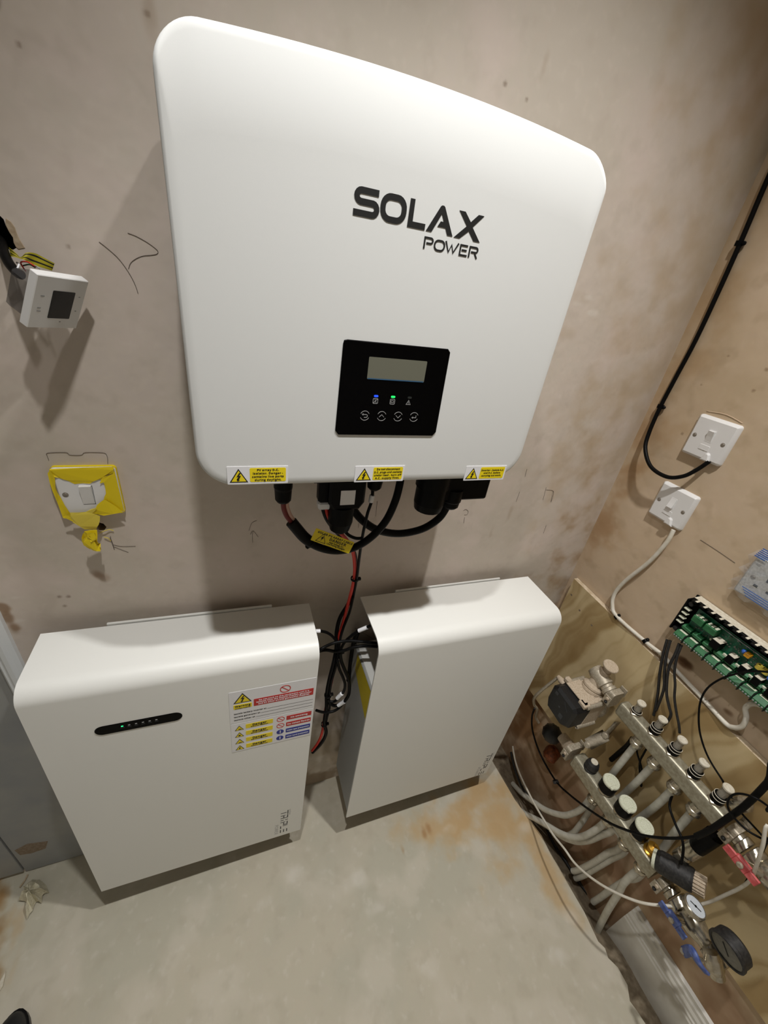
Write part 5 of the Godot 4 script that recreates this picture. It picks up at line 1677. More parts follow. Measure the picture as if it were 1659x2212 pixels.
func build_manifold() -> void:
	var UY := 0.672    # top of the upper rail
	var UD := 0.060
	var LY := 0.444
	var LD := 0.090
	var t := thing("heating_manifold", "two-rail steel underfloor heating manifold with flow gauges, clamps and valves", "manifold")
	var rail := func(called: String, y: float, d: float, dep: float, hgt: float, za: float, zb: float) -> MeshInstance3D:
		var s := st()
		prism(s, rrect(dep, hgt, 0.008, Vector2.ZERO, 4), -(zb - za) / 2, (zb - za) / 2, 0.004, Transform3D(Basis(Vector3(-1, 0, 0), Vector3(0, 1, 0), Vector3(0, 0, -1)), Vector3(WX - d, y - hgt / 2, (za + zb) / 2)), false)
		return wobj(called, s, M.steel, t)
	var UZ0 := 0.324
	var UZ1 := 0.584
	var upper: MeshInstance3D = rail.call("supply_rail", UY, UD, 0.030, 0.042, UZ0, UZ1)
	var LZ0 := 0.3187
	var LZ1 := 0.578
	var lower: MeshInstance3D = rail.call("return_rail", LY, LD, 0.040, 0.044, LZ0, LZ1)
	# flow gauges on the upper rail
	var fz := [0.3560, 0.4060, 0.4540, 0.5030, 0.5525]
	for k in 5:
		var s := st()
		var xf := Transform3D(Basis(), Vector3(WX - UD, UY, fz[k]))
		lathe(s, [Vector2(0.0145, -0.002), Vector2(0.0145, 0.0025), Vector2(0.0120, 0.0040), Vector2(0.0120, 0.0045)], xf, 6)
		wobj("hex_seat", s, M.chrome, upper)
		s = st()
		if k > 0:
			lathe(s, [Vector2(0.0115, 0.003), Vector2(0.0120, 0.006), Vector2(0.0120, 0.013), Vector2(0.0105, 0.0135), Vector2(0.0105, 0.0155), Vector2(0.0115, 0.016), Vector2(0.0115, 0.021), Vector2(0.008, 0.0225), Vector2(0.006, 0.0225)], xf, 20)
		else:
			lathe(s, [Vector2(0.0105, 0.002), Vector2(0.0105, 0.008), Vector2(0.008, 0.009), Vector2(0.006, 0.009)], xf, 20)
		var collar := wobj("gauge_collar", s, M.black, upper)
		var gb := 0.0225 if k > 0 else 0.009
		for y in ([0.0135, 0.0215] if k > 0 else [0.0085]):
			s = st()
			lathe(s, [Vector2(0.0114, y), Vector2(0.0121, y + 0.0002), Vector2(0.0121, y + 0.0010), Vector2(0.0112, y + 0.0012)], xf, 20)
			wobj("white_ring", s, M.dust_cap, upper)
		s = st()
		lathe(s, [Vector2(0.0080, gb), Vector2(0.0080, gb + 0.024), Vector2(0.0072, gb + 0.024), Vector2(0.0072, gb)], xf, 18)
		wobj("sight_glass", s, M.gauge_glass, upper)
		s = st()
		lathe(s, [Vector2(0.0035, gb - 0.003), Vector2(0.0035, gb + 0.012), Vector2(0.0018, gb + 0.013), Vector2(0.0018, gb + 0.022), Vector2(0, gb + 0.022)], xf, 10)
		wobj("gauge_plunger", s, M.dirty_glass_face, upper)
		s = st()
		lathe(s, [Vector2(0.0078, gb + 0.0235), Vector2(0.0098, gb + 0.0240), Vector2(0.0100, gb + 0.0275), Vector2(0.0088, gb + 0.0290), Vector2(0.0060, gb + 0.0290), Vector2(0.0056, gb + 0.0284), Vector2(0, gb + 0.0284)], xf, 18)
		wobj("gauge_cap", s, M.dust_cap, upper)
	# air vent knob at the far end of the lower rail
	var s := st()
	var vx := Transform3D(Basis(), Vector3(WX - LD - 0.002, LY, 0.3592))
	lathe(s, [Vector2(0.016, -0.002), Vector2(0.0165, 0.004), Vector2(0.0145, 0.006), Vector2(0.0145, 0.009), Vector2(0.0165, 0.010), Vector2(0.0170, 0.016), Vector2(0.0145, 0.026), Vector2(0.0100, 0.031), Vector2(0.0085, 0.031)], vx, 20)
	wobj("vent_knob", s, M.dusty_black, lower)
	s = st()
	lathe(s, [Vector2(0.0088, 0.0305), Vector2(0.0088, 0.033), Vector2(0, 0.0335)], vx, 18)
	wobj("vent_cap", s, M.dust_cap, lower)
	# pipe tails under both rails
	var uo := [0.395, 0.444, 0.496, 0.542]
	for k in 4:
		s = st()
		var xf := Transform3D(Basis(), Vector3(WX - UD, UY - 0.042, uo[k]))
		lathe(s, NUT, xf, 18)
		wobj("compression_nut", s, M.chrome, upper)
		s = st()
		xf.origin = Vector3(WX - LD, LY - 0.044, [0.405, 0.456, 0.507, 0.556][k])
		lathe(s, NUT, xf, 18)
		wobj("compression_nut", s, M.chrome, lower)
	# clamps: strap round each rail end, lugs with bolts
	clamp_(t, UY, UD, 0.300, 0.030, 0.042)
	clamp_(t, UY, UD, 0.600, 0.030, 0.042)
	clamp_(t, LY, LD, LZ0 - 0.018, 0.040, 0.044)
	clamp_(t, LY, LD, LZ1 + 0.018, 0.040, 0.044)
	# stand-off bracket between the rails at the far end
	s = st()
	var b0 := Vector3(0.895, 0.4889, 0.3213)
	var b1 := Vector3(0.93, 0.5304, 0.329)
	var b2 := Vector3(0.94, 0.5853, 0.3296)
	tube(s, [b0, b0.lerp(b1, 0.5), b1], 0.014, 4, 0.25)
	tube(s, [b1, b2], 0.010, 4, 0.25)
	wobj("stand_off_strap", s, M.dusty_metal, t)
	for q in [b0, b1]:
		s = st()
		lathe(s, [Vector2(0.009, 0), Vector2(0.009, 0.005), Vector2(0.007, 0.009), Vector2(0, 0.010)], along(q, Vector3(-1, 0.2, 0.2)), 12)
		wobj("bolt", s, M.dusty_metal, t)
	# end plug of the lower rail and its neck
	s = st()
	lathe(s, [Vector2(0, -0.002), Vector2(0.0145, 0.0), Vector2(0.0155, 0.004), Vector2(0.0155, 0.020), Vector2(0.0175, 0.021), Vector2(0.0175, 0.034), Vector2(0.015, 0.036), Vector2(0.015, 0.05), Vector2(0, 0.05)], along(Vector3(WX - LD, LY - 0.020, LZ0 - 0.062), Vector3(0, 0, 1)), 18)
	wobj("end_plug", s, M.dusty, t)
	# thermometer elbow and vent above the pump, joined to the upper rail
	var e0 := Vector3(WX - UD, UY - 0.020, 0.300)
	s = st()
	lathe(s, [Vector2(0, 0), Vector2(0.0170, 0.0), Vector2(0.0170, 0.014), Vector2(0.0190, 0.015), Vector2(0.0190, 0.022), Vector2(0.0160, 0.024), Vector2(0.0160, 0.030), Vector2(0.0210, 0.032), Vector2(0.0215, 0.066), Vector2(0.0180, 0.078), Vector2(0, 0.082)], along(e0, Vector3(0, 0.25, -1)), 20)
	wobj("mixing_tee", s, M.dusty_metal, t)
	var cap := Vector3(0.92, 0.715, 0.2556)
	var el := e0 + Vector3(0, 0.25, -1).normalized() * 0.054
	s = st()
	lathe(s, [Vector2(0.0, 0.0), Vector2(0.0125, 0.0), Vector2(0.0125, 0.030), Vector2(0.0100, 0.031), Vector2(0.0100, 0.038), Vector2(0.0125, 0.040), Vector2(0.0135, 0.046), Vector2(0.019, 0.050), Vector2(0.0195, 0.0535), Vector2(0.0180, 0.0555), Vector2(0, 0.0558)], along(el, cap - el), 20)
	wobj("vent_stub", s, M.dusty, t)
	build_valves(t, UY, UD, LY, LD, UZ1, LZ1)
	build_pump(el)
	# four black actuators with pale caps on the lower rail
	var cz := [0.4130, 0.4640, 0.5120]
	var names := ["far upright black valve actuator with a pale green cap, next to the vent knob", "middle upright black valve actuator with a pale green cap", "near upright black valve actuator with a pale green cap, beside the brass valve"]
	for k in 3:
		actuator(names[k], Transform3D(Basis(), Vector3(WX - LD - 0.004, LY, cz[k])))
	var head := Vector3(0.865, 0.6107, 0.6006)
	# the fourth lies over sideways; its brass valve stands bare
	var base := Vector3(0.875, 0.4606, 0.5516)
	s = st()
	var bz := Transform3D(Basis(), Vector3(WX - LD, LY, base.z - 0.006))
	lathe(s, [Vector2(0.0150, -0.002), Vector2(0.0150, 0.004), Vector2(0.0115, 0.006), Vector2(0.0115, 0.014), Vector2(0.0125, 0.015), Vector2(0.0125, 0.020), Vector2(0.006, 0.022), Vector2(0.003, 0.023), Vector2(0.003, 0.030), Vector2(0, 0.030)], bz, 14)
	wobj("brass_valve", s, M.brass, lower)
	var q0 := Vector3(0.868, 0.4689, 0.5614)
	var q1 := Vector3(0.892, 0.4918, 0.6111)
	actuator("black valve actuator lying on its side at the near end of the lower rail", along(q0, q1 - q0), true)

func actuator(label: String, xf: Transform3D, fallen := false) -> void:
	var t := thing("valve_actuator", label, "actuator", xf, "valve actuators on the lower rail")
	var s := st()
	if fallen:
		lathe(s, [Vector2(0.0, 0.003), Vector2(0.0150, 0.002), Vector2(0.0190, 0.004), Vector2(0.0225, 0.012), Vector2(0.0235, 0.066), Vector2(0.0215, 0.070), Vector2(0, 0.070)], Transform3D(), 24)
		obj("body", s, M.dusty_black, t)
		s = st()
		lathe(s, [Vector2(0.0120, -0.002), Vector2(0.0190, -0.002), Vector2(0.0195, 0.004), Vector2(0.0170, 0.0045)], Transform3D(), 20)
		obj("cap", s, M.cap_green, t)
		for k in 18:   # ribbed adapter ring
			s = st()
			box(s, Vector3(0.0178, 0.080, 0), Vector3(0.004, 0.020, 0.0038), 0.0006, Transform3D(Basis(Vector3.UP, TAU * k / 18), Vector3.ZERO))
			obj("rib", s, M.dusty, t)
		s = st()
		lathe(s, [Vector2(0.0165, 0.069), Vector2(0.0170, 0.089), Vector2(0.012, 0.090), Vector2(0, 0.090)], Transform3D(), 20)
		obj("adapter", s, M.dusty, t)
		return
	lathe(s, [Vector2(0.0165, 0.0), Vector2(0.0172, 0.006), Vector2(0.0150, 0.008), Vector2(0.0150, 0.010)], Transform3D(), 24)
	obj("adapter", s, M.chrome, t)
	s = st()
	lathe(s, [Vector2(0.0180, 0.0085), Vector2(0.0190, 0.010), Vector2(0.0195, 0.038), Vector2(0.0185, 0.040), Vector2(0, 0.040)], Transform3D(), 24)
	obj("body", s, M.black, t)
	s = st()
	lathe(s, [Vector2(0.0196, 0.0385), Vector2(0.0198, 0.0425), Vector2(0.0185, 0.0450), Vector2(0.0125, 0.0452), Vector2(0.0122, 0.0444), Vector2(0.0108, 0.0444), Vector2(0.0105, 0.0452), Vector2(0, 0.0454)], Transform3D(), 28)
	obj("cap", s, M.cap_green, t)
	s = st()
	box(s, Vector3(-0.0125, 0.0440, 0.0135), Vector3(0.010, 0.0070, 0.008), 0.0015)
	obj("latch", s, M.cap_green, t)

func clamp_(t: Node3D, y: float, d: float, z: float, dep: float, hgt: float) -> void:
	var s := st()
	prism(s, rrect(dep + 0.008, hgt + 0.006, 0.007, Vector2.ZERO, 4), -0.008, 0.008, 0.001, Transform3D(Basis(Vector3(-1, 0, 0), Vector3(0, 1, 0), Vector3(0, 0, -1)), Vector3(WX - d, y - hgt / 2, z)))
	wobj("clamp_strap", s, M.dusty_metal, t)
	s = st()
	box(s, Vector3(WX - d - dep / 2 - 0.006, y - hgt * 0.55, z - 0.001), Vector3(0.003, 0.026, 0.019), 0.0008)
	wobj("clamp_lug", s, M.dusty_metal, t)
	s = st()
	box(s, Vector3(WX - d + dep / 2 + 0.006, y - 0.002, z), Vector3(0.003, 0.024, 0.019), 0.0008)
	wobj("clamp_lug", s, M.dusty_metal, t)
	for k in 2:
		s = st()
		lathe(s, [Vector2(0.0042, 0), Vector2(0.0042, 0.002), Vector2(0.0030, 0.0035), Vector2(0, 0.0038)], along(Vector3(WX - d - dep / 2 - 0.0075, y - hgt * 0.55 + (0.0062 if k == 0 else -0.0062), z), Vector3(-1, 0, 0)), 10)
		wobj("clamp_bolt", s, M.dusty if k == 0 else M.pump_black, t)

func hex_nut(s: SurfaceTool, r: float, a: float, b: float, xf: Transform3D) -> void:
	lathe(s, [Vector2(0, a), Vector2(r * 0.9, a), Vector2(r, a + 0.0015), Vector2(r, b - 0.0015), Vector2(r * 0.9, b), Vector2(0, b)], xf, 6)

func build_valves(t: Node3D, UY: float, UD: float, LY: float, LD: float, UZ1: float, LZ1: float) -> void:
	# upper: nut, union, ball valve with a red butterfly handle
	var a := Vector3(WX - UD, UY - 0.021, UZ1 + 0.020)
	var da := Vector3(0, -0.02, 1)
	var xa := along(a, da)
	var s := st()
	lathe(s, [Vector2(0, 0), Vector2(0.0150, 0), Vector2(0.0150, 0.012), Vector2(0, 0.012)], xa, 18)
	hex_nut(s, 0.0185, 0.010, 0.024, xa)
	hex_nut(s, 0.0220, 0.027, 0.046, xa)
	wobj("union_nut", s, M.chrome, t)
	s = st()
	lathe(s, [Vector2(0, 0.044), Vector2(0.0160, 0.044), Vector2(0.0200, 0.052), Vector2(0.0225, 0.062), Vector2(0.0225, 0.076), Vector2(0.0190, 0.086), Vector2(0.0165, 0.090), Vector2(0.0165, 0.112), Vector2(0, 0.112)], xa, 22, true)
	hex_nut(s, 0.0215, 0.100, 0.130, xa)
	wobj("ball_valve", s, M.chrome, t)
	butterfly(t, xa * Vector3(0, 0.070, 0), M.valve_red, "red butterfly valve handle", Vector3(0.875, 0.6563, 0.6107), Vector3(0.875, 0.6532, 0.6691))
	# small drain stub beside the upper rail
	s = st()
	lathe(s, [Vector2(0, 0), Vector2(0.012, 0), Vector2(0.012, 0.016), Vector2(0.0145, 0.017), Vector2(0.0145, 0.028), Vector2(0.010, 0.034), Vector2(0, 0.036)], along(Vector3(0.935, 0.688, 0.5737), Vector3(-0.1, 1, 0.25)), 16)
	wobj("drain_stub", s, M.chrome, t)
	# lower: nut, ball valve with blue handle, dial gauges, fill valve with blue lever
	var b := Vector3(WX - LD, LY - 0.022, LZ1 + 0.020)
	var xb := along(b, Vector3(0, -0.02, 1))
	s = st()
	lathe(s, [Vector2(0, 0), Vector2(0.0140, 0), Vector2(0.0140, 0.012), Vector2(0, 0.012)], xb, 18)
	hex_nut(s, 0.0180, 0.010, 0.022, xb)
	hex_nut(s, 0.0215, 0.024, 0.042, xb)
	wobj("union_nut", s, M.chrome, t)
	s = st()
	lathe(s, [Vector2(0, 0.040), Vector2(0.0160, 0.040), Vector2(0.0200, 0.048), Vector2(0.0225, 0.058), Vector2(0.0225, 0.072), Vector2(0.0190, 0.084), Vector2(0.0165, 0.090), Vector2(0.0165, 0.104), Vector2(0, 0.104)], xb, 22, true)
	hex_nut(s, 0.0205, 0.098, 0.122, xb)
	hex_nut(s, 0.0180, 0.108, 0.118, xb)
	lathe(s, [Vector2(0, 0.120), Vector2(0.0140, 0.120), Vector2(0.0140, 0.122), Vector2(0.0150, 0.124), Vector2(0.0150, 0.132), Vector2(0.012, 0.134), Vector2(0, 0.134)], xb, 18)
	wobj("ball_valve", s, M.chrome, t)
	butterfly(t, xb * Vector3(0, 0.066, 0), M.valve_blue, "blue butterfly valve handle", Vector3(0.85, 0.4205, 0.6167), Vector3(0.85, 0.4205, 0.6756))
	# small silver dial
	var g0 := Vector3(0.85, 0.5074, 0.6497)
	var gx := along(g0, Vector3(0.213, 0.976, 0.04))
	s = st()
	lathe(s, [Vector2(0, -0.010), Vector2(0.0195, -0.010), Vector2(0.0205, -0.008), Vector2(0.0205, 0.0), Vector2(0.0190, 0.0015), Vector2(0.0175, 0.0012)], gx, 28)
	lathe(s, [Vector2(0.006, -0.028), Vector2(0.006, -0.010)], gx, 12)
	var small := wobj("dial_gauge", s, M.chrome, t)
	s = st()
	lathe(s, [Vector2(0.0178, 0.0004), Vector2(0.0, 0.0006)], gx, 28)
	wobj("dial_face", s, M.gauge_face, small)
	s = st()
	box(s, Vector3(0, 0.0012, 0), Vector3(0.0016, 0.0006, 0.020), 0.0, gx * Transform3D(Basis(Vector3.UP, 0.4), Vector3.ZERO))
	lathe(s, [Vector2(0.0022, 0.0006), Vector2(0.0022, 0.0018), Vector2(0, 0.002)], gx, 10)
	wobj("dial_needle", s, M.ink, small)
	# larger black pressure gauge hanging below, its glass dusty
	var h0 := Vector3(0.85, 0.5024, 0.7128)
	var hx := along(h0, Vector3(-0.9686, -0.2486, 0.0084))
	s = st()
	lathe(s, [Vector2(0, -0.026), Vector2(0.026, -0.026), Vector2(0.0295, -0.022), Vector2(0.0300, -0.006), Vector2(0.0315, -0.005), Vector2(0.0315, 0.0), Vector2(0.0295, 0.0015), Vector2(0.0270, 0.0)], hx, 32)
	var big := wobj("pressure_gauge", s, M.dusty_black, t)
	s = st()
	lathe(s, [Vector2(0.0275, -0.0012), Vector2(0, -0.0010)], hx, 32)
	wobj("dial_face", s, M.dirty_glass_face, big)
	s = st()
	box(s, Vector3(0, -0.0004, 0.004), Vector3(0.0014, 0.0006, 0.026), 0.0, hx * Transform3D(Basis(Vector3.UP, 2.3), Vector3.ZERO))
	wobj("dial_needle", s, M.ink, big)
	s = st()
	tube(s, [hx * Vector3(0, -0.02, 0), (hx * Vector3(0, -0.045, 0)).lerp(xb * Vector3(0, 0.12, 0), 0.5), xb * Vector3(0, 0.118, 0)], 0.008, 10)
	wobj("gauge_stem", s, M.chrome, t)
	# fill valve with an arched blue lever
	var l0 := Vector3(0.83, 0.4186, 0.6885)
	var l1 := Vector3(0.822, 0.4537, 0.6921)
	var l2 := Vector3(0.82, 0.452, 0.7067)
	var l3 := Vector3(0.83, 0.4414, 0.7201)
	s = st()
	tube(s, spline([l0, l1, l2, l3], 5), 0.0095, 6, 0.45)
	tag(wobj("lever", s, M.valve_blue, t), "blue arched lever of the fill valve")
	s = st()
	tube(s, [l0 + Vector3(-0.004, 0.004, -0.002), l0 + Vector3(0.004, -0.004, 0.002), l0 + Vector3(0.03, -0.006, 0.02)], 0.0052, 8)
	wobj("lever_bolt", s, M.chrome, t)
	s = st()
	var d0 := Vector3(0.875, 0.4354, 0.7035)
	var d1 := Vector3(0.875, 0.4178, 0.7212)
	lathe(s, [Vector2(0, 0), Vector2(0.0135, 0), Vector2(0.0160, 0.010), Vector2(0.0160, 0.028), Vector2(0.0130, 0.036), Vector2(0.0130, 0.044), Vector2(0, 0.044)], along(d0, d1 - d0), 18)
	wobj("fill_valve", s, M.chrome, t)
	# flexible link pipe between the rails at the near end
	s = st()
	var f0 := Vector3(0.905, 0.4937, 0.5813)
	var f1 := Vector3(0.91, 0.5557, 0.5852)
	var f2 := Vector3(0.915, 0.6128, 0.5875)
	lathe(s, [Vector2(0, 0), Vector2(0.0150, 0), Vector2(0.0150, 0.020), Vector2(0.0115, 0.023), Vector2(0.0115, 0.030), Vector2(0.0165, 0.032), Vector2(0.0165, (f1 - f0).length()), Vector2(0, (f1 - f0).length())], along(f0, f1 - f0), 16)
	wobj("link_valve", s, M.chrome, t)
	s = st()
	lathe(s, [Vector2(0, 0), Vector2(0.0155, 0), Vector2(0.0160, 0.006), Vector2(0.0160, (f2 - f1).length()), Vector2(0, (f2 - f1).length())], along(f1, f2 - f1), 16)
	wobj("link_pipe", s, M.black, t)

func butterfly(t: Node3D, stem: Vector3, m: Material, label: String, e0: Vector3, e1: Vector3) -> void:
	var mid := (e0 + e1) / 2
	var dir := (e1 - e0).normalized()
	var out := (mid - stem).normalized()
	out = (out - dir * out.dot(dir)).normalized()
	var side := dir.cross(out)
	var xf := Transform3D(Basis(dir, side, out), mid)   # x along the handle, z away from the valve
	var h := (e1 - e0).length() / 2
	var s := st()
	for k in [-1.0, 1.0]:
		box(s, Vector3(h * 0.70 * k, 0, 0.0), Vector3(h * 0.62, 0.017, 0.0045), 0.0012, xf)
	box(s, Vector3(0, 0, -0.003), Vector3(h * 0.95, 0.022, 0.010), 0.003, xf)
	box(s, Vector3(0, 0.006, -0.010), Vector3(h * 0.72, 0.006, 0.012), 0.002, xf)
	var o := tag(wobj("valve_handle", s, m, t), label)
	s = st()
	lathe(s, [Vector2(0.0055, 0.002), Vector2(0.0055, 0.005), Vector2(0.004, 0.0062), Vector2(0, 0.0065)], along(mid, out), 10)
	wobj("handle_screw", s, M.dusty_metal, o)
	s = st()
	tube(s, [stem, mid - out * 0.006], 0.008, 10)
	wobj("valve_stem", s, M.chrome, t)

func build_pump(el: Vector3) -> void:
	var d := 0.16
	var c0 := Vector3(0.815, 0.5811, 0.2538)     # middle of the black face
	var t := thing("circulation_pump", "dusty grey circulation pump with a black front beside the manifold", "pump", on_right(c0.z, c0.y, 0.0))
	var zf := WX - c0.x
	var s := st()
	# aluminium motor housing
	prism(s, [Vector2(-0.042, -0.034), Vector2(-0.030, -0.046), Vector2(0.030, -0.046), Vector2(0.042, -0.034), Vector2(0.042, 0.036), Vector2(0.032, 0.046), Vector2(-0.032, 0.046), Vector2(-0.042, 0.036)], 0.062, 0.118, 0.005)
	obj("motor_housing", s, M.dusty, t)
	s = st()
	lathe(s, [Vector2(0, 0), Vector2(0.034, 0), Vector2(0.046, 0.010), Vector2(0.048, 0.024), Vector2(0.040, 0.036), Vector2(0, 0.036)], Transform3D(Basis(Vector3(1, 0, 0), Vector3(0, 0, 1), Vector3(0, -1, 0)), Vector3(0, 0, 0.030)), 24, false)
	obj("volute", s, M.dusty_metal, t)
	s = st()
	prism(s, [Vector2(-0.044, -0.020), Vector2(-0.036, -0.042), Vector2(0.020, -0.047), Vector2(0.041, -0.030), Vector2(0.043, 0.030), Vector2(0.034, 0.041), Vector2(-0.030, 0.043), Vector2(-0.044, 0.030)], 0.116, zf, 0.007)
	var face := obj("control_face", s, M.pump_black, t)
	s = st()
	prism(s, rrect(0.012, 0.014, 0.001, Vector2(0.012, -0.020), 2), zf - 0.0006, zf + 0.0004)
	obj("key", s, M.grey_ink, face)
	s = st()
	prism(s, rrect(0.009, 0.009, 0.001, Vector2(-0.024, 0.026), 2), zf - 0.0006, zf + 0.0004)
	obj("key", s, M.grey_ink, face)
	s = st()
	prism(s, rrect(0.005, 0.005, 0.001, Vector2(-0.002, 0.0), 2), zf - 0.0006, zf + 0.0004)
	obj("key", s, M.grey_ink, face)
	s = st()
	strokes(s, [Vector2(0.004, 0.030), Vector2(0.022, 0.010)], 0.0012, zf - 0.0006, zf + 0.0004)
	obj("printed_mark", s, M.grey_ink, face)
	s = st()
	strokes(s, [Vector2(-0.045, 0.004), Vector2(-0.043, -0.020), Vector2(-0.034, -0.042), Vector2(-0.020, -0.0455), Vector2(-0.016, -0.0485), Vector2(0.000, -0.0495)], 0.0016, 0.118, 0.134)
	obj("rim_line", s, M.dust_cap, t)
	# dusty ledge on top, lip and bolts
	s = st()
	box(s, Vector3(0.002, 0.047, 0.112), Vector3(0.070, 0.004, 0.046), 0.001)
	box(s, Vector3(0.030, 0.044, 0.130), Vector3(0.022, 0.010, 0.020), 0.001)
	obj("top_ledge", s, M.dusty, t)
	for q in [Vector3(-0.036, 0.042, 0.068), Vector3(0.038, 0.040, 0.068), Vector3(0.040, -0.038, 0.068), Vector3(-0.038, -0.040, 0.068)]:
		s = st()
		lathe(s, [Vector2(0.0070, 0), Vector2(0.0070, 0.058), Vector2(0.0052, 0.060), Vector2(0.0040, 0.056), Vector2(0, 0.056)], Transform3D(Basis(Vector3(1, 0, 0), Vector3(0, 0, 1), Vector3(0, -1, 0)), q), 12)
		obj("bolt_boss", s, M.dusty_metal, t)
	# plug and its grey cord
	s = st()
	lathe(s, [Vector2(0, 0), Vector2(0.008, 0), Vector2(0.009, 0.012), Vector2(0.007, 0.020), Vector2(0.005, 0.026), Vector2(0, 0.026)], Transform3D(Basis(Vector3(0, 0, 1), Vector3(-1, 0, 0), Vector3(0, -1, 0)), Vector3(-0.040, 0.030, 0.128)), 12)
	box(s, Vector3(-0.040, 0.046, 0.122), Vector3(0.018, 0.016, 0.016), 0.004)
	obj("plug", s, M.dusty, t)
	wire("cord", [t.transform * Vector3(-0.064, 0.030, 0.128), Vector3(0.83, 0.5131, 0.1709), Vector3(0.85, 0.454, 0.1631), Vector3(0.88, 0.4122, 0.1616), Vector3(0.91, 0.3455, 0.1496), Vector3(0.93, 0.3144, 0.1549)], 0.0042, M.dusty_metal, t)
	# round union between pump and elbow
	var fl := Vector3(0.905, 0.6271, 0.2515)
	s = st()
	lathe(s, [Vector2(0, -0.006), Vector2(0.024, -0.006), Vector2(0.0265, -0.004), Vector2(0.0265, 0.002), Vector2(0.0245, 0.003), Vector2(0.0245, 0.005), Vector2(0.0265, 0.006), Vector2(0.0265, 0.011), Vector2(0.022, 0.014), Vector2(0.017, 0.018), Vector2(0.017, 0.040), Vector2(0, 0.040)], along(fl, (el - fl) + Vector3(0, 0.004, 0)), 24)
	wobj("union_flange", s, M.dusty, t)
	s = st()
	lathe(s, [Vector2(0, 0), Vector2(0.019, 0), Vector2(0.019, (fl - c0).length() * 0.7), Vector2(0, (fl - c0).length() * 0.7)], along(fl, Vector3(0, -0.8, -0.5)), 16)
	wobj("pump_neck", s, M.dusty_metal, t)
	# black hand knob and lump of amber sealant lower down by the corner
	var kb := Vector3(0.905, 0.3718, 0.2223)
	var k := thing("hand_knob", "round black glossy hand knob below the pump", "knob", along(kb, Vector3(-0.6, 0.5, 0.5)))
	s = st()
	lathe(s, [Vector2(0, -0.026), Vector2(0.019, -0.024), Vector2(0.026, -0.014), Vector2(0.0280, 0.0), Vector2(0.025, 0.013), Vector2(0.017, 0.021), Vector2(0, 0.023)], Transform3D(), 24, true)
	obj("knob_body", s, M.pump_black, k)
	for i in 10:
		s = st()
		box(s, Vector3(0.0258, -0.003, 0), Vector3(0.005, 0.020, 0.007), 0.002, Transform3D(Basis(Vector3.UP, TAU * i / 10), Vector3.ZERO))
		obj("grip_rib", s, M.pump_black, k)
	s = st()
	tube(s, [Vector3(0, -0.018, 0), Vector3(0, -0.045, 0)], 0.010, 10)
	obj("valve_neck", s, M.brass, k)
	var lp := Vector3(0.95, 0.252, 0.2279)
	s = st()
	var rows := []
	for i in 9:
		var row := []
		for j in 14:
			var th := PI * i / 8.0
			var ph := TAU * j / 14.0
			var rr := 0.024 * (0.85 + 0.3 * rng.randf())
			row.append(Vector3(sin(th) * cos(ph), cos(th) * 1.2, sin(th) * sin(ph)) * rr)
		rows.append(row)
	for i in 8:
		for j in 14:
			var j2 := (j + 1) % 14
			quad(s, rows[i + 1][j], rows[i][j], rows[i][j2], rows[i + 1][j2], 1)
	tag(obj("sealant_lump", s, M.copper, self, Transform3D(Basis(), lp)), "amber-brown lump of sealant below the black knob", "sealant")

# ---------------------------------------------------------------- cables and pipes
func zip_tie(label: String, at: Vector3, axis: Vector3, r: float, group := "black zip ties") -> void:
	var t := thing("zip_tie", label, "zip tie", along(at, axis), group)
	var s := st()
	lathe(s, [Vector2(r, -0.0022), Vector2(r + 0.0014, -0.0022), Vector2(r + 0.0014, 0.0022), Vector2(r, 0.0022)], Transform3D(), 14)
	obj("strap", s, M.black, t)
	s = st()
	box(s, Vector3(r + 0.002, 0, 0.001), Vector3(0.006, 0.006, 0.007), 0.001)
	obj("head", s, M.black, t)

func marker(t: Node3D, a: Vector3, b: Vector3, r: float) -> void:
	var s := st()
	tube(s, [a, b], r, 10)
	tag(wobj("cable_marker", s, M.sign_white, t), "white cable marker")

func sheath(called: String, label: String, pts: Array, r: float, m: Material) -> Node3D:
	return cable(called, label, pts, r, m)

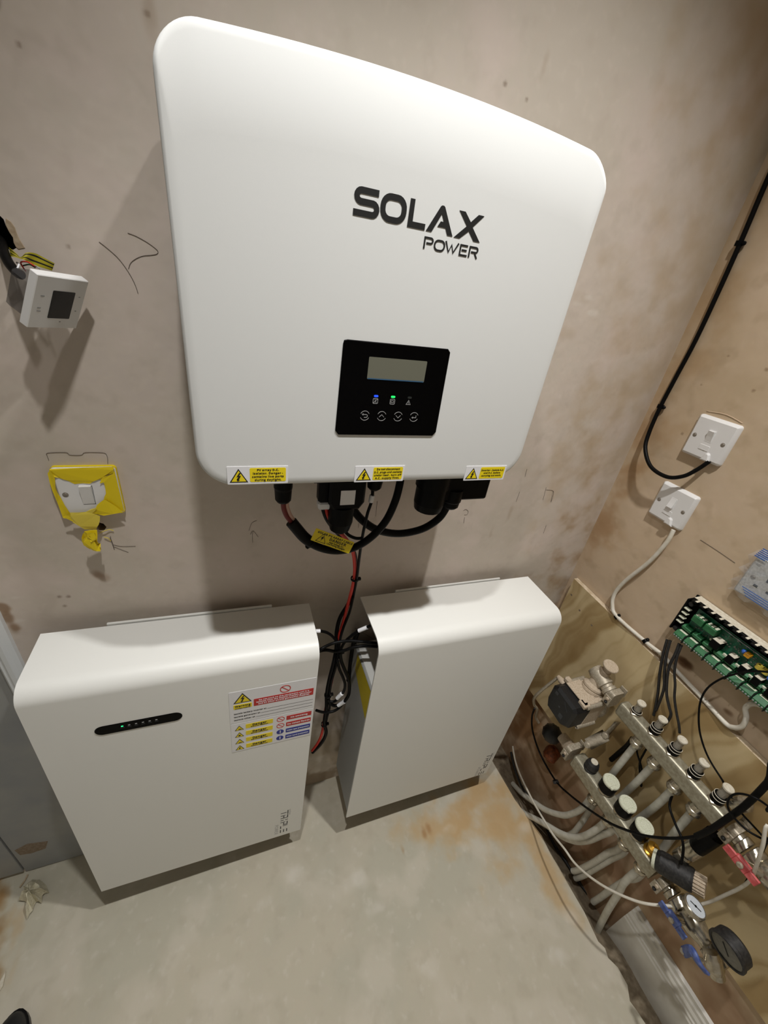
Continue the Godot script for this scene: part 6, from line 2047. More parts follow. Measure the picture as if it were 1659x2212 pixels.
func build_cables() -> void:
	# below the inverter
	var pv := thing("solar_cable", "thick black solar cable sagging in a U below the inverter, red and pale cores leftmost", "cable", Transform3D(Basis(), Vector3(0.1264, 1.127, 0.12)))
	wire("sheath", [Vector3(0.1264, 1.1281, 0.12), Vector3(0.1433, 1.1051, 0.125), Vector3(0.1658, 1.0841, 0.13), Vector3(0.1999, 1.0703, 0.13), Vector3(0.2344, 1.0729, 0.13), Vector3(0.2623, 1.0954, 0.135), Vector3(0.2864, 1.1281, 0.135), Vector3(0.3005, 1.1647, 0.13), Vector3(0.3084, 1.1942, 0.12), Vector3(0.3122, 1.2056, 0.11)], 0.0068, M.rubber, pv, 12)
	wire("sleeve", [Vector3(0.1255, 1.1296, 0.12), Vector3(0.1341, 1.1176, 0.122), Vector3(0.1466, 1.1009, 0.125), Vector3(0.1606, 1.0897, 0.13)], 0.0098, M.rubber, pv, 12)
	wire("red_core", [Vector3(0.1125, 1.1689, 0.12), Vector3(0.1137, 1.1549, 0.12), Vector3(0.1186, 1.1403, 0.12), Vector3(0.1273, 1.1273, 0.12)], 0.0040, mat(Color(0.42, 0.10, 0.09), 0.5), pv)
	wire("pale_core", [Vector3(0.118, 1.1675, 0.118), Vector3(0.1193, 1.1552, 0.118), Vector3(0.1243, 1.1406, 0.118), Vector3(0.1319, 1.1279, 0.118)], 0.0036, M.pinkish, pv)
	zip_tie("black zip tie holding the yellow tag to the solar cable", Vector3(0.1589, 1.0927, 0.13), Vector3(0.0202, -0.0178, 0), 0.0085)
	danger_tag()
	var red := cable("battery_cable", "red battery cable from the twin plug running down between the cabinets", [Vector3(0.1802, 1.1654, 0.12), Vector3(0.1816, 1.1527, 0.12), Vector3(0.1911, 1.1266, 0.115), Vector3(0.2069, 1.1006, 0.108), Vector3(0.228, 1.0728, 0.1), Vector3(0.2456, 1.041, 0.09), Vector3(0.2578, 0.9975, 0.08), Vector3(0.2642, 0.9477, 0.07), Vector3(0.2602, 0.9018, 0.07), Vector3(0.2544, 0.8531, 0.07), Vector3(0.2492, 0.8143, 0.07), Vector3(0.2437, 0.7771, 0.07), Vector3(0.2437, 0.7395, 0.075), Vector3(0.2391, 0.6981, 0.08), Vector3(0.2349, 0.6411, 0.08), Vector3(0.2295, 0.5811, 0.08), Vector3(0.2257, 0.5252, 0.08), Vector3(0.2247, 0.4784, 0.08), Vector3(0.2219, 0.4255, 0.08), Vector3(0.2144, 0.378, 0.075), Vector3(0.2017, 0.3384, 0.07)], 0.0036, M.red, "cable", "", 8)
	cable("battery_cable", "black battery cable beside the red one, from the twin plug down between the cabinets", [Vector3(0.1769, 1.1644, 0.118), Vector3(0.1786, 1.1498, 0.118), Vector3(0.1895, 1.1217, 0.11), Vector3(0.208, 1.092, 0.1), Vector3(0.2308, 1.0627, 0.092), Vector3(0.2533, 1.0238, 0.08), Vector3(0.2645, 0.9817, 0.07), Vector3(0.269, 0.941, 0.064), Vector3(0.267, 0.9, 0.066), Vector3(0.2574, 0.8696, 0.066), Vector3(0.2438, 0.8361, 0.066), Vector3(0.2392, 0.7933, 0.066), Vector3(0.2395, 0.754, 0.075), Vector3(0.2338, 0.7161, 0.085), Vector3(0.2269, 0.6538, 0.085), Vector3(0.2242, 0.6016, 0.085), Vector3(0.2266, 0.5447, 0.085), Vector3(0.2248, 0.4861, 0.085), Vector3(0.2321, 0.434, 0.085), Vector3(0.2229, 0.3828, 0.08), Vector3(0.2035, 0.3301, 0.07)], 0.0046, M.rubber, "cable", "", 8)
	var cm := cable("data_cable", "thin black data cable from the small gland hanging straight down", [Vector3(0.2607, 1.1815, 0.12), Vector3(0.2611, 1.1611, 0.12), Vector3(0.2576, 1.1374, 0.118), Vector3(0.2567, 1.1019, 0.112), Vector3(0.2577, 1.0678, 0.105), Vector3(0.2626, 1.0163, 0.09), Vector3(0.2681, 0.9528, 0.075), Vector3(0.2676, 0.9042, 0.07), Vector3(0.2649, 0.897, 0.075), Vector3(0.2608, 0.8568, 0.075), Vector3(0.2517, 0.8157, 0.075), Vector3(0.2449, 0.7844, 0.08), Vector3(0.2428, 0.7511, 0.085), Vector3(0.2388, 0.7104, 0.09), Vector3(0.231, 0.6479, 0.09), Vector3(0.2306, 0.584, 0.088), Vector3(0.235, 0.5458, 0.085), Vector3(0.232, 0.5004, 0.082), Vector3(0.2295, 0.4587, 0.08)], 0.0029, M.rubber, "cable", "", 8)
	marker(cm, Vector3(0.2601, 1.1739, 0.1215), Vector3(0.2593, 1.161, 0.1215), 0.0046)
	cable("data_cable", "thin black cable curving from the data dongle into the solar cable", [Vector3(0.2094, 1.1295, 0.125), Vector3(0.2124, 1.1178, 0.125), Vector3(0.222, 1.1004, 0.125), Vector3(0.2365, 1.0922, 0.128), Vector3(0.25, 1.0923, 0.13)], 0.0029, M.rubber, "cable", "", 8)
	cable("mains_cable", "thick black mains cable looping from the right gland behind the dongle", [Vector3(0.4117, 1.1533, 0.12), Vector3(0.4107, 1.1369, 0.12), Vector3(0.4005, 1.1134, 0.118), Vector3(0.3739, 1.0893, 0.112), Vector3(0.3295, 1.0804, 0.108), Vector3(0.2871, 1.0898, 0.105), Vector3(0.2568, 1.1098, 0.1), Vector3(0.2361, 1.1349, 0.095), Vector3(0.2214, 1.1644, 0.095)], 0.0074, M.rubber)
	zip_tie("black zip tie round the red cable below the yellow tag", Vector3(0.2659, 0.9475, 0.07), Vector3(0.05, 1, 0), 0.0075)
	# between the cabinets
	var a1 := cable("link_cable", "short black cable with a white marker entering the left cabinet", [Vector3(0.182, 0.8327, 0.09), Vector3(0.195, 0.8302, 0.09), Vector3(0.2121, 0.8162, 0.085), Vector3(0.2269, 0.795, 0.08), Vector3(0.2383, 0.7708, 0.078), Vector3(0.2423, 0.7422, 0.08)], 0.0032, M.rubber, "cable", "", 8)
	marker(a1, Vector3(0.1849, 0.8326, 0.0905), Vector3(0.1944, 0.8311, 0.0905), 0.0044)
	var a2 := cable("link_cable", "short black cable with a white marker entering the right cabinet", [Vector3(0.3045, 0.8333, 0.1), Vector3(0.291, 0.8211, 0.095), Vector3(0.2797, 0.8096, 0.09), Vector3(0.2664, 0.7913, 0.085), Vector3(0.2556, 0.7689, 0.08), Vector3(0.249, 0.7472, 0.08), Vector3(0.2446, 0.727, 0.085)], 0.0034, M.rubber, "cable", "", 8)
	marker(a2, Vector3(0.2981, 0.8282, 0.0985), Vector3(0.282, 0.8137, 0.092), 0.0048)
	cable("link_cable", "upper of two black cables crossing from cabinet to cabinet", [Vector3(0.1887, 0.7919, 0.11), Vector3(0.1991, 0.8002, 0.11), Vector3(0.2212, 0.7967, 0.1), Vector3(0.2413, 0.7982, 0.1), Vector3(0.2645, 0.7946, 0.1), Vector3(0.2915, 0.7905, 0.105), Vector3(0.3241, 0.7837, 0.11)], 0.0034, M.rubber, "cable", "", 8)
	cable("link_cable", "lower of two black cables crossing from cabinet to cabinet", [Vector3(0.1911, 0.7856, 0.105), Vector3(0.2089, 0.7794, 0.1), Vector3(0.2306, 0.7583, 0.09), Vector3(0.2502, 0.7607, 0.095), Vector3(0.2689, 0.7722, 0.1), Vector3(0.2929, 0.7772, 0.105), Vector3(0.3255, 0.7728, 0.11)], 0.0036, M.rubber, "cable", "", 8)
	cable("flexible_conduit", "black upright conduit on the wall beside the right cabinet", [Vector3(0.3047, 0.7409, 0.03), Vector3(0.3, 0.6975, 0.025), Vector3(0.2988, 0.6456, 0.025), Vector3(0.2973, 0.5974, 0.03), Vector3(0.2935, 0.5709, 0.04)], 0.0062, M.rubber)
	var b1 := cable("looped_cable", "outer black loop of spare cable with a white marker between the cabinets", [Vector3(0.2448, 0.7497, 0.09), Vector3(0.2492, 0.7238, 0.092), Vector3(0.2594, 0.6931, 0.095), Vector3(0.2697, 0.6638, 0.1), Vector3(0.2751, 0.6323, 0.1), Vector3(0.2753, 0.6013, 0.1), Vector3(0.2665, 0.5786, 0.1), Vector3(0.2524, 0.5602, 0.095), Vector3(0.2373, 0.5653, 0.092), Vector3(0.2269, 0.588, 0.09)], 0.0040, M.rubber, "cable", "", 8)
	marker(b1, Vector3(0.2656, 0.5803, 0.101), Vector3(0.2538, 0.5624, 0.096), 0.0054)
	var b2 := cable("looped_cable", "inner black loop of spare cable with a white marker between the cabinets", [Vector3(0.2397, 0.7299, 0.095), Vector3(0.2445, 0.7046, 0.098), Vector3(0.2547, 0.6756, 0.1), Vector3(0.2617, 0.6504, 0.102), Vector3(0.2617, 0.6213, 0.1), Vector3(0.2528, 0.5963, 0.098), Vector3(0.242, 0.58, 0.095), Vector3(0.2313, 0.5794, 0.092)], 0.0034, M.rubber, "cable", "", 8)
	marker(b2, Vector3(0.2571, 0.6135, 0.1005), Vector3(0.248, 0.5945, 0.0975), 0.0050)
	cable("link_cable", "black cable curving low from the left cabinet up into the outer loop", [Vector3(0.1967, 0.5687, 0.1), Vector3(0.2122, 0.5557, 0.1), Vector3(0.2303, 0.5482, 0.1), Vector3(0.248, 0.5515, 0.1), Vector3(0.2622, 0.568, 0.1), Vector3(0.2711, 0.5909, 0.1)], 0.0034, M.rubber, "cable", "", 8)
	zip_tie("upper black zip tie round the cable bundle between the cabinets", Vector3(0.2443, 0.7383, 0.08), Vector3(-0.1, 1, 0), 0.0082)
	zip_tie("lower black zip tie round the cable bundle between the cabinets", Vector3(0.2275, 0.5966, 0.085), Vector3(-0.1, 1, 0), 0.0080)
	zip_tie("lowest black zip tie, where the bundle turns into the left cabinet", Vector3(0.2257, 0.4723, 0.082), Vector3(0, 1, 0), 0.0070)

	# right wall
	cable("power_cable", "black cable clipped down the right wall and looping up into the top connection unit", [Vector3(0.973, 2.44, 0.02), Vector3(0.973, 2.15, 0.022), Vector3(0.973, 1.82, 0.0267), Vector3(0.973, 1.7394, 0.0274), Vector3(0.973, 1.6414, 0.0333), Vector3(0.973, 1.5471, 0.0366), Vector3(0.973, 1.464, 0.0373), Vector3(0.973, 1.3913, 0.0334), Vector3(0.972, 1.323, 0.0311), Vector3(0.966, 1.2639, 0.0378), Vector3(0.958, 1.2292, 0.0529), Vector3(0.95, 1.2008, 0.0902), Vector3(0.95, 1.1959, 0.1341), Vector3(0.956, 1.2101, 0.1614), Vector3(0.964, 1.2321, 0.1757), Vector3(0.97, 1.2558, 0.1859)], 0.0044, M.rubber)
	for q in [[Vector3(0.974, 1.6408, 0.0313), "black cable clip on the right wall, the upper one on the black cable"], [Vector3(0.974, 1.3248, 0.0298), "black cable clip on the right wall, the lower one on the black cable"]]:
		clip(q[0], q[1], M.black, Vector3(0, 1, 0.0))
	cable("white_cord", "cream cord from lower connection unit along the plywood's top edge to the controller", [Vector3(0.97, 1.0902, 0.1935), Vector3(0.968, 1.0571, 0.1952), Vector3(0.968, 0.9914, 0.183), Vector3(0.968, 0.9115, 0.1563), Vector3(0.967, 0.8605, 0.148), Vector3(0.965, 0.8284, 0.1591), Vector3(0.964, 0.8126, 0.1841), Vector3(0.968, 0.8113, 0.2693), Vector3(0.97, 0.8144, 0.316), Vector3(0.97, 0.8075, 0.3576), Vector3(0.968, 0.802, 0.4237), Vector3(0.964, 0.7979, 0.4739), Vector3(0.962, 0.8053, 0.489), Vector3(0.96, 0.8227, 0.4974), Vector3(0.958, 0.8459, 0.4937), Vector3(0.958, 0.862, 0.4835), Vector3(0.958, 0.8793, 0.486), Vector3(0.96, 0.8886, 0.4971)], 0.0048, M.white_cable)
	for q in [[Vector3(0.966, 0.8105, 0.1834), "black cable clip on the cream cord, nearer the room corner"], [Vector3(0.969, 0.8117, 0.2684), "black cable clip on the cream cord, nearer the controller"]]:
		clip(q[0], q[1], M.black, Vector3(0, -0.3, 1))
	# wires from the controller to the manifold
	cable("actuator_cable", "first black wire from the controller down to the manifold, leftmost of four", [Vector3(0.948, 0.8711, 0.3132), Vector3(0.942, 0.8342, 0.3266), Vector3(0.94, 0.7891, 0.3441), Vector3(0.94, 0.7485, 0.3617), Vector3(0.94, 0.712, 0.3745), Vector3(0.94, 0.6904, 0.3808)], 0.0030, M.dusty_rubber, "cable", "", 8)
	cable("actuator_cable", "second black wire from the controller down to the manifold", [Vector3(0.946, 0.8765, 0.3201), Vector3(0.94, 0.8422, 0.3331), Vector3(0.936, 0.8051, 0.3513), Vector3(0.934, 0.7758, 0.3675), Vector3(0.938, 0.7372, 0.3746), Vector3(0.94, 0.7062, 0.3789)], 0.0030, M.dusty_rubber, "cable", "", 8)
	cable("actuator_cable", "third black wire from the controller, bulging right above a flow gauge", [Vector3(0.946, 0.8852, 0.3374), Vector3(0.94, 0.8614, 0.345), Vector3(0.936, 0.8314, 0.3503), Vector3(0.934, 0.802, 0.3616), Vector3(0.934, 0.768, 0.3788), Vector3(0.936, 0.7452, 0.3962), Vector3(0.938, 0.732, 0.4059), Vector3(0.94, 0.7073, 0.4082), Vector3(0.942, 0.6803, 0.4043)], 0.0030, M.dusty_rubber, "cable", "", 8)
	cable("actuator_cable", "fourth black wire from the controller, rightmost of four, ending behind a flow gauge", [Vector3(0.946, 0.886, 0.3428), Vector3(0.94, 0.8578, 0.3509), Vector3(0.936, 0.8273, 0.3646), Vector3(0.936, 0.8026, 0.3796), Vector3(0.936, 0.7753, 0.3928), Vector3(0.936, 0.7499, 0.4114), Vector3(0.936, 0.7291, 0.429), Vector3(0.936, 0.7142, 0.4387)], 0.0026, M.dusty_rubber, "cable", "", 8)
	cable("sensor_cable", "thin black wire arching from the controller down across the plywood", [Vector3(0.93, 0.9713, 0.4788), Vector3(0.93, 0.9568, 0.4651), Vector3(0.93, 0.932, 0.4497), Vector3(0.928, 0.898, 0.4355), Vector3(0.925, 0.8616, 0.4293), Vector3(0.925, 0.826, 0.4339), Vector3(0.925, 0.7891, 0.4499), Vector3(0.925, 0.7594, 0.4707), Vector3(0.925, 0.7344, 0.5008), Vector3(0.925, 0.7196, 0.5372), Vector3(0.93, 0.7144, 0.5377), Vector3(0.935, 0.6985, 0.5549), Vector3(0.935, 0.6956, 0.568), Vector3(0.93, 0.6925, 0.5854), Vector3(0.925, 0.6964, 0.6062), Vector3(0.92, 0.7002, 0.6261), Vector3(0.92, 0.6955, 0.6353), Vector3(0.945, 0.55, 0.66)], 0.0019, M.rubber, "cable", "", 7)
	cable("sensor_cable", "thin black wire in a wide loop at the near end of the upper rail", [Vector3(0.955, 0.895, 0.66)] + [Vector3(0.88, 0.7959, 0.6154), Vector3(0.87, 0.8013, 0.6068), Vector3(0.86, 0.805, 0.5957), Vector3(0.855, 0.7991, 0.584), Vector3(0.855, 0.7845, 0.5748), Vector3(0.855, 0.7675, 0.5716), Vector3(0.855, 0.7516, 0.5748), Vector3(0.855, 0.7418, 0.5835), Vector3(0.86, 0.7344, 0.5967), Vector3(0.865, 0.7331, 0.6146), Vector3(0.87, 0.7388, 0.6293), Vector3(0.88, 0.7375, 0.6381)], 0.0019, M.rubber, "cable", "", 7)
	var mc := thing("pump_cable", "black cable drooping in front of the manifold, thicker towards the right edge", "cable", Transform3D(Basis(), Vector3(0.845, 0.51, 0.527)))
	wire("thin_run", [Vector3(0.86, 0.4319, 0.1652), Vector3(0.89, 0.3547, 0.1515), Vector3(0.92, 0.2733, 0.1578), Vector3(0.93, 0.2257, 0.2091), Vector3(0.92, 0.2324, 0.2932), Vector3(0.9, 0.2857, 0.356), Vector3(0.87, 0.3657, 0.4211), Vector3(0.85, 0.4309, 0.4716), Vector3(0.845, 0.4733, 0.5021), Vector3(0.845, 0.51, 0.527), Vector3(0.85, 0.551, 0.5498), Vector3(0.855, 0.597, 0.5696), Vector3(0.86, 0.6305, 0.5806)], 0.0029, M.rubber, mc)
	wire("thick_run", [Vector3(0.86, 0.6261, 0.5796), Vector3(0.862, 0.665, 0.5849), Vector3(0.865, 0.7124, 0.5877), Vector3(0.868, 0.7678, 0.5897), Vector3(0.87, 0.8378, 0.5866), Vector3(0.875, 0.8879, 0.5809), Vector3(0.925, 0.86, 0.72), Vector3(0.962, 0.90, 0.72)], 0.0056, M.rubber, mc, 10)
	clip(Vector3(0.92, 0.23, 0.2944), "dusty black knot-like clip halfway along the drooping black cable", M.dusty_black, Vector3(0, -0.6, 0.8), 0.0085)
	cable("actuator_cable", "thin black wire rising from the fallen actuator behind the link pipe", [Vector3(0.92, 0.5857, 0.502), Vector3(0.91, 0.567, 0.5138), Vector3(0.895, 0.5631, 0.5413), Vector3(0.885, 0.5614, 0.5649), Vector3(0.88, 0.5491, 0.579), Vector3(0.872, 0.5249, 0.5933)], 0.0026, M.rubber, "cable", "", 7)
	cable("hidden_cable", "thick black cable behind the upper rail's first pipe", [Vector3(0.94, 0.5874, 0.3761), Vector3(0.945, 0.5501, 0.3743), Vector3(0.95, 0.5059, 0.3679), Vector3(0.95, 0.4621, 0.3628)], 0.0060, M.rubber)
	cable("hidden_cable", "pair of thin black wires hanging behind the rails, the left one", [Vector3(0.935, 0.5788, 0.3969), Vector3(0.935, 0.568, 0.406), Vector3(0.935, 0.559, 0.4175), Vector3(0.935, 0.5485, 0.428), Vector3(0.935, 0.5294, 0.4366), Vector3(0.935, 0.5109, 0.4482)], 0.0022, M.rubber, "cable", "", 7)
	cable("hidden_cable", "pair of thin black wires hanging behind the rails, the right one", [Vector3(0.935, 0.6037, 0.4112), Vector3(0.935, 0.5834, 0.4133), Vector3(0.935, 0.5635, 0.4158), Vector3(0.935, 0.5449, 0.4234), Vector3(0.935, 0.5263, 0.435), Vector3(0.935, 0.5068, 0.4488)], 0.0022, M.rubber, "cable", "", 7)
	cable("white_cord", "thin white cord sagging across the corner in front of the pipes to the blue valve", [Vector3(0.95, 0.0747, 0.0997), Vector3(0.935, 0.0658, 0.1402), Vector3(0.92, 0.0716, 0.1827), Vector3(0.9, 0.0941, 0.2372), Vector3(0.88, 0.1211, 0.2963), Vector3(0.86, 0.1554, 0.3535), Vector3(0.845, 0.1845, 0.3991), Vector3(0.835, 0.2147, 0.44), Vector3(0.83, 0.2309, 0.475), Vector3(0.825, 0.2633, 0.5103), Vector3(0.825, 0.3002, 0.5447), Vector3(0.83, 0.3409, 0.5772), Vector3(0.84, 0.3765, 0.603), Vector3(0.86, 0.404, 0.6214), Vector3(0.885, 0.4307, 0.6379), Vector3(0.9, 0.4779, 0.6516), Vector3(0.9, 0.545, 0.6576), Vector3(0.895, 0.5945, 0.6607), Vector3(0.89, 0.6332, 0.6596), Vector3(0.87, 0.6906, 0.6504), Vector3(0.86, 0.7383, 0.6388), Vector3(0.86, 0.7791, 0.6263), Vector3(0.90, 0.68, 0.69), Vector3(0.935, 0.80, 0.70), Vector3(0.958, 0.895, 0.70)], 0.0030, M.white_cable, "cable", "", 8)
	cable("floor_cable", "dark cable lying in the gap at the foot of the right wall", [Vector3(0.9561, 0.0337, 0.1006), Vector3(0.9384, 0.0282, 0.1544), Vector3(0.9293, 0.0229, 0.2181), Vector3(0.9518, 0.0086, 0.2715), Vector3(0.9586, -0.0262, 0.3683), Vector3(0.9676, -0.031, 0.4197), Vector3(0.974, -0.0358, 0.4632), Vector3(0.9882, -0.0404, 0.5218)], 0.0045, M.dusty_rubber)

	# white heating pipes
	var grp := "white heating pipes under the manifold"
	var low := [
		["white pipe from lower rail bending left into the corner, uppermost curved one", [Vector3(0.89, 0.3763, 0.3984), Vector3(0.8921, 0.351, 0.3982), Vector3(0.8954, 0.3105, 0.3961), Vector3(0.8987, 0.2651, 0.3885), Vector3(0.9031, 0.2041, 0.3714), Vector3(0.9074, 0.1531, 0.3456), Vector3(0.9119, 0.1054, 0.3139), Vector3(0.9165, 0.0664, 0.278), Vector3(0.9226, 0.0144, 0.2277), Vector3(0.9281, -0.02, 0.1786)]],
		["white pipe from lower rail sweeping far left to the floor edge, bright at its end", [Vector3(0.89, 0.3677, 0.4522), Vector3(0.8902, 0.3479, 0.452), Vector3(0.8905, 0.3081, 0.448), Vector3(0.8911, 0.2461, 0.4378), Vector3(0.8915, 0.193, 0.4197), Vector3(0.892, 0.1467, 0.3908), Vector3(0.8927, 0.1022, 0.3523), Vector3(0.8931, 0.0629, 0.3193), Vector3(0.8935, 0.0279, 0.2923), Vector3(0.894, -0.01, 0.2589)]],
		["white pipe from the lower rail curving left just below the longest one", [Vector3(0.895, 0.3765, 0.476), Vector3(0.8987, 0.3437, 0.4697), Vector3(0.9034, 0.3013, 0.4605), Vector3(0.9103, 0.2333, 0.4477), Vector3(0.9162, 0.1751, 0.4307), Vector3(0.9212, 0.1311, 0.4116), Vector3(0.927, 0.0868, 0.3851), Vector3(0.9354, 0.0357, 0.3426), Vector3(0.9437, -0.03, 0.2968)]],
		["white pipe running straight down from the lower rail's near end over the floor edge", [Vector3(0.89, 0.2963, 0.5538), Vector3(0.8998, 0.2342, 0.5586), Vector3(0.9184, 0.106, 0.5676), Vector3(0.9379, -0.035, 0.5824)]],
	]
	var tails := [0.405, 0.456, 0.507, 0.556]
	for k in 4:
		var q: Array = low[k]
		cable("heating_pipe", q[0], [Vector3(WX - 0.090, 0.385, tails[k])] + q[1], 0.0083, M.pipe, "pipe", grp, 12)
	var up := [
		["white pipe dropping from the far end of the upper rail behind the first actuator", [Vector3(WX - 0.060, 0.610, 0.395), Vector3(WX - 0.058, 0.50, 0.393), Vector3(WX - 0.045, 0.40, 0.390), Vector3(0.935, 0.3071, 0.3967), Vector3(0.935, 0.2488, 0.4002), Vector3(0.93, 0.1986, 0.4035), Vector3(0.925, 0.1525, 0.4037), Vector3(0.92, 0.1122, 0.392), Vector3(0.91, 0.0797, 0.3595)]],
		["white pipe dropping from the upper rail behind the middle actuator", [Vector3(WX - 0.060, 0.610, 0.444), Vector3(WX - 0.055, 0.52, 0.440), Vector3(WX - 0.040, 0.43, 0.432), Vector3(WX - 0.038, 0.36, 0.43), Vector3(0.935, 0.3092, 0.4932), Vector3(0.935, 0.2304, 0.4856), Vector3(0.935, 0.1426, 0.4766), Vector3(0.935, 0.069, 0.4659), Vector3(0.935, 0.0315, 0.4575)]],
		["white pipe dropping from the upper rail beside the near actuator", [Vector3(WX - 0.060, 0.610, 0.496), Vector3(WX - 0.055, 0.53, 0.494), Vector3(WX - 0.040, 0.43, 0.485), Vector3(WX - 0.036, 0.33, 0.475), Vector3(0.945, 0.2951, 0.5044), Vector3(0.945, 0.2156, 0.4962), Vector3(0.945, 0.1135, 0.485), Vector3(0.945, 0.0582, 0.479), Vector3(0.945, 0.0082, 0.47)]],
		["white pipe from the upper rail's near end crossing low behind the straight pipe", [Vector3(WX - 0.060, 0.610, 0.542), Vector3(WX - 0.055, 0.52, 0.545), Vector3(WX - 0.042, 0.42, 0.55), Vector3(WX - 0.035, 0.28, 0.555), Vector3(0.95, 0.226, 0.5454), Vector3(0.95, 0.1695, 0.5404), Vector3(0.95, 0.1181, 0.5368), Vector3(0.95, 0.068, 0.5343), Vector3(0.95, 0.02, 0.5309)]],
	]
	for q in up:
		cable("heating_pipe", q[0], q[1], 0.0080, M.pipe, "pipe", grp, 12)

func clip(at: Vector3, label: String, m: Material, axis: Vector3, r := 0.0070) -> void:
	var t := thing("cable_clip", label, "cable clip", along(at, axis), "cable clips on the right wall")
	var s := st()
	lathe(s, [Vector2(0.004, -0.004), Vector2(r, -0.004), Vector2(r, 0.004), Vector2(0.004, 0.004)], Transform3D(), 14)
	obj("loop", s, m, t)
	s = st()
	box(s, Vector3(0, 0, r + 0.001), Vector3(0.007, 0.007, 0.008), 0.002)
	obj("nail_boss", s, m, t)

func danger_tag() -> void:
	var a := Vector3(0.1622, 1.1251, 0.136)
	var b := Vector3(0.2277, 1.097, 0.146)
	var d := Vector3(0.1567, 1.1036, 0.14)
	var x := (b - a).normalized()
	var y := (a - d)
	y = (y - x * y.dot(x)).normalized()
	var w := (b - a).length()
	var h := (a - d).length()
	var t := thing("warning_tag", "yellow plastic warning tag tied to the solar cable", "tag", Transform3D(Basis(x, y, x.cross(y)), a + (b - a) / 2 + (d - a) / 2))
	var s := st()
	prism(s, rrect(w, h, 0.001, Vector2.ZERO, 2), -0.0005, 0.0005)
	obj("plate", s, M.sign_yellow, t)
	text("tag_text", "SOLAR PV ARRAY CABLE", h * 0.165, M.ink, t, Transform3D(Basis(), Vector3(0.002, h * 0.31, 0.0007)), w * 0.90, true, 24)
	text("tag_text", "DANGER", h * 0.215, M.ink, t, Transform3D(Basis(), Vector3(w * 0.12, h * 0.045, 0.0007)), w * 0.43, true, 30)
	text("tag_text", "High Voltage DC.", h * 0.115, M.ink, t, Transform3D(Basis(), Vector3(w * 0.12, -h * 0.17, 0.0007)), w * 0.38, true, 20)
	text("tag_text", "Live During Daylight", h * 0.115, M.ink, t, Transform3D(Basis(), Vector3(w * 0.12, -h * 0.32, 0.0007)), w * 0.47, true, 20)
	var c := Vector2(-w * 0.27, -h * 0.06)
	s = st()
	strokes(s, [c + Vector2(-0.0085, -0.0075), c + Vector2(0.0085, -0.0075), c + Vector2(0, 0.0080)], 0.0009, 0.0004, 0.0008, Transform3D(), true)
	prism(s, [c + Vector2(0.0010, 0.0042), c + Vector2(-0.0022, -0.0008), c + Vector2(-0.0002, -0.0006), c + Vector2(-0.0010, -0.0056), c + Vector2(0.0022, 0.0006), c + Vector2(0.0003, 0.0004)], 0.0004, 0.0008)
	obj("hazard_triangle", s, M.ink, t)

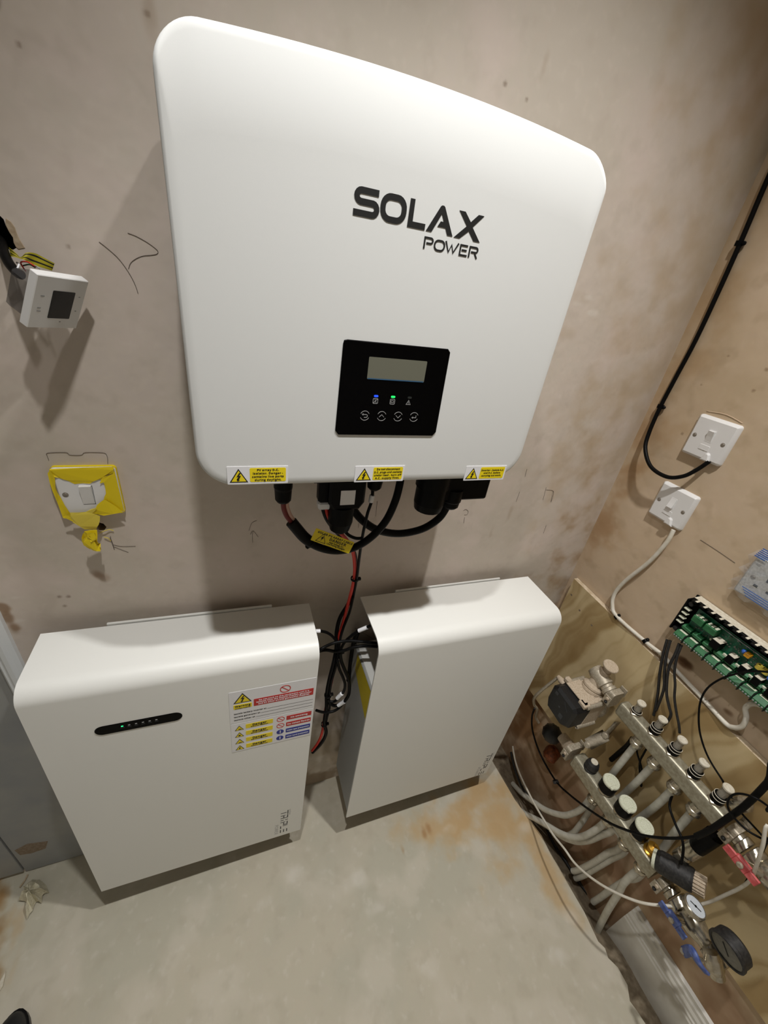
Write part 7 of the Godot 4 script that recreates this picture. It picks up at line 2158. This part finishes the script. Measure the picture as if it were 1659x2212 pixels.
# ---------------------------------------------------------------- things on the floor
func build_floor_things() -> void:
	# crumpled scrap of plaster-caked paper in the left corner
	var o := Vector3(-0.5151, -0.0155, 0.0619)
	var t := thing("paper_scrap", "crumpled pale scrap of plaster-caked paper on the floor by the door boards", "scrap", Transform3D(Basis(), o))
	var outl := [Vector2(-0.527, 0.0276), Vector2(-0.5153, 0.034), Vector2(-0.5088, 0.0343), Vector2(-0.4984, 0.0438), Vector2(-0.4888, 0.0531), Vector2(-0.4824, 0.0634), Vector2(-0.4776, 0.071), Vector2(-0.4851, 0.0707), Vector2(-0.4905, 0.0742), Vector2(-0.489, 0.0827), Vector2(-0.4875, 0.0911), Vector2(-0.4954, 0.0856), Vector2(-0.5015, 0.0828), Vector2(-0.5019, 0.0915), Vector2(-0.502, 0.1012), Vector2(-0.5061, 0.1075), Vector2(-0.51, 0.1158), Vector2(-0.5113, 0.104), Vector2(-0.5133, 0.0899), Vector2(-0.5206, 0.0798), Vector2(-0.5279, 0.0746), Vector2(-0.5418, 0.0696), Vector2(-0.5365, 0.0639), Vector2(-0.5286, 0.0613), Vector2(-0.5347, 0.0513), Vector2(-0.5384, 0.042), Vector2(-0.5327, 0.0333)]
	var ring := []
	for q in outl:
		ring.append(Vector3(q.x, 0.03 * q.x + 0.003 + 0.010 * rng.randf(), q.y))
	var c := Vector3.ZERO
	for q in ring:
		c += q / ring.size()
	var s := st()
	var inner := []
	for q in ring:
		inner.append(q.lerp(c, 0.30 + 0.2 * rng.randf()) + Vector3(0, 0.022 + 0.022 * rng.randf(), 0))
	var inner2 := []
	for q in ring:
		inner2.append(q.lerp(c, 0.70) + Vector3(0, 0.016 + 0.030 * rng.randf(), 0))
	var top := c + Vector3(0, 0.040, 0)
	var n := ring.size()
	for i in n:
		var j := (i + 1) % n
		quad(s, ring[i], ring[j], inner[j], inner[i])
		quad(s, inner[i], inner[j], inner2[j], inner2[i])
		tri(s, inner2[i], inner2[j], top)
		tri(s, ring[j], ring[i], c)
	wobj("crumpled_sheet", s, mottled(Color(0.74, 0.71, 0.60), Color(0.88, 0.86, 0.78), 71, 0.03, 14.0, 0.9), t)
	s = st()
	tube(s, spline([Vector3(-0.5422, -0.0123, 0.0128), Vector3(-0.5448, -0.0123, 0.0248), Vector3(-0.5513, -0.0125, 0.0375)], 4), 0.0020, 6)
	wobj("torn_strand", s, M.raw_plaster, t)
	# toe of a shoe at the lower left
	var so := Vector3(-0.4833, -0.0145, 0.2799)
	var sh := thing("shoe", "toe of a dark grey shoe at the lower left edge of the floor", "shoe", Transform3D(Basis(Vector3.UP, -0.06), Vector3(so.x + 0.006, so.y, so.z + 0.150)))
	s = st()
	last_shape(s, 0.0, 0.022, 0.050, 0.150, 0.0)
	obj("sole", s, M.pump_black, sh)
	s = st()
	last_shape(s, 0.020, 0.075, 0.047, 0.146, 0.7)
	obj("upper", s, mottled(Color(0.05, 0.055, 0.065), Color(0.13, 0.14, 0.15), 72, 0.02, 12.0, 0.6), sh)
	s = st()
	for k in 3:
		tube(s, spline([Vector3(-0.025, 0.072 + 0.004 * k, -0.030 + 0.024 * k), Vector3(0, 0.082 + 0.004 * k, -0.036 + 0.024 * k), Vector3(0.025, 0.072 + 0.004 * k, -0.030 + 0.024 * k)], 4), 0.003, 6)
	obj("lace", s, M.grey_ink, sh)
	# grey-white flake near the shoe
	var fo := Vector3(-0.5247, -0.0157, 0.2205)
	s = st()
	prism(s, [Vector2(-0.020, -0.004), Vector2(-0.004, -0.006), Vector2(0.012, 0.003), Vector2(0.018, 0.008), Vector2(0.002, 0.007), Vector2(-0.016, 0.003)], 0.0, 0.004, 0.001, Transform3D(Basis(Vector3(0.4, 0, -0.9).normalized(), Vector3(-0.9, 0, -0.4).normalized(), Vector3(0, 1, 0)), Vector3.ZERO))
	tag(obj("plaster_flake", s, M.dust_cap, self, Transform3D(Basis(), fo + Vector3(0, 0.0005, 0))), "pale flake of plaster on the floor at the left edge", "flake")

# a shoe-like outline (toe towards -z) raised from y0 to y1, drawn in towards the top
func last_shape(s: SurfaceTool, y0: float, y1: float, hw: float, hl: float, dome: float) -> void:
	var rows := []
	var m := 7
	for r in m:
		var f := r / float(m - 1)
		var k := sqrt(maxf(0.0, 1.0 - pow(f * dome, 2.0))) if dome > 0.0 else (1.0 if r > 0 else 0.96)
		var row := []
		for i in 40:
			var a := TAU * i / 40
			var w := hw * (1.0 - 0.18 * maxf(0.0, sin(a)))
			row.append(Vector3(cos(a) * w * k, lerpf(y0, y1, f), sin(a) * hl * k + (hl * (1 - k) * 0.3)))
		rows.append(row)
	for r in m - 1:
		for i in 40:
			var j := (i + 1) % 40
			quad(s, rows[r][j], rows[r][i], rows[r + 1][i], rows[r + 1][j], 1)
	var top: Array = rows[m - 1]
	var c := Vector3.ZERO
	for q in top:
		c += q / 40.0
	c.y += 0.004
	for i in 40:
		tri(s, top[(i + 1) % 40], top[i], c, 1)
		tri(s, rows[0][i], rows[0][(i + 1) % 40], Vector3(c.x, y0, c.z), 2)
